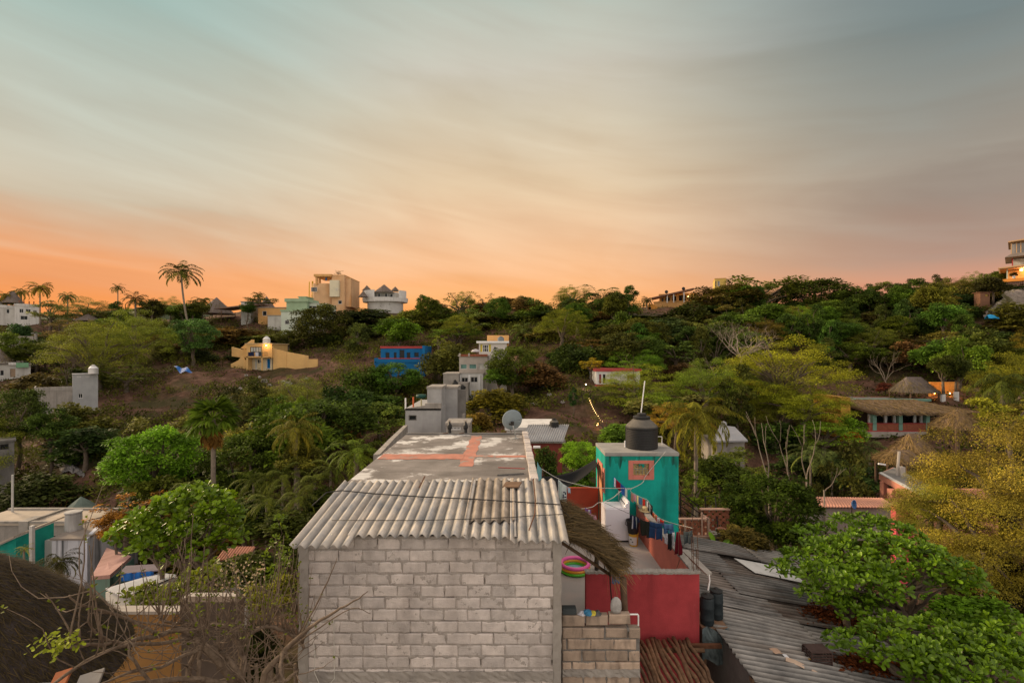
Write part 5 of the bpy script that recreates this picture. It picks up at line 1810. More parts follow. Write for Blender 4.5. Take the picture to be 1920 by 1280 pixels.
for u, vt, vb, w, yo in ((688, 535, 544, 18, 4), (720, 533, 547, 40, 0), (741, 537, 545, 16, 4)):
    palapa('thatch_peak', None, u, vt, vb, w, Y + yo, w / F * Y * .9, posts=False, parent=t_, K=250)
palapa('thatch_peak', None, 681, 545, 556, 18, Y - .5, 2.2, posts=False, parent=t_, K=150)
# L yellow house
Y = 85
t_ = hthing('yellow_house', 'two storey yellow house with a stepped garden wall on the left slope', 480, Y)
YEL = mat('yellow_plaster', (.66, .42, .17), .85, .1, .6, .15, 12, stain=(.50, .33, .16), stain_amt=.4, stain_scale=(1, 1, .2))
block(t_, 462, 510, 645, 671, Y, 6, YEL, [(469, 650, 490, 660, (3, 0), mat('pale_curtain', (.5, .5, .46)), IRON)], roof=mat('yellow_coping', (.55, .40, .22)), roof_over=.2, base=Z(671, Y))
block(t_, 470, 510, 669, 694, Y + .5, 5, mat('cream_yellow', (.62, .52, .34), .85, .1, .6), [(483, 674, 487, 681, (0, 0)), (488, 675, 491, 680, (0, 1)), (500, 672, 507, 691, (0, 0), BLUEP), (478.5, 673, 482, 692, (0, 0), mat('pale_curtain', (.5, .5, .46)))], roof=YEL)
mb = MB(); mb.box(X(468, Y), X(508, Y), Y - 1.1, Y, Z(670, Y), Z(668, Y)); mb.box(X(468, Y), X(471, Y), Y - 1.1, Y + .3, Z(694, Y), Z(668, Y)); mb.box(X(496, Y), X(498, Y), Y - 1.1, Y - .9, Z(694, Y), Z(645, Y))
mb.build('balcony', YEL, t_)
mb = MB()
for k in range(18):
    x = X(471, Y) + (X(507, Y) - X(471, Y)) * k / 17
    mb.box(x - .015, x + .015, Y - 1.08, Y - 1.05, Z(668, Y), Z(660, Y))
mb.box(X(471, Y), X(507, Y), Y - 1.09, Y - 1.04, Z(660.5, Y), Z(660, Y))
mb.build('railing', IRON, t_)
mb = MB(); mb.prism_y([(X(510, Y), Z(694, Y)), (X(576, Y), Z(697, Y)), (X(576, Y), Z(667, Y)), (X(534, Y), Z(659, Y)), (X(510, Y), Z(653, Y))], Y + .4, Y + .7)
mb.box(X(575, Y), X(595, Y), Y + .1, Y + .4, Z(699, Y), Z(673, Y)); mb.box(X(533, Y), X(535.5, Y), Y + .32, Y + .4, Z(692, Y), Z(659, Y))
mb.prism_y([(X(427, Y), Z(668, Y)), (X(462, Y), Z(672, Y)), (X(462, Y), Z(655, Y)), (X(446, Y), Z(655, Y)), (X(427, Y), Z(650, Y))], Y + 1.2, Y + 1.5)
mb.prism_y([(X(438, Y), Z(652, Y)), (X(446, Y), Z(655, Y)), (X(463, Y), Z(643, Y)), (X(463, Y), Z(636, Y)), (X(459, Y), Z(636, Y))], Y + 2.2, Y + 2.5)
mb.prism_y([(X(436, Y), Z(698, Y)), (X(474, Y), Z(694, Y)), (X(470, Y), Z(684, Y)), (X(456, Y), Z(667, Y)), (X(450, Y), Z(675, Y)), (X(436, Y), Z(682, Y))], Y - .5, Y - .2)
mb.build_each('garden_wall', YEL, t_)
for u0, u1, lab, m_ in ((472, 483, 'dark blanket airing on the yellow house balcony rail', NAVY), (485, 491, 'white cloth airing on the yellow house balcony rail', WHT), (491, 497, 'blue grey cloth airing on the yellow house balcony rail', GREYJ)):
    mb = MB(); mb.grid(lambda i, j: (X(u0, Y) + (X(u1, Y) - X(u0, Y)) * i, Y - 1.13 - .04 * math.sin(i * 9), Z(660, Y) - j * .7), 6, 4)
    solo('cloth', lab, 'cloth', mb, m_, (X(u0, Y), Y - 1.1, Z(660, Y)), solid=.02)
water_tank(500, Y + 3, .62, 1.35, Z(645, Y) + .17, 'white water tank on the flat roof of the yellow house', WHITE, CLEANW)
lamp(499.5, 647.5, Y - .25, .15, 'glowing lamp under the eave of the yellow house', 60)
# M blue house
Y = 73
t_ = hthing('blue_house', 'bright blue two storey house with red trim on the middle slope', 750, Y)
block(t_, 714, 792, 653, 676, Y + 1, 6, BLUEP, [(722, 660, 731, 672, (0, 0)), (738, 660, 744, 674, (0, 0)), (748, 655, 759, 674, (0, 0)), (762, 660, 770, 672, (0, 0)), (776, 660, 786, 670, (0, 0))], roof=REDT, fm=BLUEP, roof_over=.1, roof_t=.35)
block(t_, 704, 792, 680, 708, Y, 7, BLUEP, [], roof=BLUEP, fm=BLUEP, roof_over=.1)
mb = MB(); mb.box(X(704, Y), X(789, Y), Y - .15, Y, Z(678, Y), Z(672, Y)); mb.box(X(702, Y), X(705, Y), Y - .1, Y + 1.5, Z(684, Y), Z(671, Y)); mb.build('balcony_wall', BLUEP, t_)
mb = MB(); mb.box(X(710, Y), X(788, Y), Y - .2, Y - .12, Z(672.5, Y), Z(671, Y)); mb.build('balcony_rail', REDT, t_)
mb = MB(); mb.box(X(792, Y), X(797, Y), Y - .2, Y + 6, Z(708, Y), Z(648, Y)); mb.build('side_wall', BLUEP, t_)
# N stepped concrete terrace house
Y = 58
CONCB = mat('beige_concrete', (.40, .36, .325), .9, .15, .8, .2, 12, stain=(.22, .19, .17), stain_amt=.5, stain_scale=(1, 1, .2))
t_ = hthing('stepped_house', 'tall stepped concrete house with big windows in the middle of the slope', 890, Y)
CURT = mat('sea_green_curtain', (.12, .24, .22), .8, .3, 2)
block(t_, 861, 914, 668, 706, Y + .5, 5, CONCB, [(863, 682, 876, 692, (0, 0), CURT), (879, 682, 894, 692, (0, 0), CURT), (897, 681, 912, 692, (1, 0), mat('pale_curtain', (.5, .5, .46)))], roof=CONCB, fm=GREYW)
block(t_, 862, 906, 700, 740, Y, 5, WHITE, [(865, 707, 878, 717, (1, 0)), (882, 706, 896, 717, (1, 0))], roof=CONCB, fm=GREYW, roof_over=.08)
mb = MB()
for u in (862.5, 880, 899):
    mb.box(X(u, Y) - .11, X(u, Y) + .11, Y - .1, Y - .003, Z(735, Y), Z(703, Y))
mb.build_each('column', CLEANW, t_)
mb = MB(); mb.box(X(861, Y), X(914, Y), Y + .3, Y + .6, Z(668, Y), Z(664, Y)); mb.build_each('brick_parapet', BRICK, t_)
mb = MB()
for u in (861.5, 879):
    mb.box(X(u, Y) - .1, X(u, Y) + .1, Y + .25, Y + .42, Z(668, Y), Z(662, Y))
mb.build_each('parapet_post', CONCB, t_)
YC = mat('yellow_curtain', (.62, .50, .06), .8, .2, 2)
block(t_, 898, 950, 643, 673, Y + 3, 5, mat('cream_white', (.60, .56, .53), .85, .1, .8), [(900, 645, 905, 660, (0, 0), YC), (905, 646, 916, 660, (2, 1)), (916, 645, 921, 660, (0, 0), YC), (926, 650, 930, 655, (0, 0))], roof=CLEANW, roof_over=.3, roof_t=.25)
mb = MB(); mb.box(X(898, Y), X(916, Y), Y + 2.2, Y + 3, Z(671, Y), Z(669.5, Y)); mb.build('ledge', CLEANW, t_)
mb = MB(); mb.prism_z([(X(912, 64), 66), (X(954, 64), 66), (X(954, 64), 66.3), (X(912, 64), 66.3)], Z(650, 64), Z(627.5, 64)); mb.build('rear_wall', OCH, t_)
block(t_, 831, 860, 702, 730, Y - 1.5, 4, CONC, [], roof=CONC, roof_over=.05)
block(t_, 858, 878, 720, 745, Y - 2.5, 2, CONC, [], roof=CONC, roof_over=.03)
water_tank(939, 62, .42, .62, Z(643, 61) + .28, 'small grey tank on the white top storey of the stepped house', mat('grey_tank', (.16, .18, .20)), mat('grey_tank', (.16, .18, .20)), ribs=False)
water_tank(853, 54.5, .35, .85, Z(726, 54.5), 'black tank with a white band beside the stepped house, the left one', BLACKPL, BLACKPL)
water_tank(867, 54.5, .36, .5, Z(729.5, 54.5), 'squat black tank at the foot of the stepped house', BLACKPL, BLACKPL, ribs=False)
um = thing('parasol', 'pale parasol on the roof terrace of the stepped house', 'parasol', tuple(P(892, 664, 60)))
mb = MB(); p = P(892, 654, 60); mb.lathe([(.6, -.35), (.42, -.12), (.001, 0)], p, 12); mb.build('canopy', mat('pale_canvas', (.45, .42, .44)), um, solid=.02)
mb = MB(); mb.tube([P(892, 654, 60), P(892, 668, 60)], .03, 6); mb.build('pole', IRON, um)
# O nearer grey concrete house right behind the slab
Y = 33
t_ = hthing('grey_concrete_house', 'raw grey concrete house with a tall stair block behind the flat roof', 810, Y)
CH = mat('cast_concrete', (.36, .355, .355), .9, .18, .9, .25, 14, stain=(.22, .215, .21), stain_amt=.5, stain_scale=(1.5, 1.5, .3))
block(t_, 760, 827, 770, 860, Y, 6, CH, [(766, 778, 781, 788, (0, 0))], roof=CH, fm=CONC_D, roof_over=.02)
mb = MB(); mb.prism_y([(X(760, Y), Z(769, Y)), (X(827, Y), Z(769, Y)), (X(827, Y), Z(756, Y)), (X(797, Y), Z(756, Y)), (X(797, Y), Z(760, Y)), (X(782, Y), Z(762, Y)), (X(760, Y), Z(765.5, Y))], Y - .02, Y + .25); mb.build('parapet', CONC, t_)
block(t_, 801, 828, 729, 772, Y + .6, 2.4, CH, [], roof=CONC, roof_over=.04, base=Z(771, Y))
block(t_, 826, 857, 729, 860, Y + 2.5, 2.5, CH, [], roof=CONC, roof_over=.04)
for u, v0, v1, m_ in ((760.5, 767, 746, CLEANW), (775, 763, 744, mat('orange_pipe', (.55, .13, .05))), (790, 761, 748, mat('tan_pipe', (.4, .36, .22)))):
    mb = MB(); mb.tube([P(u, v0, Y + .1), P(u, v1, Y + .1)], .055, 7); mb.build('pipe', m_, t_)
mb = MB(); p = P(790, 742, Y + 1); mb.lathe([(.35, -.12), (.38, 0), (.33, .1), (.001, .14)], p, 16); solo('basin', 'dark green upturned basin on the grey concrete house roof', 'basin', mb, mat('green_basin', (.01, .06, .05), .6), tuple(p))
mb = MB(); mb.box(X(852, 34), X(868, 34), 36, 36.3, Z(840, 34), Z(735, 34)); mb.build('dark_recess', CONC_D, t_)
mb = MB(); mb.tube([P(868, 805, 34), P(868, 790, 34), P(870, 775, 34)], .10, 7); mb.build('stack', CONC, t_)
block(t_, 836, 880, 797, 830, 30, 2, CONC, [(842, 800, 864, 806, (2, 0))], roof=CONC, roof_over=.05)
# low corrugated house behind the slab's right corner
Y = 24
t_ = hthing('low_metal_house', 'low house with grey corrugated roof behind the satellite dish', 1020, Y)
mb = MB()
x0, x1 = X(975, Y), X(1056, Y)
mb.grid(lambda i, j: (x0 + (x1 - x0) * i + .5 * j, Y + 1.6 * j, Z(828, Y) + .62 * j + .02 * math.cos(i * 2 * math.pi * 18)), 180, 4)
mb.build('corrugated_roof', mat('grey_metal', (.30, .30, .31), .6, .15, 1, .1, 20, stain=(.2, .18, .16), stain_amt=.4), t_, smooth=True, solid=.01)
block(t_, 978, 1054, 830, 850, Y + .3, 3, mat('dull_red_wall', (.22, .05, .04)), [], roof=CONC)
block(t_, 950, 1045, 806, 815, Y + 1.7, 3, GREYW, [], roof=WHITE, roof_over=.1)
water_tank(1039, 25.5, .24, .52, Z(807, 25.7) + .17, 'small black water tank on the low house behind the satellite dish', BLACKPL, TANKG)
mb = MB(); mb.tube([P(1000, 838, 20), P(1013, 838, 20)], .06, 8); solo('pipe', 'white pipe end sticking out beyond the flat roof edge', 'pipe', mb, CLEANW, P(1000, 838, 20))
# kerbed path wall left of the slab
mb = MB()
for (u0, v0, y0), (u1, v1, y1) in (((700, 852, 20), (730, 822, 25)), ((730, 822, 25), (757, 797, 32))):
    a, b = P(u0, v0, y0), P(u1, v1, y1)
    mb.hexa([(a.x, a.y, a.z - 3), (b.x, b.y, b.z - 3), (b.x + .25, b.y + .1, b.z - 3), (a.x + .25, a.y + .1, a.z - 3)], [tuple(a), tuple(b), (b.x + .25, b.y + .1, b.z), (a.x + .25, a.y + .1, a.z)])
solo('kerb_wall', 'sloping pale concrete kerb wall beside the grey concrete house', 'wall', mb, CONC, P(730, 822, 25))
# Q white house with red stripe
Y = 58
t_ = hthing('white_stilt_house', 'small white house with red bands on stilts behind feathery trees', 1160, Y)
block(t_, 1118, 1200, 696, 720, Y, 5, WHITE, [(1123, 701, 1128, 719, (0, 0), mat('maroon_curtain', (.22, .03, .05))), (1130, 701, 1136, 719, (0, 0)), (1175, 702, 1188, 712, (1, 0), mat('maroon_curtain', (.22, .03, .05)))], roof=REDT, roof_t=.3, base='hang')
mb = MB(); mb.box(X(1117, Y), X(1200, Y), Y - .7, Y + 4, Z(724, Y), Z(721.5, Y)); mb.build('floor_band', REDT, t_)
mb = MB()
for u in (1119, 1158, 1197):
    mb.box(X(u, Y) - .15, X(u, Y) + .15, Y + .2, Y + .5, ground(X(u, Y), Y) - 1, Z(724, Y)); 
mb.build_each('stilt', CONC, t_)
# R string lights and path lamp
lamp(1098.5, 720.5, 57, .09, 'white glowing path lamp left of the white stilt house', 40, 'path_lamp', (1, .9, .7))
sl = thing('string_lights', 'string of small warm bulbs descending the path below the stilt house', 'string lights', tuple(P(1115, 770, 48)))
pts = [(1104.5, 746, 52), (1108, 755, 51), (1112, 764, 50), (1117, 773, 49), (1123, 781, 48), (1129, 789, 47)]
mb = MB(); mb.tube([P(*q) for q in pts], .006, 4); mb.build('wire', IRON, sl)
for k in range(13):
    t2 = k / 12 * (len(pts) - 1); i = min(int(t2), len(pts) - 2); f_ = t2 - i
    p = P(*pts[i]).lerp(P(*pts[i + 1]), f_)
    mb = MB(); mb.lathe([(.001, -.10), (.034, -.08), (.042, -.05), (.02, -.01), (.001, 0)], p, 8); mb.build('bulb', LAMPM, sl, smooth=True)
    if k % 4 == 1:
        L = bpy.data.lights.new('bulb_light', 'POINT'); L.energy = 3; L.color = (1, .55, .2); L.shadow_soft_size = .06
        lo = bpy.data.objects.new('bulb_light', L); COL.objects.link(lo); lo.parent = sl; lo.location = p - WL[sl.name] + Vector((0, -.15, -.1))
for u, v, lab in ((1121.5, 793.5, 'small warm lamp at the foot of the string lights, upper one'), (1120, 797, 'small warm lamp at the foot of the string lights, lower one')):
    lamp(u, v, 46, .07, lab, 6, 'path_lamp')
# S ridge house on the right
Y = 114
t_ = hthing('ridge_house', 'long orange house with a sloping tiled veranda roof on the right ridge', 1255, Y)
block(t_, 1226, 1302, 566, 592, Y, 7, OCH, [], roof=OCH)
block(t_, 1230, 1302, 552, 568, Y + 2.4, 5, OCH, [(1234, 558, 1238, 566, (0, 0)), (1241, 557, 1250, 567, (0, 0), DARK), (1254, 555, 1262, 566, (0, 0), DARK), (1266, 554, 1280, 566, (1, 0), DARK), (1284, 552, 1298, 560, (1, 0), LIT)], roof=OCH, fm=OCH)
mb = MB(); mb.hexa([(X(1222, Y), Y - 1.2, Z(560, Y)), (X(1300, Y), Y - 1.2, Z(545, Y)), (X(1300, Y), Y + 6, Z(541, Y)), (X(1222, Y), Y + 6, Z(557, Y))], [(X(1222, Y), Y - 1.2, Z(557.5, Y)), (X(1300, Y), Y - 1.2, Z(542.5, Y)), (X(1300, Y), Y + 6, Z(538.5, Y)), (X(1222, Y), Y + 6, Z(554.5, Y))])
mb.build('veranda_roof', mat('dark_tiles', (.17, .085, .06)), t_)
mb = MB()
for u, v0 in ((1251, 553), (1263, 550), (1282, 546)):
    mb.box(X(u, Y) - .12, X(u, Y) + .12, Y - .9, Y - .66, Z(568, Y), Z(v0, Y))
mb.build_each('veranda_post', WHITE, t_)
mb = MB(); mb.prism_y([(X(1213, Y), Z(588, Y)), (X(1234, Y), Z(588, Y)), (X(1232, Y), Z(575, Y)), (X(1224, Y), Z(570, Y)), (X(1215, Y), Z(571, Y))], Y - 2, Y - 1.7); mb.build('stair_wall', mat('orange_plaster', (.62, .28, .06)), t_)
mb = MB(); mb.box(X(1216, Y), X(1221, Y), Y - 2.1, Y - 2.02, Z(586, Y), Z(576, Y)); mb.build('doorway', DARK, t_)
block(t_, 1330, 1350, 527, 546, Y + 3, 5, mat('yellow_plaster2', (.60, .42, .12)), [(1331, 531, 1333, 541, (0, 0)), (1335, 531, 1339, 540, (0, 0), mat('grey_curtain', (.25, .25, .27)))], roof=OCH, roof_over=.05)
lt_ = lamp(1290, 556, Y - .4, .15, 'warm lamp on the veranda of the long ridge house', 60)
for u, v in ((1250, 547), (1282, 541)):
    p = P(u, v, Y + 3)
    th = thing('satellite_dish', 'small dark satellite dish on the left part of the veranda roof' if u == 1250 else 'small dark satellite dish on the right part of the veranda roof', 'satellite dish', (p.x, p.y, p.z - 1.2))
    mb = MB(); mb.lathe([(.001, 0), (.3, .05), (.42, .16)], (p.x, p.y, p.z), 14); mb.v = [(a, p.y + (c_ - p.z), p.z + (b - p.y)) for a, b, c_ in mb.v]; mb.build('reflector', BLACKPL, th, solid=.02)
    mb = MB(); mb.tube([(p.x, p.y + .1, p.z - 1.6), (p.x, p.y + .05, p.z)], .05, 6); mb.build('mast', IRON, th)
turn(bpy.data.objects['ridge_house'])
# T cliff house
Y = 92
t_ = hthing('cliff_house', 'three level orange lit house on the cliff at the right edge', 1905, Y)
TAN = mat('tan_plaster', (.50, .32, .18), .85, .1, .6)
ORG = mat('orange_band', (.66, .26, .05), .85, .1, .6)
zf = lambda v: Z(v, Y)
x0 = X(1879, Y); x1 = X(2010, Y)
mb = MB(); mb.box(x0 + .3, x1, Y, Y + 9, zf(537), zf(528)); mb.build('base_wall', mat('reddish_stone', (.33, .20, .15)), t_)
mb = MB(); mb.box(x0, x1, Y - .4, Y + 9, zf(527.5), zf(522)); mb.build('balcony_band', ORG, t_)
mb = MB(); mb.box(X(1888, Y), x1, Y + 3, Y + 9, zf(522), zf(503)); mb.build('wall', mat('warm_wall', (.62, .36, .14)), t_)
mb = MB(); mb.hexa([(X(1874, Y), Y - 1.5, zf(503)), (x1, Y - 1.5, zf(497)), (x1, Y + 9, zf(497)), (X(1874, Y), Y + 9, zf(503))], [(X(1871, Y), Y - 1.5, zf(501)), (x1, Y - 1.5, zf(494)), (x1, Y + 9, zf(494)), (X(1871, Y), Y + 9, zf(501))]); mb.build('canopy', TAN, t_)
mb = MB(); mb.box(X(1897, Y), x1, Y + 2, Y + 9, zf(496), zf(483)); mb.build('middle_wall', GREYW, t_)
mb = MB(); mb.hexa([(X(1884, Y), Y - 1, zf(482)), (x1, Y - 1, zf(480)), (x1, Y + 9, zf(480)), (X(1884, Y), Y + 9, zf(482))], [(X(1884, Y), Y - 1, zf(481.5)), (X(1900, Y), Y - 1, zf(475)), (x1, Y + 9, zf(474)), (X(1884, Y), Y + 9, zf(480))]); mb.build('eave', mat('brown_grey_eave', (.24, .20, .18)), t_)
mb = MB(); mb.box(X(1897, Y), X(1899.5, Y), Y + 1.2, Y + 1.5, zf(497), zf(481)); mb.build('red_post', REDT, t_)
mb = MB()
for u in (1896, 1906, 1914, 1922):
    mb.box(X(u, Y) - .1, X(u, Y) + .1, Y, Y + .3, zf(476), zf(455))
mb.build_each('frame_post', TAN, t_)
mb = MB(); mb.box(X(1897, Y), x1, Y + .5, Y + .6, zf(475), zf(456)); mb.build('glazing', mat('sky_reflecting_glass', (.25, .23, .22), .1, .1, 1, 0, spec=.8), t_)
mb = MB(); mb.hexa([(X(1890, Y), Y - .8, zf(454)), (x1, Y - .8, zf(449)), (x1, Y + 9, zf(449)), (X(1890, Y), Y + 9, zf(454))], [(X(1890, Y), Y - .8, zf(452)), (x1, Y - .8, zf(446)), (x1, Y + 9, zf(446)), (X(1890, Y), Y + 9, zf(452))]); mb.build('top_roof', TAN, t_)
mb = MB()
for k in range(26):
    x = x0 + .3 + k * .4
    mb.box(x - .04, x + .04, Y - .08, Y - .01, zf(536), zf(528))
mb.build_each('baluster', RUST, t_)
mb = MB(); mb.box(X(1887, Y), X(1889.5, Y), Y + .2, Y + .5, zf(522), zf(502)); mb.build('mint_post', PALEG, t_)
turn(t_)
lamp(1915, 506, Y + 1, .25, 'round glowing lamp under the canopy of the cliff house', 150)
pl = thing('potted_plant', 'potted plant on the orange balcony of the cliff house', 'potted plant', tuple(P(1901, 522, Y)))
mb = MB(); p = P(1901, 520, Y); mb.lathe([(.18, 0), (.28, .5), (.24, .5)], (p.x, Y, zf(522)), 12); mb.build('pot', WHITE, pl)
c = bpy.data.objects.new('leaves', crown_mesh('bushy', 1)[0]); COL.objects.link(c); c.parent = pl; c.location = (0, 0, .4); c.scale = (1.5, 1.2, .9); c.color = (.03, .04, .015, 1)
# cliff rock and small shed beside it
ROCK = mat('pale_rock', (.24, .205, .175), .95, .35, .5, .9, 3, c2=(.38, .33, .30), patch=(.10, .09, .04), patch_at=.50, patch_scale=.5)
Rr = random.Random(77)
mb = MB()


def cliff(i, j):
    u = 1876 + 130 * i; v = 538 + 56 * j
    y = 92.5 - 9 * j ** .9 - 2 * math.sin(i * 7 + j * 4) * .5
    p = P(u + 12 * math.sin(j * 5) - (22 * j if i < .2 else 0), v + (6 * math.sin(i * 11) if j < .1 else 0), y)
    return (p.x + Rr.uniform(-.25, .25), p.y + Rr.uniform(-.3, .3), p.z + Rr.uniform(-.2, .2))


mb.grid(cliff, 26, 18)
tag(mb.build('cliff_rock', ROCK, smooth=False), kind='structure')
Y = 88
t_ = hthing('hillside_shed', 'small rust brown shed on the slope below the cliff house', 1840, Y, 'shed')
block(t_, 1838, 1856, 549, 560, Y, 1.2, mat('rust_boards', (.17, .085, .05)), [(1847, 551, 1854, 556, (0, 0), mat('ochre_board', (.3, .2, .05)))], roof=RUST, fm=RUST)
mb = MB(); R = random.Random(2); p = P(1865, 596, 80)
mb.grid(lambda i, j: (p.x - .9 + 1.9 * i, p.y + .8 * j + .1 * math.sin(i * 8), p.z - .3 + .9 * math.sin(math.pi * (.1 + .8 * j)) * (.75 + .25 * math.sin(i * 5)) + R.uniform(-.05, .05)), 10, 8)
solo('tarp', 'bright blue tarp heap on the slope below the cliff house', 'tarp', mb, mat('blue_tarp', (.02, .30, .62), .6, .15, 3), tuple(p), solid=.03)
p0, p1, p2, p3 = P(326, 690, 76), P(350, 692, 75), P(361, 700, 73), P(338, 701, 73)
mb = MB(); mb.grid(lambda i, j: tuple((p0 * (1 - i) + p1 * i) * (1 - j) + (p3 * (1 - i) + p2 * i) * j + Vector((0, 0, .15 * math.sin(i * 7 + j * 5) + .25))), 10, 8)
solo('tarp', 'blue tarp spread on the bare ground left of the yellow house', 'tarp', mb, mat('deep_blue_tarp', (.015, .12, .42), .6, .2, 3), tuple(p0), solid=.03)
# U resort with palapa
Y = 50
t_ = hthing('resort_house', 'long thatched resort house with green posts and brick railing on the right', 1700, Y, 'building')
x0, x1 = X(1612, Y), X(1775, Y)
mb = MB(); mb.box(x0 - .6, x1, Y - 1.2, Y + 5, Z(816, Y), Z(806, Y)); mb.build('deck', CONCB, t_)
mb = MB()
wall_grid(mb, x0, x1, Z(806, Y), Z(770, Y), Y + 2.8, Y + 3.0, [(X(1633, Y + 2.8), X(1671, Y + 2.8), Z(797, Y), Z(776, Y)), (X(1681, Y + 2.8), X(1719, Y + 2.8), Z(797, Y), Z(776, Y)), (X(1730, Y + 2.8), X(1768, Y + 2.8), Z(797, Y), Z(776, Y))])
mb.build('wall', mat('dark_brown_wall', (.09, .06, .045)), t_)
for a, b in ((1633, 1671), (1681, 1719), (1730, 1768)):
    opening(t_, X(a, Y + 2.8), X(b, Y + 2.8), Z(797, Y), Z(776, Y), Y + 2.8, IRON, None, (4, 1), fw=.08)
mb = MB()
for u in (1628, 1676, 1726):
    mb.box(X(u, Y) - .19, X(u, Y) + .19, Y - .9, Y - .55, Z(806, Y), Z(775, Y))
mb.build_each('post', GREENT, t_)
mb = MB()
for u in (1633.5, 1664, 1680.5, 1719, 1731):
    mb.box(X(u, Y) - .12, X(u, Y) + .12, Y + .2, Y + .35, Z(793, Y), Z(777, Y))
mb.build_each('curtain', CLEANW, t_)
mb = MB(); mb.box(x0 + .3, x1, Y - .85, Y - .62, Z(804, Y), Z(792, Y)); mb.build('brick_railing', BRICK, t_)
mb = MB(); mb.box(x0, x1, Y - .95, Y - .55, Z(806, Y), Z(804.3, Y)); mb.box(x0 + .2, x1, Y - .9, Y - .58, Z(792, Y), Z(791, Y)); mb.build('railing_edge', REDT, t_)
mb = MB(); mb.grid(lambda i, j: (X(1598, Y) + 1.5 * j + (X(1768, Y) - X(1598, Y) + 1.2 * j) * i, Y + 3.6 - 5.1 * j, Z(751, Y + 3.6) - (Z(751, Y + 3.6) - Z(776, Y - 1.5)) * j + .05 * math.sin(i * 60 + j * 5)), 60, 10)
mb.build('thatch_roof', THATCH_B, t_, solid=.25)
Rn = np.random.default_rng(3)


def fnr(K):
    i, j = Rn.uniform(0, 1, K), Rn.uniform(0, .98, K)
    p = np.stack([X(1598, Y) + 1.5 * j + (X(1768, Y) - X(1598, Y) + 1.2 * j) * i, Y + 3.6 - 5.1 * j, Z(751, Y + 3.6) - (Z(751, Y + 3.6) - Z(776, Y - 1.5)) * j + .14], 1)
    return p, np.tile(np.array([[.1, -5.1, -2.2]]), (K, 1)), np.tile(np.array([[0, .4, .9]]), (K, 1))


thatch_strands('thatch_fringe', fnr, 2600, Rn, .7, .06, t_, (.20, .145, .115), lift=.1)
mb = MB(); mb.box(X(1600, Y + 4), X(1745, Y + 4), Y + 3.9, Y + 4.2, Z(752, Y + 4), Z(747.5, Y + 4)); mb.build('terrace_beam', GREENT, t_)
mb = MB(); mb.box(X(1600, Y + 4), X(1745, Y + 4), Y + 4.2, Y + 9, Z(754, Y + 4), Z(751.5, Y + 4)); mb.build('terrace_floor', CONC_D, t_)
mb = MB(); mb.box(X(1602, Y + 8.6), X(1622, Y + 8.6), Y + 8.6, Y + 8.8, Z(752, Y + 8.6), Z(743, Y + 8.6)); mb.box(X(1634, Y + 8.6), X(1676, Y + 8.6), Y + 8.6, Y + 8.8, Z(752, Y + 8.6), Z(743, Y + 8.6)); mb.build_each('brick_parapet', BRICK, t_)
mb = MB(); mb.box(X(1583, Y - 1), X(1601, Y - 1), Y - .5, Y + 4, Z(800, Y), Z(744, Y)); mb.build('yellow_wall', mat('mustard_plaster', (.48, .27, .05), .85, .15, 1), t_)
mb = MB(); mb.box(X(1565, Y - 2), X(1581, Y - 2), Y - 2, Y, Z(812, Y), Z(772, Y)); mb.build('orange_wall', mat('orange_plaster', (.62, .28, .06)), t_)
mb = MB(); mb.box(X(1570, Y - 2.1), X(1575, Y - 2.1), Y - 2.1, Y - 2.03, Z(781, Y), Z(775, Y)); mb.build('vent', DARK, t_)
mb = MB()
for u in (1640, 1700, 1760):
    mb.box(X(u, Y) - .25, X(u, Y) + .25, Y, Y + .5, ground(X(u, Y), Y) - 1, Z(816, Y))
mb.build_each('pier', CONC_D, t_)
palapa('palapa', 'grey thatched palapa with a short ridge above the resort house', 1713, 706, 737, 74, 54.5, 4.2, rid=28, K=1300, post_to=Z(752, 54), flare=1.0)
palapa('palapa', 'round brown thatched palapa with a pointed top in front of the resort house', 1795, 768, 808, 84, 38, K=1800, mat_=THATCH_B, col=(.22, .16, .12), flare=1.25)
palapa('palapa', 'ragged brown thatched gable beside the pink balcony house', 1712, 812, 868, 56, 34, 4, rid=18, K=1800, mat_=THATCH_B, col=(.22, .16, .12), flare=1.0)
palapa('palapa', 'low wide thatched eave above the pink balcony house', 1690, 843, 872, 76, 33, 3, rid=30, K=1500, mat_=THATCH_B, col=(.21, .15, .11), flare=1.0)
# V lamp-lit wall
Y = 58
t_ = hthing('lit_wall', 'orange lamp lit wall glowing between the trees right of the palapa', 1770, Y, 'wall')
mb = MB(); mb.box(X(1745, Y), X(1796, Y), Y, Y + .3, ground(X(1770, Y), Y) - 1, Z(716, Y)); mb.build('wall_face', mat('orange_plaster', (.62, .28, .06)), t_)
for u, lab in ((1752, 'left small lamp in front of the orange lit wall'), (1781, 'right small lamp in front of the orange lit wall')):
    lamp(u, 737, Y - 1.0, .08, lab, 60, 'wall_lamp', (1, .42, .1))
for u, lab in ((1762, 'left dark tree with a white painted foot before the orange lit wall'), (1787, 'right dark tree with a white painted foot before the orange lit wall')):
    t2 = tree('round', u + 6, 664, 722, 52, 55, (.035, .045, .015), lab, trunk_r=.16)
    p = P(u, 745, 54.8)
    gz = ground(p.x, 55)
    mb = MB(); mb.tube([(X(u + 6, 55), 55, gz - .2), (X(u + 6, 55), 55, gz + .9)], .25, 9); mb.build('painted_foot', CLEANW, t2)
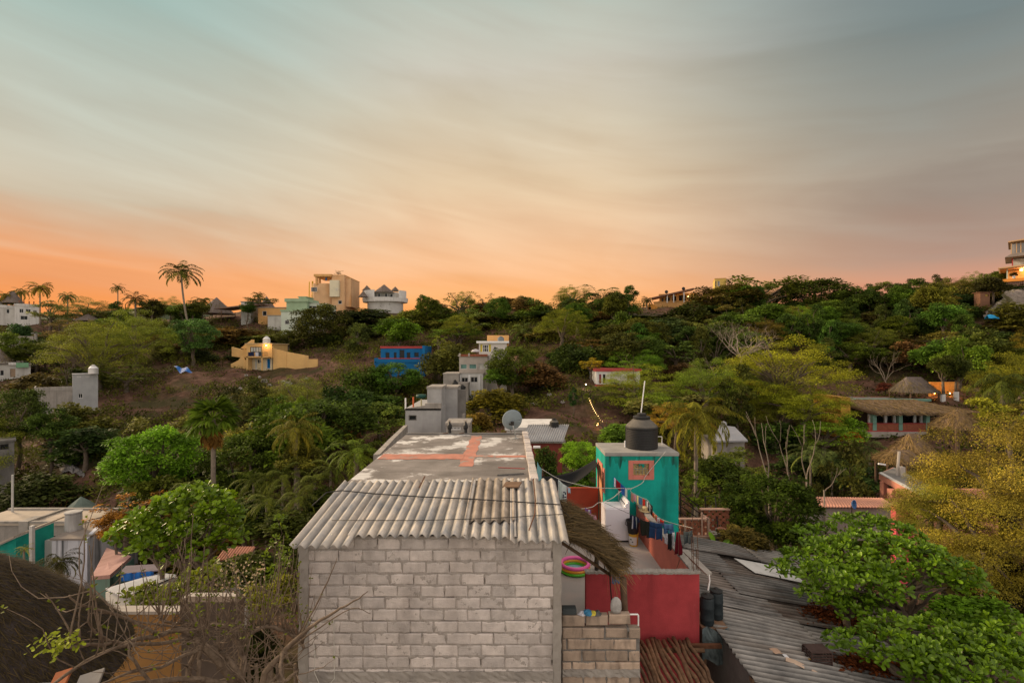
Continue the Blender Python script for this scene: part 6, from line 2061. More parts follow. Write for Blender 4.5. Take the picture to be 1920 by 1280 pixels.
# W pink balcony house
Y = 31
PINKP = mat('salmon_plaster', (.56, .24, .17), .85, .12, 1, .2, 20, stain=(.42, .19, .15), stain_amt=.5)
t_ = hthing('pink_balcony_house', 'salmon pink house with a balcony slab half hidden by the golden tree', 1680, Y)
a, b = P(1648, 886, 31), P(1760, 935, 24.5)
c = Vector((a.x + 2.2, a.y + 1.6, a.z))
mb = MB()
mb.hexa([(a.x, a.y, a.z - .42), (b.x, b.y, a.z - .42), (b.x + 2, b.y + 1, a.z - .42), (c.x, c.y, a.z - .42)], [(a.x, a.y, a.z - .03), (b.x, b.y, a.z - .03), (b.x + 2, b.y + 1, a.z - .03), (c.x, c.y, a.z - .03)])
mb.build('balcony_slab', PINKP, t_)
mb = MB(); mb.hexa([(a.x + .25, a.y + .15, a.z - .028), (b.x + .25, b.y + .15, a.z - .028), (b.x + 1.9, b.y + 1, a.z - .028), (c.x, c.y - .1, a.z - .028)], [(a.x + .25, a.y + .15, a.z - .01), (b.x + .25, b.y + .15, a.z - .01), (b.x + 1.9, b.y + 1, a.z - .01), (c.x, c.y - .1, a.z - .01)]); mb.build('balcony_floor', CONC_D, t_)
mb = MB(); mb.hexa([(a.x - .04, a.y - .04, a.z - .03), (b.x - .04, b.y - .04, a.z - .03), (b.x + .2, b.y + .1, a.z - .03), (a.x + .25, a.y + .1, a.z - .03)], [(a.x - .04, a.y - .04, a.z + .03), (b.x - .04, b.y - .04, a.z + .03), (b.x + .2, b.y + .1, a.z + .03), (a.x + .25, a.y + .1, a.z + .03)]); mb.build('balcony_edge', GREYW, t_)
mb = MB(); mb.box(X(1670, 31), X(1670, 31) + .3, 30.2, 30.5, a.z - .03, a.z + .55); mb.tube([(X(1668, 31), 30.4, a.z - .03), (X(1672, 31), 30.4, a.z + 1.5)], .08, 7); mb.build('balcony_post', CONCB, t_)
mb = MB(); mb.box(X(1663, 29), X(1860, 29), 28.6, 29, a.z - 3.8, a.z - .43); mb.box(X(1652, 30.5), X(1652, 30.5) + .3, 30.3, 30.6, a.z - 3.8, a.z - .43); mb.build('wall', PINKP, t_)
mb = MB()
for k in range(9):
    for q in range(6):
        if (k + q) % 2 == 0:
            mb.box(X(1664, 28.5) + k * .2, X(1664, 28.5) + k * .2 + .19, 28.5, 28.6, a.z - 2.6 + q * .2, a.z - 2.41 + q * .2)
mb.build('brick_lattice', BRICK, t_)
mb = MB(); mb.tube([P(1647, 869, 32), P(1660, 871, 32)], .06, 6); solo('pipe', 'white pipe end poking from the thatch above the pink balcony', 'pipe', mb, CLEANW, P(1650, 870, 32))
mb = MB(); mb.box(X(1680, 22), X(1712, 22), 22, 22.3, -1, Z(950, 22)); solo('pink_wall', 'bright pink wall low behind the golden tree', 'wall', mb, mat('bright_pink', (.62, .10, .12), .85, .12, 1), (X(1720, 22), 22, .5))
# X terracotta sheet roof building
Y = 24
t_ = hthing('tile_roof_house', 'low building with a flat salmon tiled roof and grey rendered wall', 1610, Y, 'building')
mb = MB()
ra, rb_, rc, rd_ = P(1530, 932, 27.5), P(1655, 934, 27.5), P(1683, 952, 23.8), P(1535, 951, 23.8)


def tr_(i, j):
    p = (ra * (1 - i) + rb_ * i) * (1 - j) + (rd_ * (1 - i) + rc * i) * j
    return (p.x, p.y, p.z + .035 * abs(math.sin(i * math.pi * 26)))


mb.grid(tr_, 156, 4)
mb.build('tiled_roof', mat('salmon_tiles', (.52, .26, .19), .85, .15, 1.5, .2, 20), t_, solid=.03)
mb = MB(); mb.box(X(1500, Y), X(1681, Y), Y + .1, Y + .3, .5, Z(953.5, Y)); mb.build('wall', CONC, t_)
dsh = thing('satellite_dish', 'small blue satellite dish in front of the salmon tiled roof', 'satellite dish', tuple(P(1597, 962, 23.5)))
mb = MB(); p = P(1597, 944, 23.5)
mb.grid(lambda i, j: (p.x + .10 * j * math.cos(i * 6.2832) + .05 * j * j, p.y - .12 * j * j + .12 * j * math.sin(i * 6.2832) * .4, p.z + .21 * j * math.sin(i * 6.2832) + .05 * j * math.cos(i * 6.2832)), 24, 5)
mb.build('reflector', mat('blue_paint', (.05, .14, .33), .5), dsh, smooth=True, solid=.015)
mb = MB(); mb.tube([P(1597, 972, 23.55), P(1597, 946, 23.55)], .02, 6); mb.build('mast', IRON, dsh)
# Z grey gabled house half hidden
Y = 37
t_ = hthing('grey_gable_house', 'small pale house with grey sloped roof behind the coconut palm', 1370, Y)
mb = MB()
q = [P(1336, 826, Y), P(1402, 825, Y), P(1378, 800, Y + 3), P(1350, 796, Y + 3)]
mb.hexa([tuple(v - Vector((0, 0, .12))) for v in q], [tuple(v) for v in q]); mb.build('sloped_roof', mat('grey_roof_sheet', (.34, .34, .36), .7, .1), t_)
block(t_, 1344, 1396, 828, 900, Y + .4, 3, CONC, [], roof=CONC, roof_over=.02, roof_t=.05)
mb = MB(); p = P(1357, 797, Y + 3); mb.lathe([(.25, 0), (.22, .25), (.1, .32), (.001, .36)], p, 12); mb.build('vent_cap', mat('grey_metal', (.3, .3, .31)), t_)
R = random.Random(21)
for k, (u, v) in enumerate(((1342, 868), (1350, 884), (1358, 874), (1366, 889))):
    p = P(u, v, 33)
    mb = MB(); mb.grid(lambda i, j: (p.x - .4 + .8 * i, p.y + .4 * j + .1 * math.sin(i * 9), p.z - .5 * j + .1 * math.sin(i * 7 + k)), 8, 6)
    solo('sheet', ['pale sheet hanging uppermost behind the coconut palm trunk', 'pale blue sheet hanging beside the coconut palm trunk', 'blue grey sheet hanging among bushes behind the turquoise building', 'white sheet lowest behind the turquoise building'][k], 'cloth', mb, fabric(((.4, .44, .5), (.28, .36, .46), (.2, .28, .36), (.5, .5, .55))[k], 'sheet%d' % k), tuple(p), solid=.02)
# AA lattice brick wall, stair rail and gate frame
Y = 19
t_ = hthing('lattice_wall', 'openwork red brick lattice wall right of the turquoise building', 1330, Y, 'wall')
LB = mat('lattice_brick', (.27, .10, .06), .9, .25, 6, .3, 30, rnd=.2)
mb = MB()


def lattice(x0, x1, z0, z1, y):
    nx, nz_ = int((x1 - x0) / .13), int((z1 - z0) / .11)
    dx, dz = (x1 - x0) / nx, (z1 - z0) / nz_
    for a in range(nx):
        for b in range(nz_):
            if (a + b) % 2 == 0:
                mb.box(x0 + a * dx - .01, x0 + (a + 1) * dx + .01, y, y + .1, z0 + b * dz - .006, z0 + (b + 1) * dz + .006)
            elif random.random() < .18:
                mb.box(x0 + a * dx + .01, x0 + (a + 1) * dx - .01, y + .03, y + .08, z0 + b * dz, z0 + (b + 1) * dz)


lattice(X(1276, Y), X(1327, Y), Z(1003, Y), Z(974, Y), Y)
lattice(X(1329, Y), X(1376, Y), Z(1001, Y), Z(962, Y), Y + .4)
mb.build('brick_lattice', LB, t_)
mb = MB(); mb.box(X(1274, Y), X(1328, Y), Y - .03, Y + .14, Z(974, Y), Z(972, Y)); mb.box(X(1322, Y), X(1377, Y), Y + .36, Y + .55, Z(962, Y), Z(960, Y)); mb.box(X(1296, Y), X(1365, Y), Y - .12, Y + .2, Z(1007, Y), Z(1003, Y))
mb.box(X(1282, Y), X(1286, Y), Y - .05, Y - .004, Z(1003, Y), Z(974, Y)); mb.box(X(1314, Y), X(1317, Y), Y - .05, Y - .004, Z(1003, Y), Z(960, Y)); mb.box(X(1326, Y), X(1330, Y), Y - .03, Y + .5, Z(1003, Y), Z(972, Y))
mb.build('coping', mat('pinkish_concrete', (.42, .27, .21), .9, .2, 3), t_)
mb = MB(); mb.box(X(1276, Y), X(1378, Y), Y + .02, Y + .6, .4, Z(1007, Y)); mb.build('foundation', CONC_D, t_)
sr = hthing('stair_railing', 'black iron stair railing descending behind the lattice wall', 1300, 20.5, 'railing')
mb = MB()
for dv in (0, 13, 26, 38):
    mb.tube([P(1274, 921 + dv, 20.2), P(1318, 955 + dv * .85, 20.6)], .022, 6)
mb.build('rail', IRON, sr)
mb = MB()
for u, v0 in ((1276, 922), (1318, 950)):
    mb.tube([P(u, v0, 20.4), P(u, v0 + 60, 20.4)], .03, 6)
mb.build_each('post', IRON, sr)
gf = hthing('gate_frame', 'thin black iron gate frame above the lattice wall', 1333, 19.9, 'frame')
mb = MB(); mb.tube([P(1324, 975, 19.9), P(1322, 930, 19.9), P(1341, 931, 19.9), P(1347, 1000, 19.0)], .025, 6); mb.build('frame', IRON, gf)
mb = MB()
yy0, yy1 = 24, 44
mb.grid(lambda i, j: (lambda y: (lambda x: (x, y, ground(x, y) + .12))(X(1330 + 8 * j, y) - 0.2 + 1.9 * i + .3 * math.sin(y * .4)))(yy0 + (yy1 - yy0) * j), 6, 40)
tag(mb.build('footpath', mat('pale_earth_path', (.34, .30, .28), .95, .2, 1)), kind='structure')
fp = thing('flower_pot', 'terracotta flower pot on the ledge beside the lattice wall', 'flower pot', tuple(P(1353, 1000, 18.8)))
mb = MB(); p = P(1353, 1000, 18.8); mb.lathe([(.10, 0), (.15, .17), (.16, .17), (.16, .2), (.13, .2), (.12, .14), (.001, .14)], p, 16); mb.build('pot', TERRA, fp)
mb = MB(); mb.lathe([(.12, .14), (.001, .16)], p, 12); mb.build('soil', mat('pot_soil', (.05, .035, .025)), fp)
mb = MB(); mb.box(X(1335, 18.6), X(1362, 18.6), 18.5, 18.8, Z(1004, 18.6), Z(1000, 18.6)); solo('shelf', 'grey slab ledge carrying the flower pot', 'ledge', mb, CONC, (X(1348, 18.6), 18.6, Z(1004, 18.6)))
# shade cloth left of the turquoise building
mb = MB()
sa, sb, sc2, sd_ = P(1000, 893, 15.5), P(1121, 858, 18.2), P(1121, 872, 17.0), P(1010, 925, 14.5)
mb.grid(lambda i, j: tuple((sa * (1 - i) + sb * i) * (1 - j) + (sd_ * (1 - i) + sc2 * i) * j - Vector((0, 0, .32 * math.sin(math.pi * i) * (.7 + .3 * math.sin(3 * j))))), 24, 8)
solo('shade_cloth', 'sagging black shade cloth strung left of the turquoise building', 'shade cloth', mb, mat('shade_net', (.008, .008, .010), .95, .2, 30, .2, 200), tuple(sa), smooth=True, solid=.008)

# ------------------------------------------------------------------ roofs at the lower left
Y = 29
t_ = hthing('flat_roof_house', 'wide flat roofed grey house with sandy roof at the lower left', 90, Y)
SAND = mat('sandy_roof', (.42, .355, .29), .9, .18, .7, .2, 14, stain=(.30, .26, .22), stain_amt=.5, stain_scale=(.3, 2, 1))
z1 = Z(984, Y)
x0, x1 = X(-60, Y), X(190, Y)
mb = MB(); wall_grid(mb, x0, x1, -4, z1, Y, Y + .2, [(X(83, Y), X(104, Y), Z(1012, Y), Z(1004, Y))]); mb.box(x1 - .2, x1, Y + .2, Y + 2.4, -4, z1); mb.box(x0, x1 - .2, Y + 2.2, Y + 2.4, -4, z1); mb.build('wall', CONC, t_)
opening(t_, X(83, Y), X(104, Y), Z(1012, Y), Z(1004, Y), Y, IRON, None, (4, 0))
mb = MB(); mb.box(x0, x1 + .1, Y - .1, Y + 2.5, z1 + .003, z1 + .14); mb.build('roof', SAND, t_)
mb = MB()
for a, b, c_, d in ((x0, x1 + .1, Y - .1, Y + .1), (x0, x1 + .1, Y + 2.3, Y + 2.5), (x1 - .1, x1 + .1, Y + .1, Y + 2.3), (X(50, Y), X(50, Y) + .2, Y + .1, Y + 2.3)):
    mb.box(a, b, c_, d, z1 + .142, z1 + .25)
mb.box(X(41, Y), X(58, Y), Y - .2, Y + .8, Z(1000, Y), Z(975, Y))
mb.build('kerb', CONC, t_)
Y = 25
t_ = hthing('stained_house', 'small white house with black rain stains at the lower left', 145, Y)
STN = mat('stained_white', (.56, .57, .62), .85, .12, 1, .15, 20, stain=(.045, .05, .05), stain_amt=.97, stain_scale=(3.5, 3.5, .22))
block(t_, 97, 158, 1012, 1062, Y, 3.6, STN, [], roof=mat('grey_brown_roof', (.25, .215, .19), .9, .2, 1), roof_over=.05, roof_t=.1)
mb = MB(); mb.hexa([(X(158, Y), Y - .05, -2), (X(190, Y + 3), Y + 3.6, -2), (X(190, Y + 3) + .2, Y + 3.6, -2), (X(158, Y) + .2, Y - .05, -2)], [(X(158, Y), Y - .05, Z(1009, Y)), (X(190, Y + 3), Y + 3.6, Z(1009, Y) + .1), (X(190, Y + 3) + .2, Y + 3.6, Z(1009, Y) + .1), (X(158, Y) + .2, Y - .05, Z(1009, Y))]); mb.build('side_wall', mat('bluish_white', (.60, .62, .70), .85, .1, 1, stain=(.4, .4, .42), stain_amt=.4), t_)
mb = MB(); mb.box(X(66, Y), X(97, Y), Y + .5, Y + .7, -3, Z(1020, Y)); mb.build('wing_wall', GREYW, t_)
p = P(138, 1008, Y + 1.2)
mb = MB(); mb.lathe([(.37, 0), (.38, .1), (.36, .9), (.39, .93), (.39, 1.0), (.001, 1.02)], (p.x, p.y, Z(1012, Y) + .1), 24)
solo('water_tank', 'round white concrete water tank on the rain stained house', 'water tank', mb, mat('stained_concrete_tank', (.42, .41, .40), .9, .15, 1, .3, 20, stain=(.15, .14, .13), stain_amt=.7), (p.x, p.y, Z(1012, Y) + .1), smooth=False)
mb = MB(); p = P(60, 1048, 22); mb.box(p.x - .07, p.x + .07, 21.93, 22.07, p.z - 6, Z(985, 22)); solo('post', 'square white concrete post in front of the flat roofed house', 'post', mb, GREYW, (p.x, 22, p.z - 6))
mb = MB(); p = P(23, 962, 31); mb.tube([(p.x, 31, p.z - 3), (p.x + .02, 31, Z(890, 31))], .06, 8); solo('pole', 'thin white pole standing behind the flat roofed house', 'pole', mb, GREYW, (p.x, 31, p.z))
mb = MB(); Y = 24; mb.hexa([(X(-40, Y), Y, -3), (X(28, Y), Y, -3), (X(28, Y), Y + 2, -3), (X(-40, Y), Y + 2, -3)], [(X(-40, Y), Y, Z(1040, Y)), (X(30, Y), Y, Z(1008, Y)), (X(30, Y), Y + 2, Z(1006, Y)), (X(-40, Y), Y + 2, Z(1036, Y))])
t_ = hthing('turquoise_shed', 'turquoise shed with sloping sandy roof at the left edge', 5, Y, 'shed')
mb.build('wall', mat('turquoise_shed_paint', (.01, .26, .21)), t_)
mb = MB(); mb.hexa([(X(-40, Y), Y - .2, Z(1037, Y)), (X(33, Y), Y - .2, Z(1005, Y)), (X(31, Y), Y + 3, Z(1003, Y)), (X(-40, Y), Y + 3, Z(1030, Y))], [(X(-40, Y), Y - .2, Z(1034, Y)), (X(33, Y), Y - .2, Z(1002, Y)), (X(31, Y), Y + 3, Z(1000, Y)), (X(-40, Y), Y + 3, Z(1027, Y))]); mb.build('roof', SAND, t_)
Y = 21
t_ = hthing('maroon_roof_house', 'teal walled house with a faded maroon roof below the stained house', 210, Y)
q = [P(172, 1080, 20), P(206, 1077, 18.5), P(246, 1042, 22), P(200, 1026, 25)]
mb = MB(); mb.hexa([tuple(v - Vector((0, 0, .15))) for v in q], [tuple(v) for v in q]); mb.build('roof', mat('faded_maroon_roof', (.27, .135, .125), .85, .2, .9, .2, 14, c2=(.36, .21, .20)), t_)
mb = MB()
for a, b in ((q[0], q[1]), (q[1], q[2])):
    mb.hexa([(a.x, a.y, a.z - 2.5), (b.x, b.y, b.z - 2.5), (b.x - .02, b.y + .2, b.z - 2.5), (a.x - .02, a.y + .2, a.z - 2.5)], [(a.x, a.y, a.z - .16), (b.x, b.y, b.z - .16), (b.x - .02, b.y + .2, b.z - .16), (a.x - .02, a.y + .2, a.z - .16)])
mb.build('wall', mat('dull_teal', (.06, .13, .115), .85, .2, 1.2, stain=(.05, .06, .06), stain_amt=.6), t_)
Y = 18
t_ = hthing('awning', 'dark purple awning with a blue tarp side above the white roof', 262, Y, 'awning')
q = [P(222, 1075, 17.5), P(300, 1068, 17.5), P(306, 1056, 19), P(236, 1060, 19)]
mb = MB(); mb.hexa([tuple(v - Vector((0, 0, .04))) for v in q], [tuple(v) for v in q]); mb.build('cover', mat('purple_grey_sheet', (.12, .10, .13)), t_)
mb = MB(); mb.grid(lambda i, j: tuple(P(228 + 60 * i, 1075 - 5 * i + 14 * j, 17.5 + .05 * math.sin(i * 20))), 24, 3); mb.build('side_tarp', mat('deep_blue_tarp', (.015, .12, .42), .6, .2, 3), t_, solid=.02)
mb = MB()
for u in (224, 300):
    mb.tube([P(u, 1072, 17.6), P(u, 1130, 17.6)], .03, 6)
mb.build_each('post', IRON, t_)
mb = MB()
q = [P(198, 1104, 16), P(232, 1118, 14), P(330, 1078, 16.5), P(300, 1074, 18)]
mb.grid(lambda i, j: tuple((q[0] * (1 - i) + q[3] * i) * (1 - j) + (q[1] * (1 - i) + q[2] * i) * j + Vector((0, 0, .02 * math.cos(j * 60)))), 8, 60)
t_ = hthing('white_roof_shed', 'shed with a bright white sheet roof behind the flowering shrubs', 260, 16, 'shed')
mb.build('sheet_roof', mat('white_roof_sheet', (.62, .62, .65), .6, .08), t_, solid=.02)
mb = MB(); mb.hexa([(q[1].x, q[1].y + .2, 0), (q[2].x, q[2].y + .1, 0), (q[3].x, q[3].y, 0), (q[0].x, q[0].y, 0)], [(q[1].x, q[1].y + .2, q[1].z - .1), (q[2].x, q[2].y + .1, q[2].z - .1), (q[3].x, q[3].y, q[3].z - .1), (q[0].x, q[0].y, q[0].z - .1)]); mb.build('wall', GREYW, t_)
Y = 17
t_ = hthing('tiled_wall', 'white wall capped with red roof tiles behind the bare tree', 443, Y, 'wall')
mb = MB(); mb.box(X(416, Y), X(462, Y), Y, Y + .25, 0, Z(1043, Y)); mb.build('wall_face', GREYW, t_)
mb = MB(); mb.grid(lambda i, j: (X(414, Y) + 1.06 * i, Y - .3 + .6 * j, Z(1044, Y) + .22 * j + .035 * abs(math.sin(i * 11 * math.pi))), 88, 3); mb.build('tiles', TERRA, t_, solid=.03)
mb = MB(); mb.lathe([(.001, 1.0), (.5, .55), (1.0, 0), (.98, 0)], P(152, 957, 34), 8, sx=1.15); solo('tent', 'grey green pitched canopy roof behind the flat roofed house', 'canopy', mb, mat('grey_green_canvas', (.13, .17, .15)), P(152, 957, 34), solid=.03)
mb = MB()
RR = random.Random(6)
def hit(u, v):
    y = 22.0
    while y < 140 and ground(X(u, y), y) < Z(v, y):
        y += .25
    return y


def rub(i, j):
    u = 100 + 44 * i + 10 * j + 6 * math.sin(j * 9)
    y = hit(u, 846 + 46 * j + 6 * i)
    x = X(u, y)
    return (x + RR.uniform(-.15, .15), y, ground(x, y) + .08 + RR.uniform(0, .3) * math.sin(math.pi * i) + .2 * math.sin(math.pi * i))


mb.grid(rub, 14, 12)
tag(mb.build('rubble_slope', mat('rubble', (.20, .19, .185), .95, .4, 1.5, .9, 5)), kind='structure')
Y = 42
t_ = hthing('shadowed_house', 'dark grey house half hidden behind trees at the left edge', 10, Y)
block(t_, -30, 27, 828, 880, Y, 2, CONC_D, [(0, 832, 16, 842, (1, 0), None, IRON)], roof=CONC_D)
turn(t_)

# ------------------------------------------------------------------ big thatched palapa at the lower left, ochre walls below
bx, by, bz, br = -7.0, 5.58, 7.67, 2.06
bp_ = thing('big_palapa', 'large dark thatched palapa roof filling the lower left corner', 'palapa', (bx, by, .4))
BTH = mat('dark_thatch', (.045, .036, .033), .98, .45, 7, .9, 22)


def dome(a, r):
    return (bx + r * math.cos(a), by + r * math.sin(a), bz - .503 * r ** 1.68)


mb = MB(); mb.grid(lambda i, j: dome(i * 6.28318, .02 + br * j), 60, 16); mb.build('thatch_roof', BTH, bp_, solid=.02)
Rn = np.random.default_rng(8)


def fnd(K):
    a = Rn.uniform(-2.4, 2.0, K); r = np.sqrt(Rn.uniform(.02, 1, K)) * br
    p = np.stack([bx + r * np.cos(a), by + r * np.sin(a), bz - .503 * r ** 1.68], 1)
    sl_ = -.845 * r ** .68
    d = unit(np.stack([np.cos(a), np.sin(a), sl_], 1))
    n = unit(np.stack([-sl_ * np.cos(a), -sl_ * np.sin(a), np.ones(K)], 1))
    return p, d, n


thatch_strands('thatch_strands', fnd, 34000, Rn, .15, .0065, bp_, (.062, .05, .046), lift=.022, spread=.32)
mb = MB()
for a in (-.6, .3, 1.2, -1.5):
    mb.tube([(bx + 1.7 * math.cos(a), by + 1.7 * math.sin(a), .3), (bx + 1.7 * math.cos(a), by + 1.7 * math.sin(a), 6.35)], .1, 8)
mb.build_each('post', WOOD, bp_)
OCW = mat('ochre_wall_paint', (.32, .17, .058), .85, .16, 1.2, .2, 25, stain=(.24, .12, .05), stain_amt=.5)
ow = thing('ochre_wall', 'ochre painted garden wall with pale coping behind the bare tree', 'wall', (-6.2, 8.9, .4))
mb = MB(); mb.box(X(190, 8.9), X(340, 8.9), 8.9, 9.05, .4, Z(1150, 8.9)); mb.box(X(345, 9.4), X(402, 9.4), 9.4, 9.55, .4, Z(1124, 9.4)); mb.build('wall_face', OCW, ow)
mb = MB(); mb.box(X(188, 8.9), X(341, 8.9), 8.87, 9.08, Z(1150, 8.9) + .003, Z(1144, 8.9)); mb.box(X(343, 9.4), X(440, 9.4), 9.37, 9.58, Z(1124, 9.4) + .003, Z(1119, 9.4)); mb.build('coping', CONCB, ow)
dw = thing('dark_wall', 'tall dark brown rendered wall behind the bare twisted tree', 'wall', (-4.7, 8.6, .4))
mb = MB(); mb.box(X(340, 8.6), X(447, 8.6), 8.6, 8.8, .4, Z(1128, 8.6)); mb.box(X(438, 8.5), X(449, 8.5), 8.45, 8.58, .4, Z(1165, 8.5)); mb.build('wall_face', mat('brown_render', (.105, .08, .065), .95, .3, 1.2, .3, 20), dw)
p = P(74, 1283, 5.0)
ds = thing('satellite_dish', 'round white dish lying below the big palapa at the bottom edge', 'satellite dish', (p.x, p.y, p.z))
mb = MB(); mb.lathe([(.001, .0), (.06, .005), (.12, .02), (.16, .045)], (p.x, p.y, p.z - .06), 30); mb.v = [(a, p.y + (b - p.y) * .8 + (c_ - p.z) * .5, p.z + (c_ - p.z) - (b - p.y) * .28 ) for a, b, c_ in mb.v]; mb.build('reflector', CLEANW, ds, smooth=True, solid=.012)
mb = MB(); mb.tube([(p.x, p.y + .05, p.z - .1), (p.x, p.y + .1, p.z - 1.2)], .025, 6); mb.build('mast', IRON, ds)
for lab, u, v, y, m_, w_ in (('orange board below the big palapa beside the white dish', 114, 1272, 4.9, mat('orange_board', (.36, .12, .05)), .14), ('pale board among the bare branches at the bottom edge', 168, 1274, 5.2, CONC, .22)):
    p = P(u, v, y); mb = MB(); mb.box(-w_ / 2, w_ / 2, -.1, .1, -.015, .015)
    o = solo('board', lab, 'board', mb, m_, (0, 0, 0), bevel=.005); o.location = p; o.rotation_euler = (.25, -.15, .4)
mb = MB(); p = P(176, 1262, 7.9); mb.lathe([(.1, 0), (.19, .1), (.2, .2), (.16, .3), (.001, .33)], p, 16, sx=1.4); solo('sack', 'pale rounded bundle under the edge of the big palapa', 'bundle', mb, mat('sack_cloth', (.36, .35, .34)), p, smooth=True)


# ================================================================== trees that can be told apart
DG, MG, YG, OL, BG, BR, OR_ = (.028, .05, .014), (.05, .085, .018), (.12, .155, .028), (.085, .09, .028), (.04, .085, .036), (.10, .072, .03), (.16, .085, .02)
T = tree
# left slope
T('feather', 178, 596, 712, 165, 70, YG, 'large feathery yellow green tree with dark forked trunk on the left slope', lean=.8, limbs=16, trunk_r=.42)
T('feather', 255, 583, 676, 136, 76, (.11, .13, .03), 'feathery olive tree behind and right of the large feathery tree', limbs=12)
T('dense', 362, 594, 672, 94, 84, (.045, .10, .045), 'dense round blue green tree left of the yellow house')
T('feather', 165, 558, 612, 112, 106, (.09, .12, .045), 'flat topped grey green tree on the left ridge below the slim palm', limbs=12)
T('spread', 95, 562, 606, 74, 104, (.09, .11, .045), 'loose grey green tree beside the white villa')
T('bushy', 50, 598, 640, 60, 96, (.03, .06, .035), 'dark blue green bush under the white villa')
T('bushy', 85, 628, 690, 60, 82, (.06, .085, .045), 'grey green bush at the end of the pale retaining wall')
T('spread', 118, 598, 640, 80, 92, (.10, .085, .05), 'brownish thin tree between the white villa and the feathery tree')
T('bushy', 60, 690, 735, 85, 66, (.07, .065, .03), 'brownish bush right of the grey thatched house')
T('dense', 35, 724, 840, 100, 46, (.032, .055, .018), 'dark leafy tree at the left edge below the concrete building')
T('round', 95, 762, 838, 80, 45, (.035, .06, .018), 'dark tree in front of the grey concrete building')
T('bushy', 160, 738, 815, 110, 52, (.075, .075, .022), 'olive brown tree at the right corner of the concrete building')
T('bushy', 160, 795, 850, 120, 44, (.028, .048, .022), 'dark bush below the concrete building beside the rubble')
T('dense', 285, 793, 940, 180, 31, (.075, .14, .018), 'bright green rounded tree in the middle of the left slope', limbs=14)
T('bushy', 80, 880, 960, 150, 38, (.03, .042, .018), 'dark shrub behind the flat roofed house')
T('sparse', 240, 925, 985, 140, 25, (.17, .085, .02), 'rust orange leaved shrub beside the flat roofed house')
T('round', 215, 955, 1020, 75, 23, (.14, .08, .02), 'rust brown bushy tree left of the big leaved tree')
T('spread', 470, 790, 870, 110, 38, (.12, .13, .03), 'yellow green shrub right of the fan palm')
T('bushy', 430, 870, 930, 60, 36, (.03, .06, .03), 'dark spiky bush at the foot of the fan palm')
T('round', 520, 740, 822, 90, 44, (.05, .085, .016), 'mid green tree right of the fan palm crown')
T('tall', 572, 745, 800, 45, 45, (.085, .13, .016), 'bright green vine covered tree above the drooping coconut palm')
T('round', 640, 720, 830, 130, 50, (.025, .045, .014), 'dark green tree mass left of the grey concrete house')
T('round', 690, 685, 790, 110, 62, (.035, .055, .016), 'dark tree below the blue house at its left')
T('bushy', 560, 820, 880, 95, 33, (.09, .10, .024), 'yellowish shrub behind the drooping coconut palm')
# around the yellow and blue houses
T('dense', 597, 566, 672, 120, 98, (.036, .040, .013), 'big dark brown green tree with a pale trunk right of the yellow house', bark=PALEBARK, limbs=14, trunk_r=.35)
T('tall', 672, 605, 676, 56, 92, (.055, .075, .028), 'narrow grey green tree with a leaning pale trunk left of the blue house', bark=PALEBARK, lean=-1.6)
T('bushy', 690, 575, 650, 130, 108, (.035, .05, .022), 'dark bushy tree below the white round house')
T('round', 775, 577, 640, 110, 104, (.085, .11, .025), 'yellow green crown on the ridge right of the white round house')
T('dense', 742, 676, 745, 110, 62, (.045, .085, .02), 'leafy green tree in front of the blue house')
T('bushy', 770, 694, 742, 70, 64, (.05, .07, .016), 'olive bush at the right foot of the blue house')
T('bushy', 825, 632, 705, 100, 70, (.06, .062, .024), 'dull olive bushy tree between the blue house and the stepped house')
T('sparse', 822, 625, 655, 40, 76, (.14, .19, .03), 'bright lime sprig tree above the blue house')
T('umbrella', 855, 606, 650, 110, 88, (.06, .10, .024), 'flat green crown above the stepped house')
T('spread', 885, 577, 640, 130, 104, (.07, .10, .025), 'light green tree with pale bare stems above the stepped house', bark=PALEBARK)
T('sparse', 862, 544, 590, 88, 108, (.045, .065, .014), 'open dark green tree standing on the ridge above the stepped house')
T('sparse', 915, 548, 585, 55, 108, (.07, .055, .02), 'thin half bare tree beside the open tree on the ridge')
T('dense', 960, 645, 740, 112, 56, (.05, .06, .016), 'dense dark tree partly covering the stepped house', limbs=12)
T('round', 935, 688, 730, 70, 55, (.055, .10, .018), 'bright green bush at the right of the stepped house columns')
T('bushy', 925, 722, 790, 140, 48, (.09, .085, .016), 'olive gold bushes below the stepped house')
T('bushy', 895, 770, 812, 80, 40, (.12, .085, .03), 'brown dry shrub left of the satellite dish')
T('round', 1000, 562, 620, 95, 106, (.055, .085, .02), 'rounded green tree on the ridge left of the big dark palm')
T('round', 1085, 640, 735, 120, 66, (.028, .05, .015), 'dark green tree left of the white stilt house')
T('round', 1060, 590, 660, 100, 92, (.035, .065, .018), 'dark leafy tree below the big dark ridge palm')
T('tall', 1170, 590, 690, 80, 82, (.05, .09, .018), 'tall bright green tree above the white stilt house')
T('round', 1125, 598, 660, 80, 90, (.055, .075, .02), 'olive green tree above and left of the white stilt house')
T('spread', 1108, 668, 700, 50, 60, (.16, .14, .02), 'yellow leaved small tree above the left end of the white stilt house')
T('sparse', 1092, 720, 760, 36, 52, (.09, .13, .022), 'small bright shrub below the white path lamp')
T('tall', 1075, 728, 762, 22, 48, (.02, .045, .02), 'small dark green papaya like tree on the bare slope')
T('feather', 1185, 652, 708, 120, 62, (.085, .15, .026), 'lime green flat crown behind the white stilt house', limbs=12)
T('feather', 1195, 685, 770, 170, 51, (.13, .15, .024), 'feathery yellow green tree in front of the white stilt house', limbs=16)
T('umbrella', 1230, 730, 790, 120, 46, (.085, .14, .024), 'green feathery branches behind the water tank pole', limbs=10)
T('feather', 1270, 757, 815, 130, 40, (.18, .12, .024), 'orange gold feathery tree behind the black water tank', limbs=12)
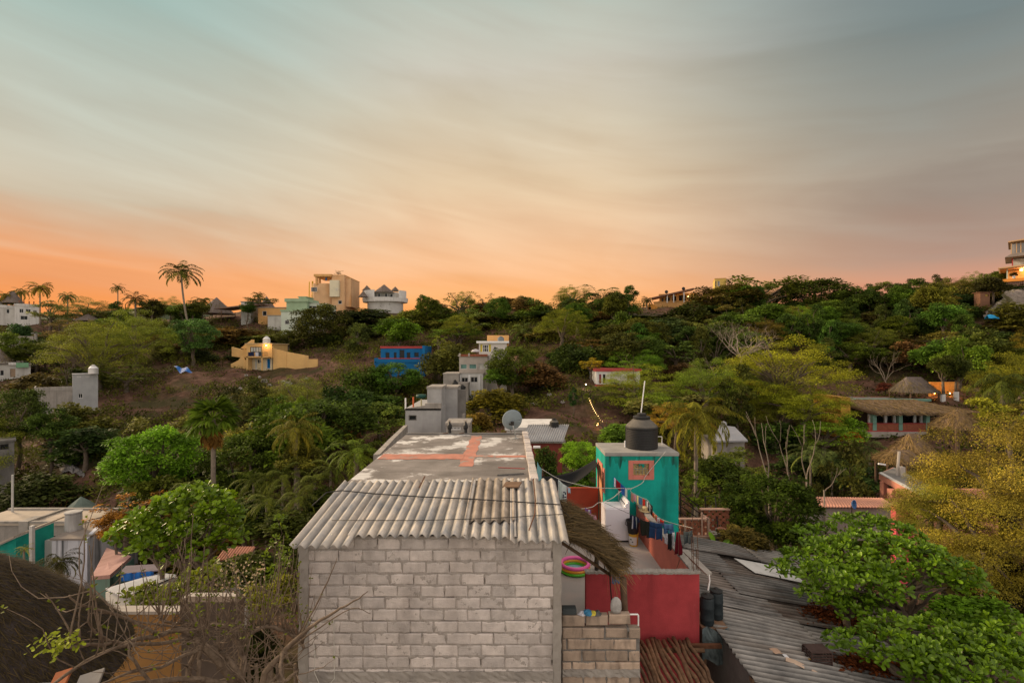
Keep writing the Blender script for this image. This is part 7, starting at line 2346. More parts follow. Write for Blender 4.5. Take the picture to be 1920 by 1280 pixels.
T('bushy', 1160, 790, 830, 90, 38, (.08, .15, .03), 'light green bush left of the black water tank')
T('sparse', 1135, 770, 815, 60, 42, (.08, .09, .03), 'thin shrub at the lower end of the string lights')
T('dense', 1087, 825, 890, 84, 22, (.10, .19, .024), 'bright green round bush behind the shade cloth', limbs=8)
T('bushy', 1075, 875, 925, 110, 19.5, (.045, .085, .014), 'leafy hedge below the shade cloth')
T('bushy', 1020, 830, 900, 60, 20, (.035, .06, .018), 'dark palm like bush right of the flat roof')
T('spread', 1300, 880, 960, 80, 24, (.06, .10, .016), 'green bush right of the turquoise building')
T('spread', 1385, 836, 905, 120, 33, (.055, .075, .022), 'thin tree in front of the grey gabled house')
T('bushy', 1350, 850, 905, 110, 30, (.05, .07, .018), 'bushes around the foot of the coconut palm')
# right ridge and slope
T('round', 1300, 565, 640, 120, 96, (.032, .035, .012), 'dark brown green tree below the long ridge house')
T('dense', 1362, 531, 604, 150, 104, (.045, .04, .012), 'broad dark tree right of the long ridge house')
T('spread', 1420, 505, 600, 190, 108, (.055, .075, .016), 'tallest spreading green tree on the right ridge', limbs=14, trunk_r=.5)
T('dense', 1530, 522, 610, 156, 104, (.030, .05, .012), 'dense dark green round tree on the right ridge', limbs=12, trunk_r=.5)
T('round', 1490, 560, 640, 70, 100, (.026, .04, .012), 'dark trunked tree between the two large ridge trees')
T('bushy', 1240, 590, 660, 130, 90, (.045, .07, .034), 'grey green bush under the long ridge house')
T('bushy', 1610, 560, 620, 150, 106, (.085, .062, .022), 'brown gold scrub tree on the ridge right of the dark round tree')
T('bushy', 1700, 552, 630, 150, 102, (.10, .085, .02), 'golden olive tree on the ridge below the cliff house')
T('round', 1790, 537, 610, 90, 98, (.075, .065, .024), 'brownish round tree left of the hillside shed')
T('bushy', 1862, 510, 550, 60, 89, (.03, .032, .016), 'dark bush hanging under the cliff house balcony')
T('spread', 1600, 610, 680, 130, 84, (.075, .085, .026), 'olive tree with a pale bent trunk right of the large umbrella tree', bark=PALEBARK, lean=-3)
T('round', 1660, 620, 710, 120, 78, (.04, .045, .014), 'dark tree above the grey palapa')
T('umbrella', 1745, 645, 715, 130, 68, (.05, .075, .022), 'flat layered tree behind the palapa', limbs=12)
T('round', 1800, 632, 730, 90, 60, (.075, .13, .022), 'bright green tree right of the orange lit wall')
T('round', 1850, 640, 720, 110, 66, (.06, .085, .02), 'olive green tree at the right slope below the blue tarp')
T('bushy', 1880, 600, 650, 120, 80, (.08, .085, .024), 'scrub on the right slope under the blue tarp')
T('feather', 1465, 632, 760, 240, 50, (.15, .165, .022), 'very wide yellow green umbrella tree on the right slope', limbs=24, trunk_r=.4, seed=1)
T('feather', 1410, 690, 765, 140, 52, (.11, .165, .026), 'lower left lime green limb crown beside the wide umbrella tree', limbs=10)
T('feather', 1505, 715, 800, 175, 46, (.13, .15, .022), 'lower right yellow green crown below the wide umbrella tree', limbs=10)
T('umbrella', 1545, 785, 845, 130, 42, (.07, .12, .018), 'green feathery branches left of the resort house', limbs=10)
T('bushy', 1600, 765, 830, 60, 46, (.10, .20, .025), 'bright green bush in front of the mustard wall')
T('bushy', 1598, 805, 830, 40, 44, (.36, .07, .015), 'red flowering bush below the mustard wall')
T('bushy', 1660, 712, 735, 36, 60, (.10, .03, .03), 'dark red shrub left of the grey palapa')
T('bushy', 1590, 845, 920, 130, 37, (.03, .05, .022), 'dark bushes below the resort house')
T('bushy', 1500, 850, 900, 120, 34, (.028, .05, .018), 'dark bushes behind the mango tree')
T('round', 1690, 880, 935, 60, 40, (.05, .09, .02), 'green bush under the ragged thatched gable')
T('tall', 1595, 850, 905, 50, 33, (.11, .15, .05), 'pale leaved young plant left of the ragged thatched gable')
# mango in front
T('dense', 1450, 886, 1035, 200, 19.5, (.022, .040, .007), 'dense dark green mango like tree right of the lattice wall', limbs=14, seed=2)
T('bushy', 1390, 985, 1030, 110, 17.6, (.055, .05, .02), 'dull brownish shrub below the dark dense tree')
# golden feathery tree at right edge
T('willow', 1885, 745, 1000, 330, 15.5, (.15, .135, .036), 'large golden green feathery tree at the right edge', limbs=22, trunk_r=.2, seed=0)
T('willow', 1850, 890, 1075, 300, 14.6, (.13, .105, .026), 'lower drooping part of a golden feathery tree at the right edge', limbs=14, seed=1)
T('willow', 1765, 880, 985, 170, 16.5, (.13, .14, .036), 'golden spray hanging before the pink wall', limbs=10, seed=2)
T('willow', 1745, 868, 985, 150, 18, (.13, .135, .034), 'small golden spray in front of the pink balcony house', limbs=8, seed=0)
T('spread', 1890, 735, 820, 130, 19, (.16, .165, .030), 'pale green leafy top at the right edge above the golden tree', limbs=10)
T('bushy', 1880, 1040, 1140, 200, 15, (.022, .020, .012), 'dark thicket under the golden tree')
T('bushy', 1815, 1105, 1200, 170, 12.0, (.05, .12, .012), 'bright fine leaved bush between the two big leaved crowns')
# canopy along the ridge and in the valley
for u, v, w, col, lab in ((742, 590, 90, MG, 'green bush left end of the middle ridge by the white round house'), (805, 584, 100, OL, 'olive crown on the ridge between round house and open tree'), (850, 578, 90, MG, 'green crown under the open ridge tree'),
                          (905, 588, 110, OL, 'olive crown right of the open ridge tree'), (960, 586, 100, MG, 'green crown below the rounded ridge tree'), (1030, 580, 110, DG, 'dark crown right of the rounded ridge tree'),
                          (1075, 588, 90, MG, 'green crown below the tree left of the big ridge palm'), (1140, 580, 110, DG, 'dark crown at the foot of the big ridge palm'), (1195, 596, 90, MG, 'green crown left below the long ridge house'),
                          (1250, 588, 100, OL, 'olive crown in front of the long ridge house'), (1335, 572, 110, DG, 'dark crown right below the long ridge house'), (1400, 560, 120, DG, 'dark crown under the tallest spreading tree'),
                          (1470, 565, 100, DG, 'dark crown left of the dense round ridge tree'), (1570, 580, 110, DG, 'dark crown right of the dense round ridge tree'), (1650, 582, 120, BR, 'brown gold crown on the right ridge'),
                          (1740, 575, 110, OL, 'olive gold crown on the right ridge below the shed'), (1810, 580, 90, OL, 'olive crown under the hillside shed'), (210, 585, 90, MG, 'green crown below the slim ridge palm'),
                          (310, 600, 90, OL, 'olive crown below the tallest palm'), (440, 612, 120, BR, 'brownish scrub crown below the low ochre house'), (510, 622, 110, OL, 'olive scrub crown below the green house')):
    T('bushy', u, v, v + 62, w * 1.15, 101, col, lab, group='crowns along the ridge', name='bush', cat='bush')
for u, v, w, Y, lab in ((455, 925, 150, 22, 'dark bush under the areca palms by the big leaved tree'), (535, 950, 150, 21, 'dark bush under the areca palms by the slim shrub'), (610, 905, 130, 23, 'dark bush under the areca palms by the flat roof'),
                        (395, 930, 120, 25, 'dark bush below the fan palm trunk'), (480, 1010, 130, 17, 'dark bush behind the tiled wall'), (585, 985, 90, 15, 'dark bush beside the left edge of the corrugated roof')):
    T('bushy', u, v, v + 75, w, Y, (.035, .05, .014), lab, group='bushes in the valley', name='bush', cat='bush')
# pale boulders on the bare slope
RB = random.Random(14)
for k, (u, v, s) in enumerate(((497, 716, .7), (505, 724, .5), (486, 708, .4), (540, 722, .8), (532, 716, .45), (450, 731, .6), (462, 704, .35), (285, 700, .3), (521, 735, .4), (575, 712, .5), (1030, 742, .4), (1000, 760, .5), (1055, 755, .35), (1018, 727, .3))):
    y = hit(u, v); x = X(u, y); g = ground(x, y)
    mb = MB(); mb.lathe([(s * .7, -.2 * s), (s * RB.uniform(.8, 1), .1 * s), (s * RB.uniform(.6, .9), .4 * s), (s * .35, .62 * s), (.001, .68 * s)], (x, y, g), 8)
    mb.v = [(p + RB.uniform(-.16, .16) * s, q + RB.uniform(-.16, .16) * s, r + RB.uniform(-.12, .12) * s) for p, q, r in mb.v]
    solo('boulder', 'pale boulder on the bare slope below the yellow house' if u < 700 else 'pale boulder on the bare slope right of the stepped house', 'boulder', mb, mat('boulder_stone', (.34, .31, .29), .95, .3, 1.5, .6, 6), (x, y, g), 'boulders on the left bare slope' if u < 700 else 'boulders on the middle bare slope')
T('bushy', 1905, 562, 612, 110, 81, (.075, .085, .022), 'green gold bush covering the foot of the pale cliff', name='bush', cat='bush')
# bare trees
bare_tree(1390, 592, 672, 190, 62, 'wide leafless grey tree on the middle right slope', stems=11, depth=4, spread=.95, upw=-.01, r=.12, bark=mat('grey_dead_twigs', (.30, .24, .20), .95, .2, 4, 0))
bare_tree(1340, 655, 735, 120, 56, 'drooping leafless grey twigs left of the wide umbrella tree', stems=6, depth=3, spread=1.0, upw=-.02, r=.09)
bare_tree(1660, 660, 715, 60, 64, 'small leafless pale tree left of the grey palapa', stems=4, depth=3, spread=.9, r=.08, upw=.05)
for lab, u, vt, vb, w in (('pale leafless pruned stems at left above the dark dense tree', 1440, 782, 893, 70), ('pale leafless pruned stems in the middle above the dark dense tree', 1478, 786, 893, 46),
                          ('pale leafless pruned stems at right above the dark dense tree', 1512, 795, 895, 60)):
    bare_tree(u, vt, vb, w, 21.5, lab, stems=2, depth=1, spread=.3, upw=.10, r=.035)
bare_tree(1545, 870, 922, 60, 24, 'single pale leaning stem right of the dark dense tree', stems=1, depth=1, spread=.3, upw=.02, r=.035)
bare_tree(125, 650, 712, 60, 70, 'leafless brown tree left of the large feathery tree', stems=4, depth=3, spread=.9, r=.08, bark=BARK)

# palms
PD = (.045, .05, .014)
palm(340, 484, 512, 74, 100, 'tallest palm on the left ridge', 'dense', PD, lean=2.2, seed=1, r=.22)
palm(221, 531, 541, 27, 110, 'slim small palm on the left ridge', 'dense', (.06, .06, .02), seed=2, r=.13)
palm(75, 525, 540, 44, 112, 'left ridge palm right of the villa thatch', 'feather', (.09, .075, .02), seed=3, r=.16)
palm(12, 541, 556, 40, 112, 'palm at the left edge of the ridge', 'feather', (.08, .07, .02), seed=4, r=.16)
palm(40, 535, 548, 32, 116, 'palm behind the villa thatch', 'feather', (.08, .08, .03), seed=5, r=.16)
palm(127, 544, 556, 34, 108, 'low palm poking above the flat topped grey green tree', 'feather', (.07, .08, .035), seed=6, r=.16)
palm(254, 541, 562, 46, 106, 'dark shaggy palm right of the slim ridge palm', 'dense', (.035, .035, .010), seed=7, r=.2)
T('round', 285, 560, 598, 46, 104, (.03, .03, .010), 'dark rounded tree right of the shaggy ridge palm')
palm(380, 549, 566, 40, 112, 'dark palm left of the steep thatched hut', 'feather', (.05, .05, .014), seed=8, r=.18)
T('round', 362, 563, 595, 60, 108, (.06, .065, .02), 'olive tree under the tallest ridge palm')
palm(485, 540, 555, 28, 120, 'small palm above the low ochre house', 'dense', (.06, .055, .016), seed=9, r=.15)
T('round', 465, 566, 592, 34, 111, (.02, .045, .010), 'dark green bush at the eave of the low ochre house')
T('spread', 490, 553, 575, 66, 118, (.055, .065, .018), 'dark green crowns behind the low ochre house')
palm(1125, 532, 570, 100, 104, 'big dark palm on the ridge right of centre', 'dense', (.028, .042, .010), seed=10, nf=30, r=.3)
T('spread', 1088, 556, 600, 70, 102, (.04, .055, .014), 'dark tree left of the big dark ridge palm')
T('round', 1150, 548, 592, 60, 103, (.03, .04, .012), 'dark tree right of the big dark ridge palm')
palm(1190, 566, 580, 40, 105, 'arching palm fronds left of the long ridge house', 'feather', (.06, .065, .02), seed=11, r=.15)
palm(1213, 553, 563, 28, 112, 'small dark palm at the left end of the veranda roof', 'feather', (.03, .03, .012), seed=12, r=.15)
palm(985, 596, 625, 66, 84, 'spreading green palm above the stepped house', 'dense', (.05, .07, .022), seed=13, r=.25)
palm(400, 738, 785, 92, 29, 'tall fan palm with a skirt of dead fronds on the left slope', 'fan', (.085, .145, .022), seed=14, r=.16)
palm(555, 790, 806, 115, 33, 'coconut palm with yellowing drooping fronds left of the flat roof', 'feather', (.075, .075, .02), seed=15, r=.16)
palm(668, 800, 850, 120, 24, 'upright green coconut palm beside the left edge of the flat roof', 'dense', (.055, .085, .018), seed=16, r=.16)
palm(1305, 727, 785, 150, 29.5, 'coconut palm with long drooping fronds right of the turquoise building', 'feather', (.085, .088, .018), seed=17, nf=30, r=.15)
palm(1880, 672, 722, 120, 46, 'coconut palm at the right edge above the golden tree', 'feather', (.045, .06, .018), seed=18, r=.16)
for i, (u, v, w, Y, lab) in enumerate(((475, 905, 90, 27, 'areca palm clump below the fan palm'), (530, 895, 90, 26, 'areca palm clump left of the upright coconut palm'), (590, 905, 95, 24, 'areca palm clump nearest the flat roof edge'),
                                       (560, 935, 90, 22, 'areca palm clump above the slim green shrub'), (620, 880, 80, 26, 'areca palm clump under the upright coconut palm'), (500, 940, 100, 22, 'areca palm clump right of the big leaved tree'),
                                       (350, 915, 70, 27, 'small palm between the bright round tree and the big leaved tree'),
                                       (1520, 850, 90, 32, 'grey green areca palm right of the pale pruned stems'), (1560, 865, 80, 32, 'grey green areca palm left of the ragged thatched gable'), (1630, 840, 80, 42, 'dark palm under the resort house deck'))):
    palm(u, v - 25, v, w, Y, lab, 'dense', (.05, .065, .018) if u < 1000 else (.05, .07, .035), group='areca palms in the valley', seed=20 + i % 4, nf=18, r=.08)
palm(110, 1040, 1055, 80, 18, 'dark cycad like palm beside the rain stained house', 'feather', (.028, .03, .012), seed=24, nf=26, r=.15)
palm(45, 1015, 1030, 30, 21.5, 'small yellow green palm behind the white post', 'dense', (.13, .13, .02), seed=25, nf=14, r=.05)
# banana
bn = thing('banana_plant', 'banana plant with one bright green leaf by the shed roof', 'plant', tuple(P(1338, 1030, 17.4)))
p = P(1345, 1028, 17.4)
me = leaves_mesh('leaf', np.array([[0, 0, 0], [.05, 0, 0], [.15, .05, 0], [.2, 0, -.05]]), [(-.35, .1, .9), (.45, -.1, .5), (.9, 0, .55), (.5, -.2, -.1)], [(.3, -.9, .2), (0, -.6, .8), (-.3, -.5, .8), (.2, -.9, .4)], [.62, .5, .55, .45], [.2, .17, .2, .16], np.array([.8, .6, .5, .95]), T_LEAF, .25, .15, (GLOSSY_LEAF,))
o = bpy.data.objects.new('leaves', me); COL.objects.link(o); o.parent = bn; o.location = p - WL[bn.name]; o.color = (.10, .22, .02, 1)
mb = MB(); mb.tube([(p.x, p.y, .5), (p.x + .02, p.y, p.z + .02)], .07, 8); mb.build('stem', mat('banana_stem', (.12, .14, .05)), bn)

# big leaved trees in front
RN2 = np.random.default_rng(31)


def lumps(lst, Y0=None, flat=.75):
    out = []
    for q in lst:
        u, v, r = q[:3]
        Y = q[3] if len(q) > 3 else Y0
        p = P(u, v, Y); R_ = r / F * Y
        out.append(((p.x, p.y, p.z), (R_, R_, R_ * flat)))
    return out


def big_leaf_tree(label, lst, Y, base_u, col, L, per, dens, stems, wd=.5, col_t=BARK, name='broadleaf_tree', r=.1):
    x = X(base_u, Y); g = ground(x, Y)
    th = thing(name, label, 'tree', (x, Y, g))
    lp = lumps(lst, Y)
    rosette_crown('crown', lp, RN2, GLOSSY_LEAF, col, th, L=L, per=per, dens=dens, wd=wd)
    R_ = random.Random(int(base_u))
    mb = MB()
    zmin = min(c[0][2] for c in lp)
    for sx in stems:
        top = Vector((x + sx, Y, max(g + .6, zmin - .4)))
        mb.tube(limb((x + sx * .4, Y, g - .3), top, 0, R_, 4), [r * 1.2, r, r * .9, r * .8, r * .7], 7)
        for c, rr_ in lp:
            if abs(c[0] - x - sx) < max(1.6, 8 / max(len(stems), 1)) and R_.random() < .6:
                mb.tube(limb(top, c, .15, R_, 5), [r * .6, r * .5, r * .4, r * .3, r * .2, r * .12], 5, cap=False)
    mb.build('trunk', col_t, th, smooth=True)
    return th


big_leaf_tree('tree with big bright green leaves standing behind the bare twisted tree',
              [(330, 955, 40), (375, 940, 42), (410, 950, 34), (290, 975, 40), (255, 1000, 38), (225, 1012, 22), (300, 1015, 42), (350, 1000, 40), (400, 990, 40), (425, 1010, 30), (270, 1035, 26), (330, 1045, 26), (385, 1035, 34), (430, 965, 24)],
              16, 330, (.14, .245, .022), .25, 8, 26, (-.5, .3, .9), .62)
big_leaf_tree('glossy big leaved tree leaning over the shed roof at the right',
              [(1455, 1072, 16, 13.6), (1485, 1048, 22, 13.7), (1500, 1060, 30, 13.5), (1530, 1040, 34, 13.5), (1470, 1068, 20, 13.5), (1550, 1000, 24, 15), (1585, 985, 26, 15), (1510, 1000, 20, 15), (1620, 985, 28, 15), (1655, 995, 30, 14.5), (1690, 1005, 30, 14), (1575, 1040, 40, 13), (1620, 1030, 42, 12.6), (1670, 1040, 44, 12.2), (1720, 1045, 42, 12),
               (1760, 1062, 38, 11.6), (1795, 1080, 34, 11.4), (1825, 1100, 26, 11.2), (1545, 1085, 40, 12.4), (1590, 1100, 44, 12), (1635, 1095, 42, 11.8), (1680, 1088, 34, 11.8), (1530, 1120, 26, 12.2), (1570, 1140, 30, 12), (1615, 1145, 34, 11.8), (1650, 1150, 28, 11.6), (1660, 1120, 26, 11.6), (1640, 1068, 40, 12), (1720, 1080, 28, 11.6), (1775, 1100, 24, 11.4)],
              12.3, 1660, (.105, .205, .018), .185, 8, 46, (-1, .6), .52, r=.12)
big_leaf_tree('lower glossy big leaved crown filling the bottom right corner',
              [(1575, 1205, 24, 10.6), (1610, 1215, 34, 10.5), (1655, 1195, 34, 10.6), (1700, 1190, 38, 10.6), (1750, 1195, 40, 10.5), (1800, 1205, 40, 10.3), (1850, 1215, 40, 10.1), (1895, 1225, 40, 10), (1930, 1240, 40, 9.8), (1690, 1230, 40, 10), (1740, 1240, 44, 9.9), (1790, 1250, 44, 9.7), (1840, 1260, 44, 9.5), (1890, 1270, 44, 9.4), (1650, 1235, 26, 10.2),
               (1745, 1275, 36, 9.6), (1790, 1290, 40, 9.4), (1725, 1268, 24, 9.8), (1930, 1200, 36, 10.2), (1860, 1180, 26, 10.6), (1900, 1175, 26, 10.8), (1780, 1170, 24, 11)],
              10.2, 1780, (.10, .195, .018), .185, 8, 46, (-.8, .8), .52, r=.12)
big_leaf_tree('slim bright green shrub beside the left end of the corrugated roof',
              [(522, 975, 10), (520, 995, 14), (524, 1015, 16), (518, 1038, 18), (526, 1060, 18), (508, 1070, 14), (520, 1085, 20), (530, 1045, 12)], 11.5, 520, (.115, .19, .018), .11, 7, 44, (0,), .5, r=.03, name='shrub')
big_leaf_tree('yellow green flowering shrubs behind the ochre wall',
              [(245, 1120, 18), (275, 1115, 22), (310, 1118, 24), (345, 1110, 22), (300, 1135, 22), (260, 1138, 18), (340, 1132, 20), (375, 1120, 20), (385, 1085, 20), (355, 1090, 18), (400, 1070, 16)], 12.0, 310, (.17, .22, .026), .17, 7, 62, (-.4, .4), .6, r=.04, name='shrub')
big_leaf_tree('dark leaved shrub with pale flowers before the red tiled wall',
              [(420, 1085, 22), (455, 1095, 24), (480, 1085, 20), (435, 1110, 24), (475, 1115, 24), (505, 1100, 18), (400, 1100, 16)], 13, 450, (.075, .105, .018), .14, 7, 30, (0,), .55, r=.04, name='shrub')
RNf = np.random.default_rng(2)
K = 130
fu, fv = RNf.uniform(395, 500, K), RNf.uniform(1050, 1120, K)
B = [tuple(P(a, b, 12.6 + RNf.uniform(-.3, .1))) for a, b in zip(fu, fv)]
sh_ = [o for o in bpy.data.objects if o.get('label', '').startswith('dark leaved shrub')][0]
me = leaves_mesh('flowers', np.array(B) - np.array(WL[sh_.name]), RNf.normal(size=(K, 3)), np.tile([[0, -.8, .6]], (K, 1)), np.full(K, .06), np.full(K, .05), RNf.uniform(.4, .7, K), T_LEAF, .2, .1, (STRAW,))
o = bpy.data.objects.new('flowers', me); COL.objects.link(o); o.parent = sh_; o.color = (.5, .42, .46, 1); o['kind'] = 'stuff'

# ------------------------------------------------------------------ twisted bare tree at the lower left
TWIG = mat('twisted_bark', (.125, .088, .062), .92, .3, 9, .5, 35, c2=(.22, .165, .12))
bt = thing('twisted_bare_tree', 'twisted bare branching tree with few buds at the lower left', 'tree', (X(450, 6.6), 6.6, .4))
R = random.Random(41)
mb = MB(); tips = []


def bough(pts, r0, r1):
    q = [P(a[0], a[1], a[2] - max(0, 330 - a[0]) / 330 * 1.9) for a in pts]
    out = []
    for i in range(len(q) - 1):
        for k in range(4):
            t_ = k / 4
            a, b, c, d = q[max(i - 1, 0)], q[i], q[i + 1], q[min(i + 2, len(q) - 1)]
            out.append(.5 * (2 * b + (c - a) * t_ + (2 * a - 5 * b + 4 * c - d) * t_ ** 2 + (3 * b - a - 3 * c + d) * t_ ** 3) + Vector((R.uniform(-1, 1), R.uniform(-1, 1), R.uniform(-1, 1))) * r0 * .25)
    out.append(q[-1])
    n = len(out)
    mb.tube(out, [.7 * (r0 + (r1 - r0) * i / (n - 1)) for i in range(n)], 7)
    return out


base = (448, 1330, 6.6)
limbs_ = [
    ([base, (430, 1265, 6.5), (385, 1215, 6.4), (345, 1180, 6.4), (290, 1192, 6.2), (215, 1206, 6.0), (130, 1212, 5.8)], .085, .018),
    ([base, (455, 1260, 6.7), (452, 1210, 6.9), (425, 1175, 7.0), (380, 1172, 7.0), (338, 1170, 7.0), (300, 1160, 7.1)], .075, .022),
    ([(470, 1330, 6.6), (462, 1290, 6.5), (428, 1232, 6.4), (410, 1222, 6.3), (385, 1205, 6.2)], .06, .02),
    ([(475, 1340, 6.4), (500, 1260, 6.3), (530, 1225, 6.3), (560, 1195, 6.3), (600, 1160, 6.25), (650, 1135, 6.2), (690, 1108, 6.2)], .07, .008),
    ([(530, 1225, 6.3), (525, 1255, 6.1), (535, 1275, 6.0), (560, 1255, 6.0)], .04, .012),
    ([(345, 1320, 6.3), (355, 1250, 6.4), (375, 1205, 6.5), (365, 1160, 6.6), (350, 1130, 6.6)], .055, .02),
    ([(385, 1320, 6.2), (372, 1240, 6.3), (385, 1190, 6.4), (390, 1160, 6.4)], .045, .018),
    ([(120, 1330, 5.6), (190, 1300, 5.8), (280, 1278, 6.0), (380, 1272, 6.1), (440, 1290, 6.3)], .05, .045),
    ([(90, 1290, 5.6), (160, 1240, 5.8), (230, 1210, 6.0), (300, 1205, 6.2), (360, 1196, 6.4)], .02, .035),
    ([(452, 1210, 6.9), (480, 1180, 7.0), (515, 1175, 7.1), (548, 1190, 7.2), (570, 1215, 7.2)], .055, .03),
    ([(385, 1215, 6.4), (350, 1225, 6.2), (300, 1250, 6.0), (240, 1262, 5.8), (170, 1290, 5.6)], .04, .012),
    ([(560, 1195, 6.3), (600, 1120, 6.2), (625, 1065, 6.2), (632, 1045, 6.2)], .018, .005),
    ([(545, 1215, 6.3), (600, 1175, 6.15), (660, 1140, 6.1), (695, 1150, 6.1)], .016, .005),
    ([(300, 1192, 6.2), (240, 1160, 6.2), (180, 1140, 6.1), (145, 1130, 6.0), (130, 1115, 6.0)], .028, .010),
    ([(215, 1206, 6.0), (170, 1175, 5.9), (168, 1130, 5.9), (170, 1090, 5.9)], .02, .006),
    ([(150, 1195, 5.9), (148, 1160, 5.9), (155, 1115, 5.9), (160, 1095, 5.9)], .014, .005),
    ([(340, 1175, 6.4), (260, 1165, 6.3), (210, 1150, 6.3), (165, 1150, 6.2)], .022, .007),
    ([(420, 1290, 6.1), (360, 1300, 5.9), (300, 1290, 5.8), (250, 1240, 5.8), (240, 1200, 5.9)], .045, .015),
]
paths = [bough(*l) for l in limbs_]
# upright whippy shoots from the boughs
for k in range(120):
    pth = paths[R.choice([0, 1, 1, 2, 5, 6, 9, 9, 9, 9, 8, 1, 1, 9])]
    p = R.choice(pth[len(pth) // 4:])
    h = R.uniform(.35, 1.25)
    rgt = (p.x + 4) * .22
    d = Vector((R.uniform(-.55, .55) + rgt * .3, R.uniform(-.6, .8), 1)).normalized()
    pts, q = [p], p.copy()
    for i in range(6):
        d = (d + Vector((R.uniform(-.16, .16), R.uniform(-.16, .16), .12))).normalized()
        q = q + d * h / 6
        pts.append(q)
    r = R.uniform(.006, .011)
    mb.tube(pts, [r * (1 - .1 * i) for i in range(7)], 5)
    tips += [(pts[j], 1) for j in (3, 4, 5, 6) if R.random() < .45]
for k in range(200):   # small crossing twigs
    pth = R.choice(paths[:3] + paths[4:11] + paths[13:])
    p = R.choice(pth[2:])
    if p.x / p.y * F + CX < 240 and R.random() < .75: continue
    d = Vector((R.uniform(-1, 1), R.uniform(-1, .6), R.uniform(-.5, .8))).normalized()
    pts, q = [p], p.copy(); L_ = R.uniform(.3, 1.1)
    for i in range(5):
        d = (d + Vector((R.uniform(-.4, .4), R.uniform(-.4, .4), R.uniform(-.2, .45)))).normalized(); q = q + d * L_ / 5; pts.append(q)
    mb.tube(pts, [.007 - .001 * i for i in range(6)], 5)
    if R.random() < .5: tips.append((pts[-1], 1))
mb.build('branches', TWIG, bt, smooth=True)
B, D = [], []
for p, s in tips:
    for _ in range(R.randint(1, 3)):
        B.append(tuple(p + Vector((R.uniform(-.02, .02), R.uniform(-.02, .02), R.uniform(-.03, .03))))); D.append((R.uniform(-1, 1), R.uniform(-1, 1), R.uniform(-.1, 1)))
pc = P(112, 1203, 4.6)
for k in range(90):
    B.append(tuple(pc + Vector((R.gauss(0, .10), R.gauss(0, .06), R.gauss(0, .045))))); D.append((R.uniform(-1, 1), R.uniform(-1, .4), R.uniform(-.5, .3)))
K = len(B)
me = leaves_mesh('buds', np.array(B) - np.array(WL[bt.name]), D, np.tile([[0, -.5, .85]], (K, 1)), np.r_[np.full(K - 90, .042), np.full(90, .055)], np.r_[np.full(K - 90, .026), np.full(90, .028)], np.r_[np.random.default_rng(1).uniform(.1, .6, K - 90), np.random.default_rng(1).uniform(.5, .9, 90)], T_LEAF, .2, .2, (LEAF,))
o = bpy.data.objects.new('buds', me); COL.objects.link(o); o.parent = bt; o.color = (.15, .19, .03, 1); o['kind'] = 'stuff'
# tangle of fine leafless scrub between the bare tree and the block house
tg = thing('leafless_shrub', 'tangled leafless shrub filling the gap left of the block house', 'shrub', (X(510, 8.4), 8.4, .5))
mb = MB()
for k in range(70):
    p = Vector((X(R.uniform(440, 560), 8.2), R.uniform(7.4, 8.9), R.uniform(4.2, 5.7)))
    d = Vector((R.uniform(-.9, .9), R.uniform(-.6, .6), R.uniform(-.1, 1))).normalized(); q = p.copy(); pts = [q.copy()]; L_ = R.uniform(.5, 1.5)
    for i in range(7):
        d = (d + Vector((R.uniform(-.3, .3), R.uniform(-.3, .3), R.uniform(-.25, .3)))).normalized(); q = q + d * L_ / 7; q.x = min(q.x, -3.66); pts.append(q.copy())
    mb.tube(pts, [.010 - .001 * i for i in range(8)], 5)
for k in range(10):
    x = X(R.uniform(460, 550), 8.3)
    mb.tube([(x, 8.3, .3), (x + R.uniform(-.2, .2), 8.3, 2.5), (x + R.uniform(-.2, .1), 8.3, 4.6)], .03, 6)
mb.build('branches', TWIG, tg, smooth=True)
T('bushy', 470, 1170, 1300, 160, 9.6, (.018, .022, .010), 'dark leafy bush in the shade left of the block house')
T('spread', 500, 1075, 1180, 120, 10.2, (.11, .12, .022), 'thin yellow green foliage left of the block house')

# ------------------------------------------------------------------ wood filling the slopes between
KEEP = [(1315, 588, 1465, 672, 61), (0, 950, 195, 1062, 34), (0, 545, 70, 605, 110), (0, 625, 70, 722, 74), (55, 688, 190, 772, 60), (412, 552, 540, 606, 110), (525, 552, 612, 606, 106), (572, 505, 662, 590, 118), (668, 528, 760, 588, 116), (424, 628, 598, 700, 84), (700, 646, 800, 702, 72),
        (828, 626, 950, 728, 57), (755, 725, 880, 815, 32), (1112, 690, 1205, 722, 57), (1208, 535, 1305, 585, 112), (1328, 524, 1354, 548, 112), (1865, 440, 1930, 600, 88), (1822, 540, 1862, 566, 86), (1855, 580, 1880, 605, 80), (1590, 700, 1785, 820, 49), (1740, 705, 1800, 745, 57),
        (1096, 742, 1132, 800, 46), (980, 716, 1085, 800, 40), (240, 730, 330, 765, 62), (320, 680, 366, 706, 72), (1640, 800, 1800, 960, 30), (1330, 790, 1405, 850, 36), (1325, 895, 1375, 962, 24), (970, 795, 1062, 835, 22), (90, 845, 160, 895, 40), (1840, 560, 1920, 600, 80), (930, 690, 1090, 800, 44),
        (1440, 660, 1500, 700, 200), (1560, 700, 1680, 730, 62)]
R = random.Random(90)
KINDS = [('bushy', 'dark scrub bush', (.034, .048, .018)), ('round', 'mid green leafy tree', (.06, .085, .020)), ('dense', 'thick green crowned tree', (.045, .065, .015)), ('feather', 'pale yellow green tree', (.10, .115, .026)), ('spread', 'olive thin crowned tree', (.08, .082, .028)), ('bushy', 'brownish dry bush', (.09, .068, .03)), ('tall', 'dark narrow tree', (.034, .052, .017))]


def zone(u, Y):
    s = 'left' if u < 640 else ('middle' if u < 1210 else 'right')
    return ('ridge', 'upper slope', 'lower slope', 'valley floor')[0 if Y > 103 else 1 if Y > 72 else 2 if Y > 44 else 3], s


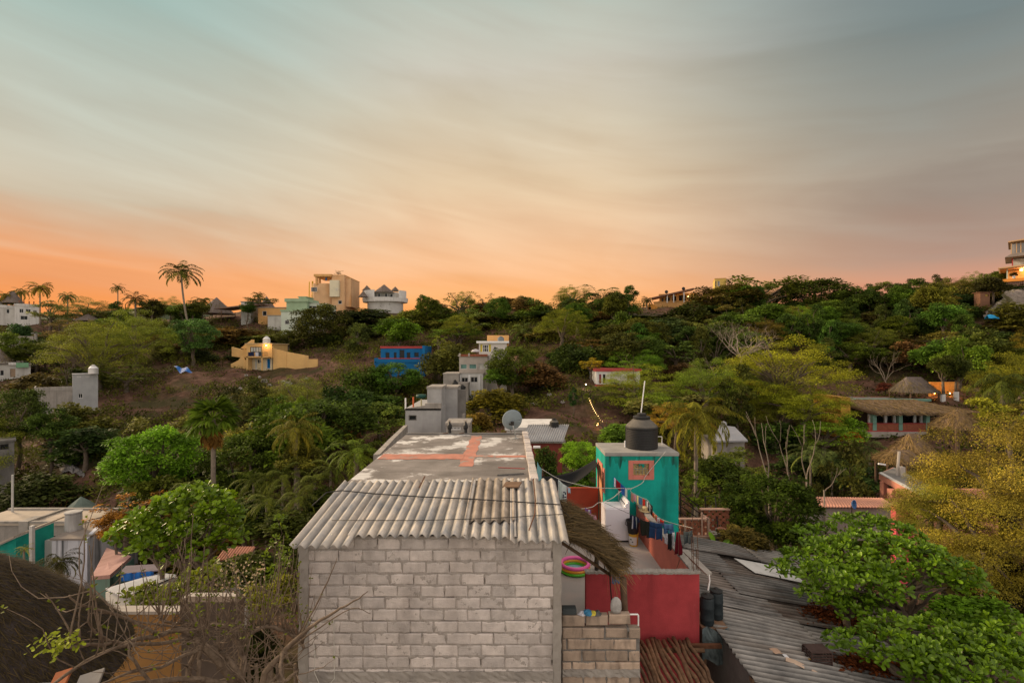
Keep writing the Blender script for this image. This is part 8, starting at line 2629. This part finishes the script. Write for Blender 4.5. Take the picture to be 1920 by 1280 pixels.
cnt = 0
tries = 0
NF = 225
placed = []
while cnt < NF and tries < 9000:
    tries += 1
    Y = R.choice([R.uniform(26, 50), R.uniform(50, 80), R.uniform(80, 116), R.uniform(100, 118)])
    u = R.uniform(-40, 1960)
    if cnt > 150:
        Y = R.uniform(62, 104); u = R.uniform(1190, 1960)
    if Y < 34 and 560 < u < 1300:
        continue
    kind, nm, c = R.choice(KINDS)
    hgt = R.uniform(3.0, 5.6) * (1.15 if kind in ('round', 'tall', 'dense', 'feather') else .8)
    w = R.uniform(5.5, 9.5) * (.6 if kind == 'tall' else 1)
    x = X(u, Y); g = ground(x, Y)
    top, bot = g + hgt + (1.0 if kind in ('round', 'spread', 'tall', 'dense', 'feather') else 0), g + (.9 if kind in ('round', 'spread', 'tall', 'dense', 'feather') else 0)
    vt, vb, wp = CY - (top - EYE) * F / Y, CY - (bot - EYE) * F / Y, w * F / Y
    if any(u + wp / 2 > a and u - wp / 2 < c_ and vb > b and vt < d and Y < dist + 6 for a, b, c_, d, dist in KEEP):
        continue
    if any(abs(u - a) < (wp + w2) * .22 and abs(Y - b) < 4 for a, b, w2 in placed):
        continue
    placed.append((u, Y, wp))
    zn, sd_ = zone(u, Y)
    lab = '%s in the wood on the %s %s' % (nm, sd_, zn) if zn != 'ridge' else '%s in the wood along the %s ridge' % (nm, sd_)
    T(kind, u, vt, vb, wp, Y, tuple(q * R.uniform(.8, 1.25) for q in c), lab, group='%s: %s %s' % (nm, sd_, zn), limbs=6, name='bush' if kind == 'bushy' else 'tree', cat='bush' if kind == 'bushy' else 'tree')
    cnt += 1

# low scrub in clumps, a continuous mass
RU = np.random.default_rng(99)
B, D, NN, LL, RN = [], [], [], [], []
made = 0
while made < 3600:
    Y = 26 + 94 * RU.uniform() ** .75
    u = RU.uniform(-60, 1990)
    x = X(u, Y)
    if Y < 34 and 540 < u < 1300: continue
    r = RU.uniform(.5, 1.5) * (.7 + Y / 160)
    g = ground(x, Y); wp = r * F / Y; v0 = CY - (g + r * 1.1 - EYE) * F / Y; v1 = CY - (g - EYE) * F / Y
    if any(u + wp > a and u - wp < c_ and v1 > b and v0 < d and Y < dist + 6 for a, b, c_, d, dist in KEEP): continue
    m = int(46 * r + 20)
    dd = rdir(RU, m); dd[:, 2] = np.abs(dd[:, 2])
    B.append(np.array([x, Y, g]) + dd * (r * RU.uniform(.3, 1, m) ** .4)[:, None] * np.array([1.15, 1.15, .95]))
    D.append(dd * .5 + RU.normal(size=(m, 3)) * .7); NN.append(dd * .6 + np.array([0, 0, 1.0]) + RU.normal(size=(m, 3)) * .4)
    LL.append(RU.uniform(.16, .42, m) * (.7 + r * .3)); RN.append(np.clip(RU.uniform(0, .6) + RU.uniform(0, .4, m), 0, 1)); made += 1
B, D, NN, LL, RN = map(np.concatenate, (B, D, NN, LL, RN))
me = leaves_mesh('scrub', B, D, NN, LL, LL * .5, RN, T_DIA, .2, .2, (LEAF,))
o = bpy.data.objects.new('hillside_scrub', me); COL.objects.link(o); o.color = (.085, .10, .026, 1); tag(o, kind='stuff')

# undergrowth: dry tufts, creepers and low leaves all over the slope
RU = np.random.default_rng(55)
for nm, K, c, Lr, up in (('undergrowth', 34000, (.05, .062, .020), (.18, .5), .55), ('dry_scrub', 26000, (.15, .085, .055), (.2, .6), 1.0), ('green_undergrowth', 16000, (.06, .09, .02), (.2, .45), .5)):
    B = []
    k = 0
    while len(B) < K:
        Y = 24 + 98 * RU.uniform() ** .85
        u = RU.uniform(-60, 1990)
        x = X(u, Y)
        den = math.sin(x * .22 + Y * .13 + len(nm)) + math.sin(x * .11 - Y * .19 + 2 * len(nm)) + .6 * math.sin(x * .6 + Y * .45)
        if (nm == 'dry_scrub') == (den < .1) and RU.uniform() < .85:
            continue
        if nm != 'dry_scrub' and (980 < u < 1085 and 38 < Y < 70 or 210 < u < 540 and 62 < Y < 82) and RU.uniform() < .8:
            continue
        g = ground(x, Y)
        m = int(RU.integers(5, 14))
        s = RU.uniform(.2, .7)
        for _ in range(m):
            B.append((x + RU.normal() * s, Y + RU.normal() * s, g + abs(RU.normal()) * s * .45 * up + .02))
    B = np.array(B[:K])
    D = RU.normal(size=(K, 3)) * .7 + np.array([0, 0, up])
    me = leaves_mesh(nm, B, D, RU.normal(size=(K, 3)) + np.array([0, -.3, .6]), RU.uniform(*Lr, K), RU.uniform(.06, .2, K) if nm != 'dry_scrub' else RU.uniform(.02, .06, K), RU.uniform(.1, .8, K), T_DIA, .2, .2, (LEAF if nm != 'dry_scrub' else STRAW,))
    o = bpy.data.objects.new(nm, me); COL.objects.link(o); o.color = (*c, 1); tag(o, kind='stuff')
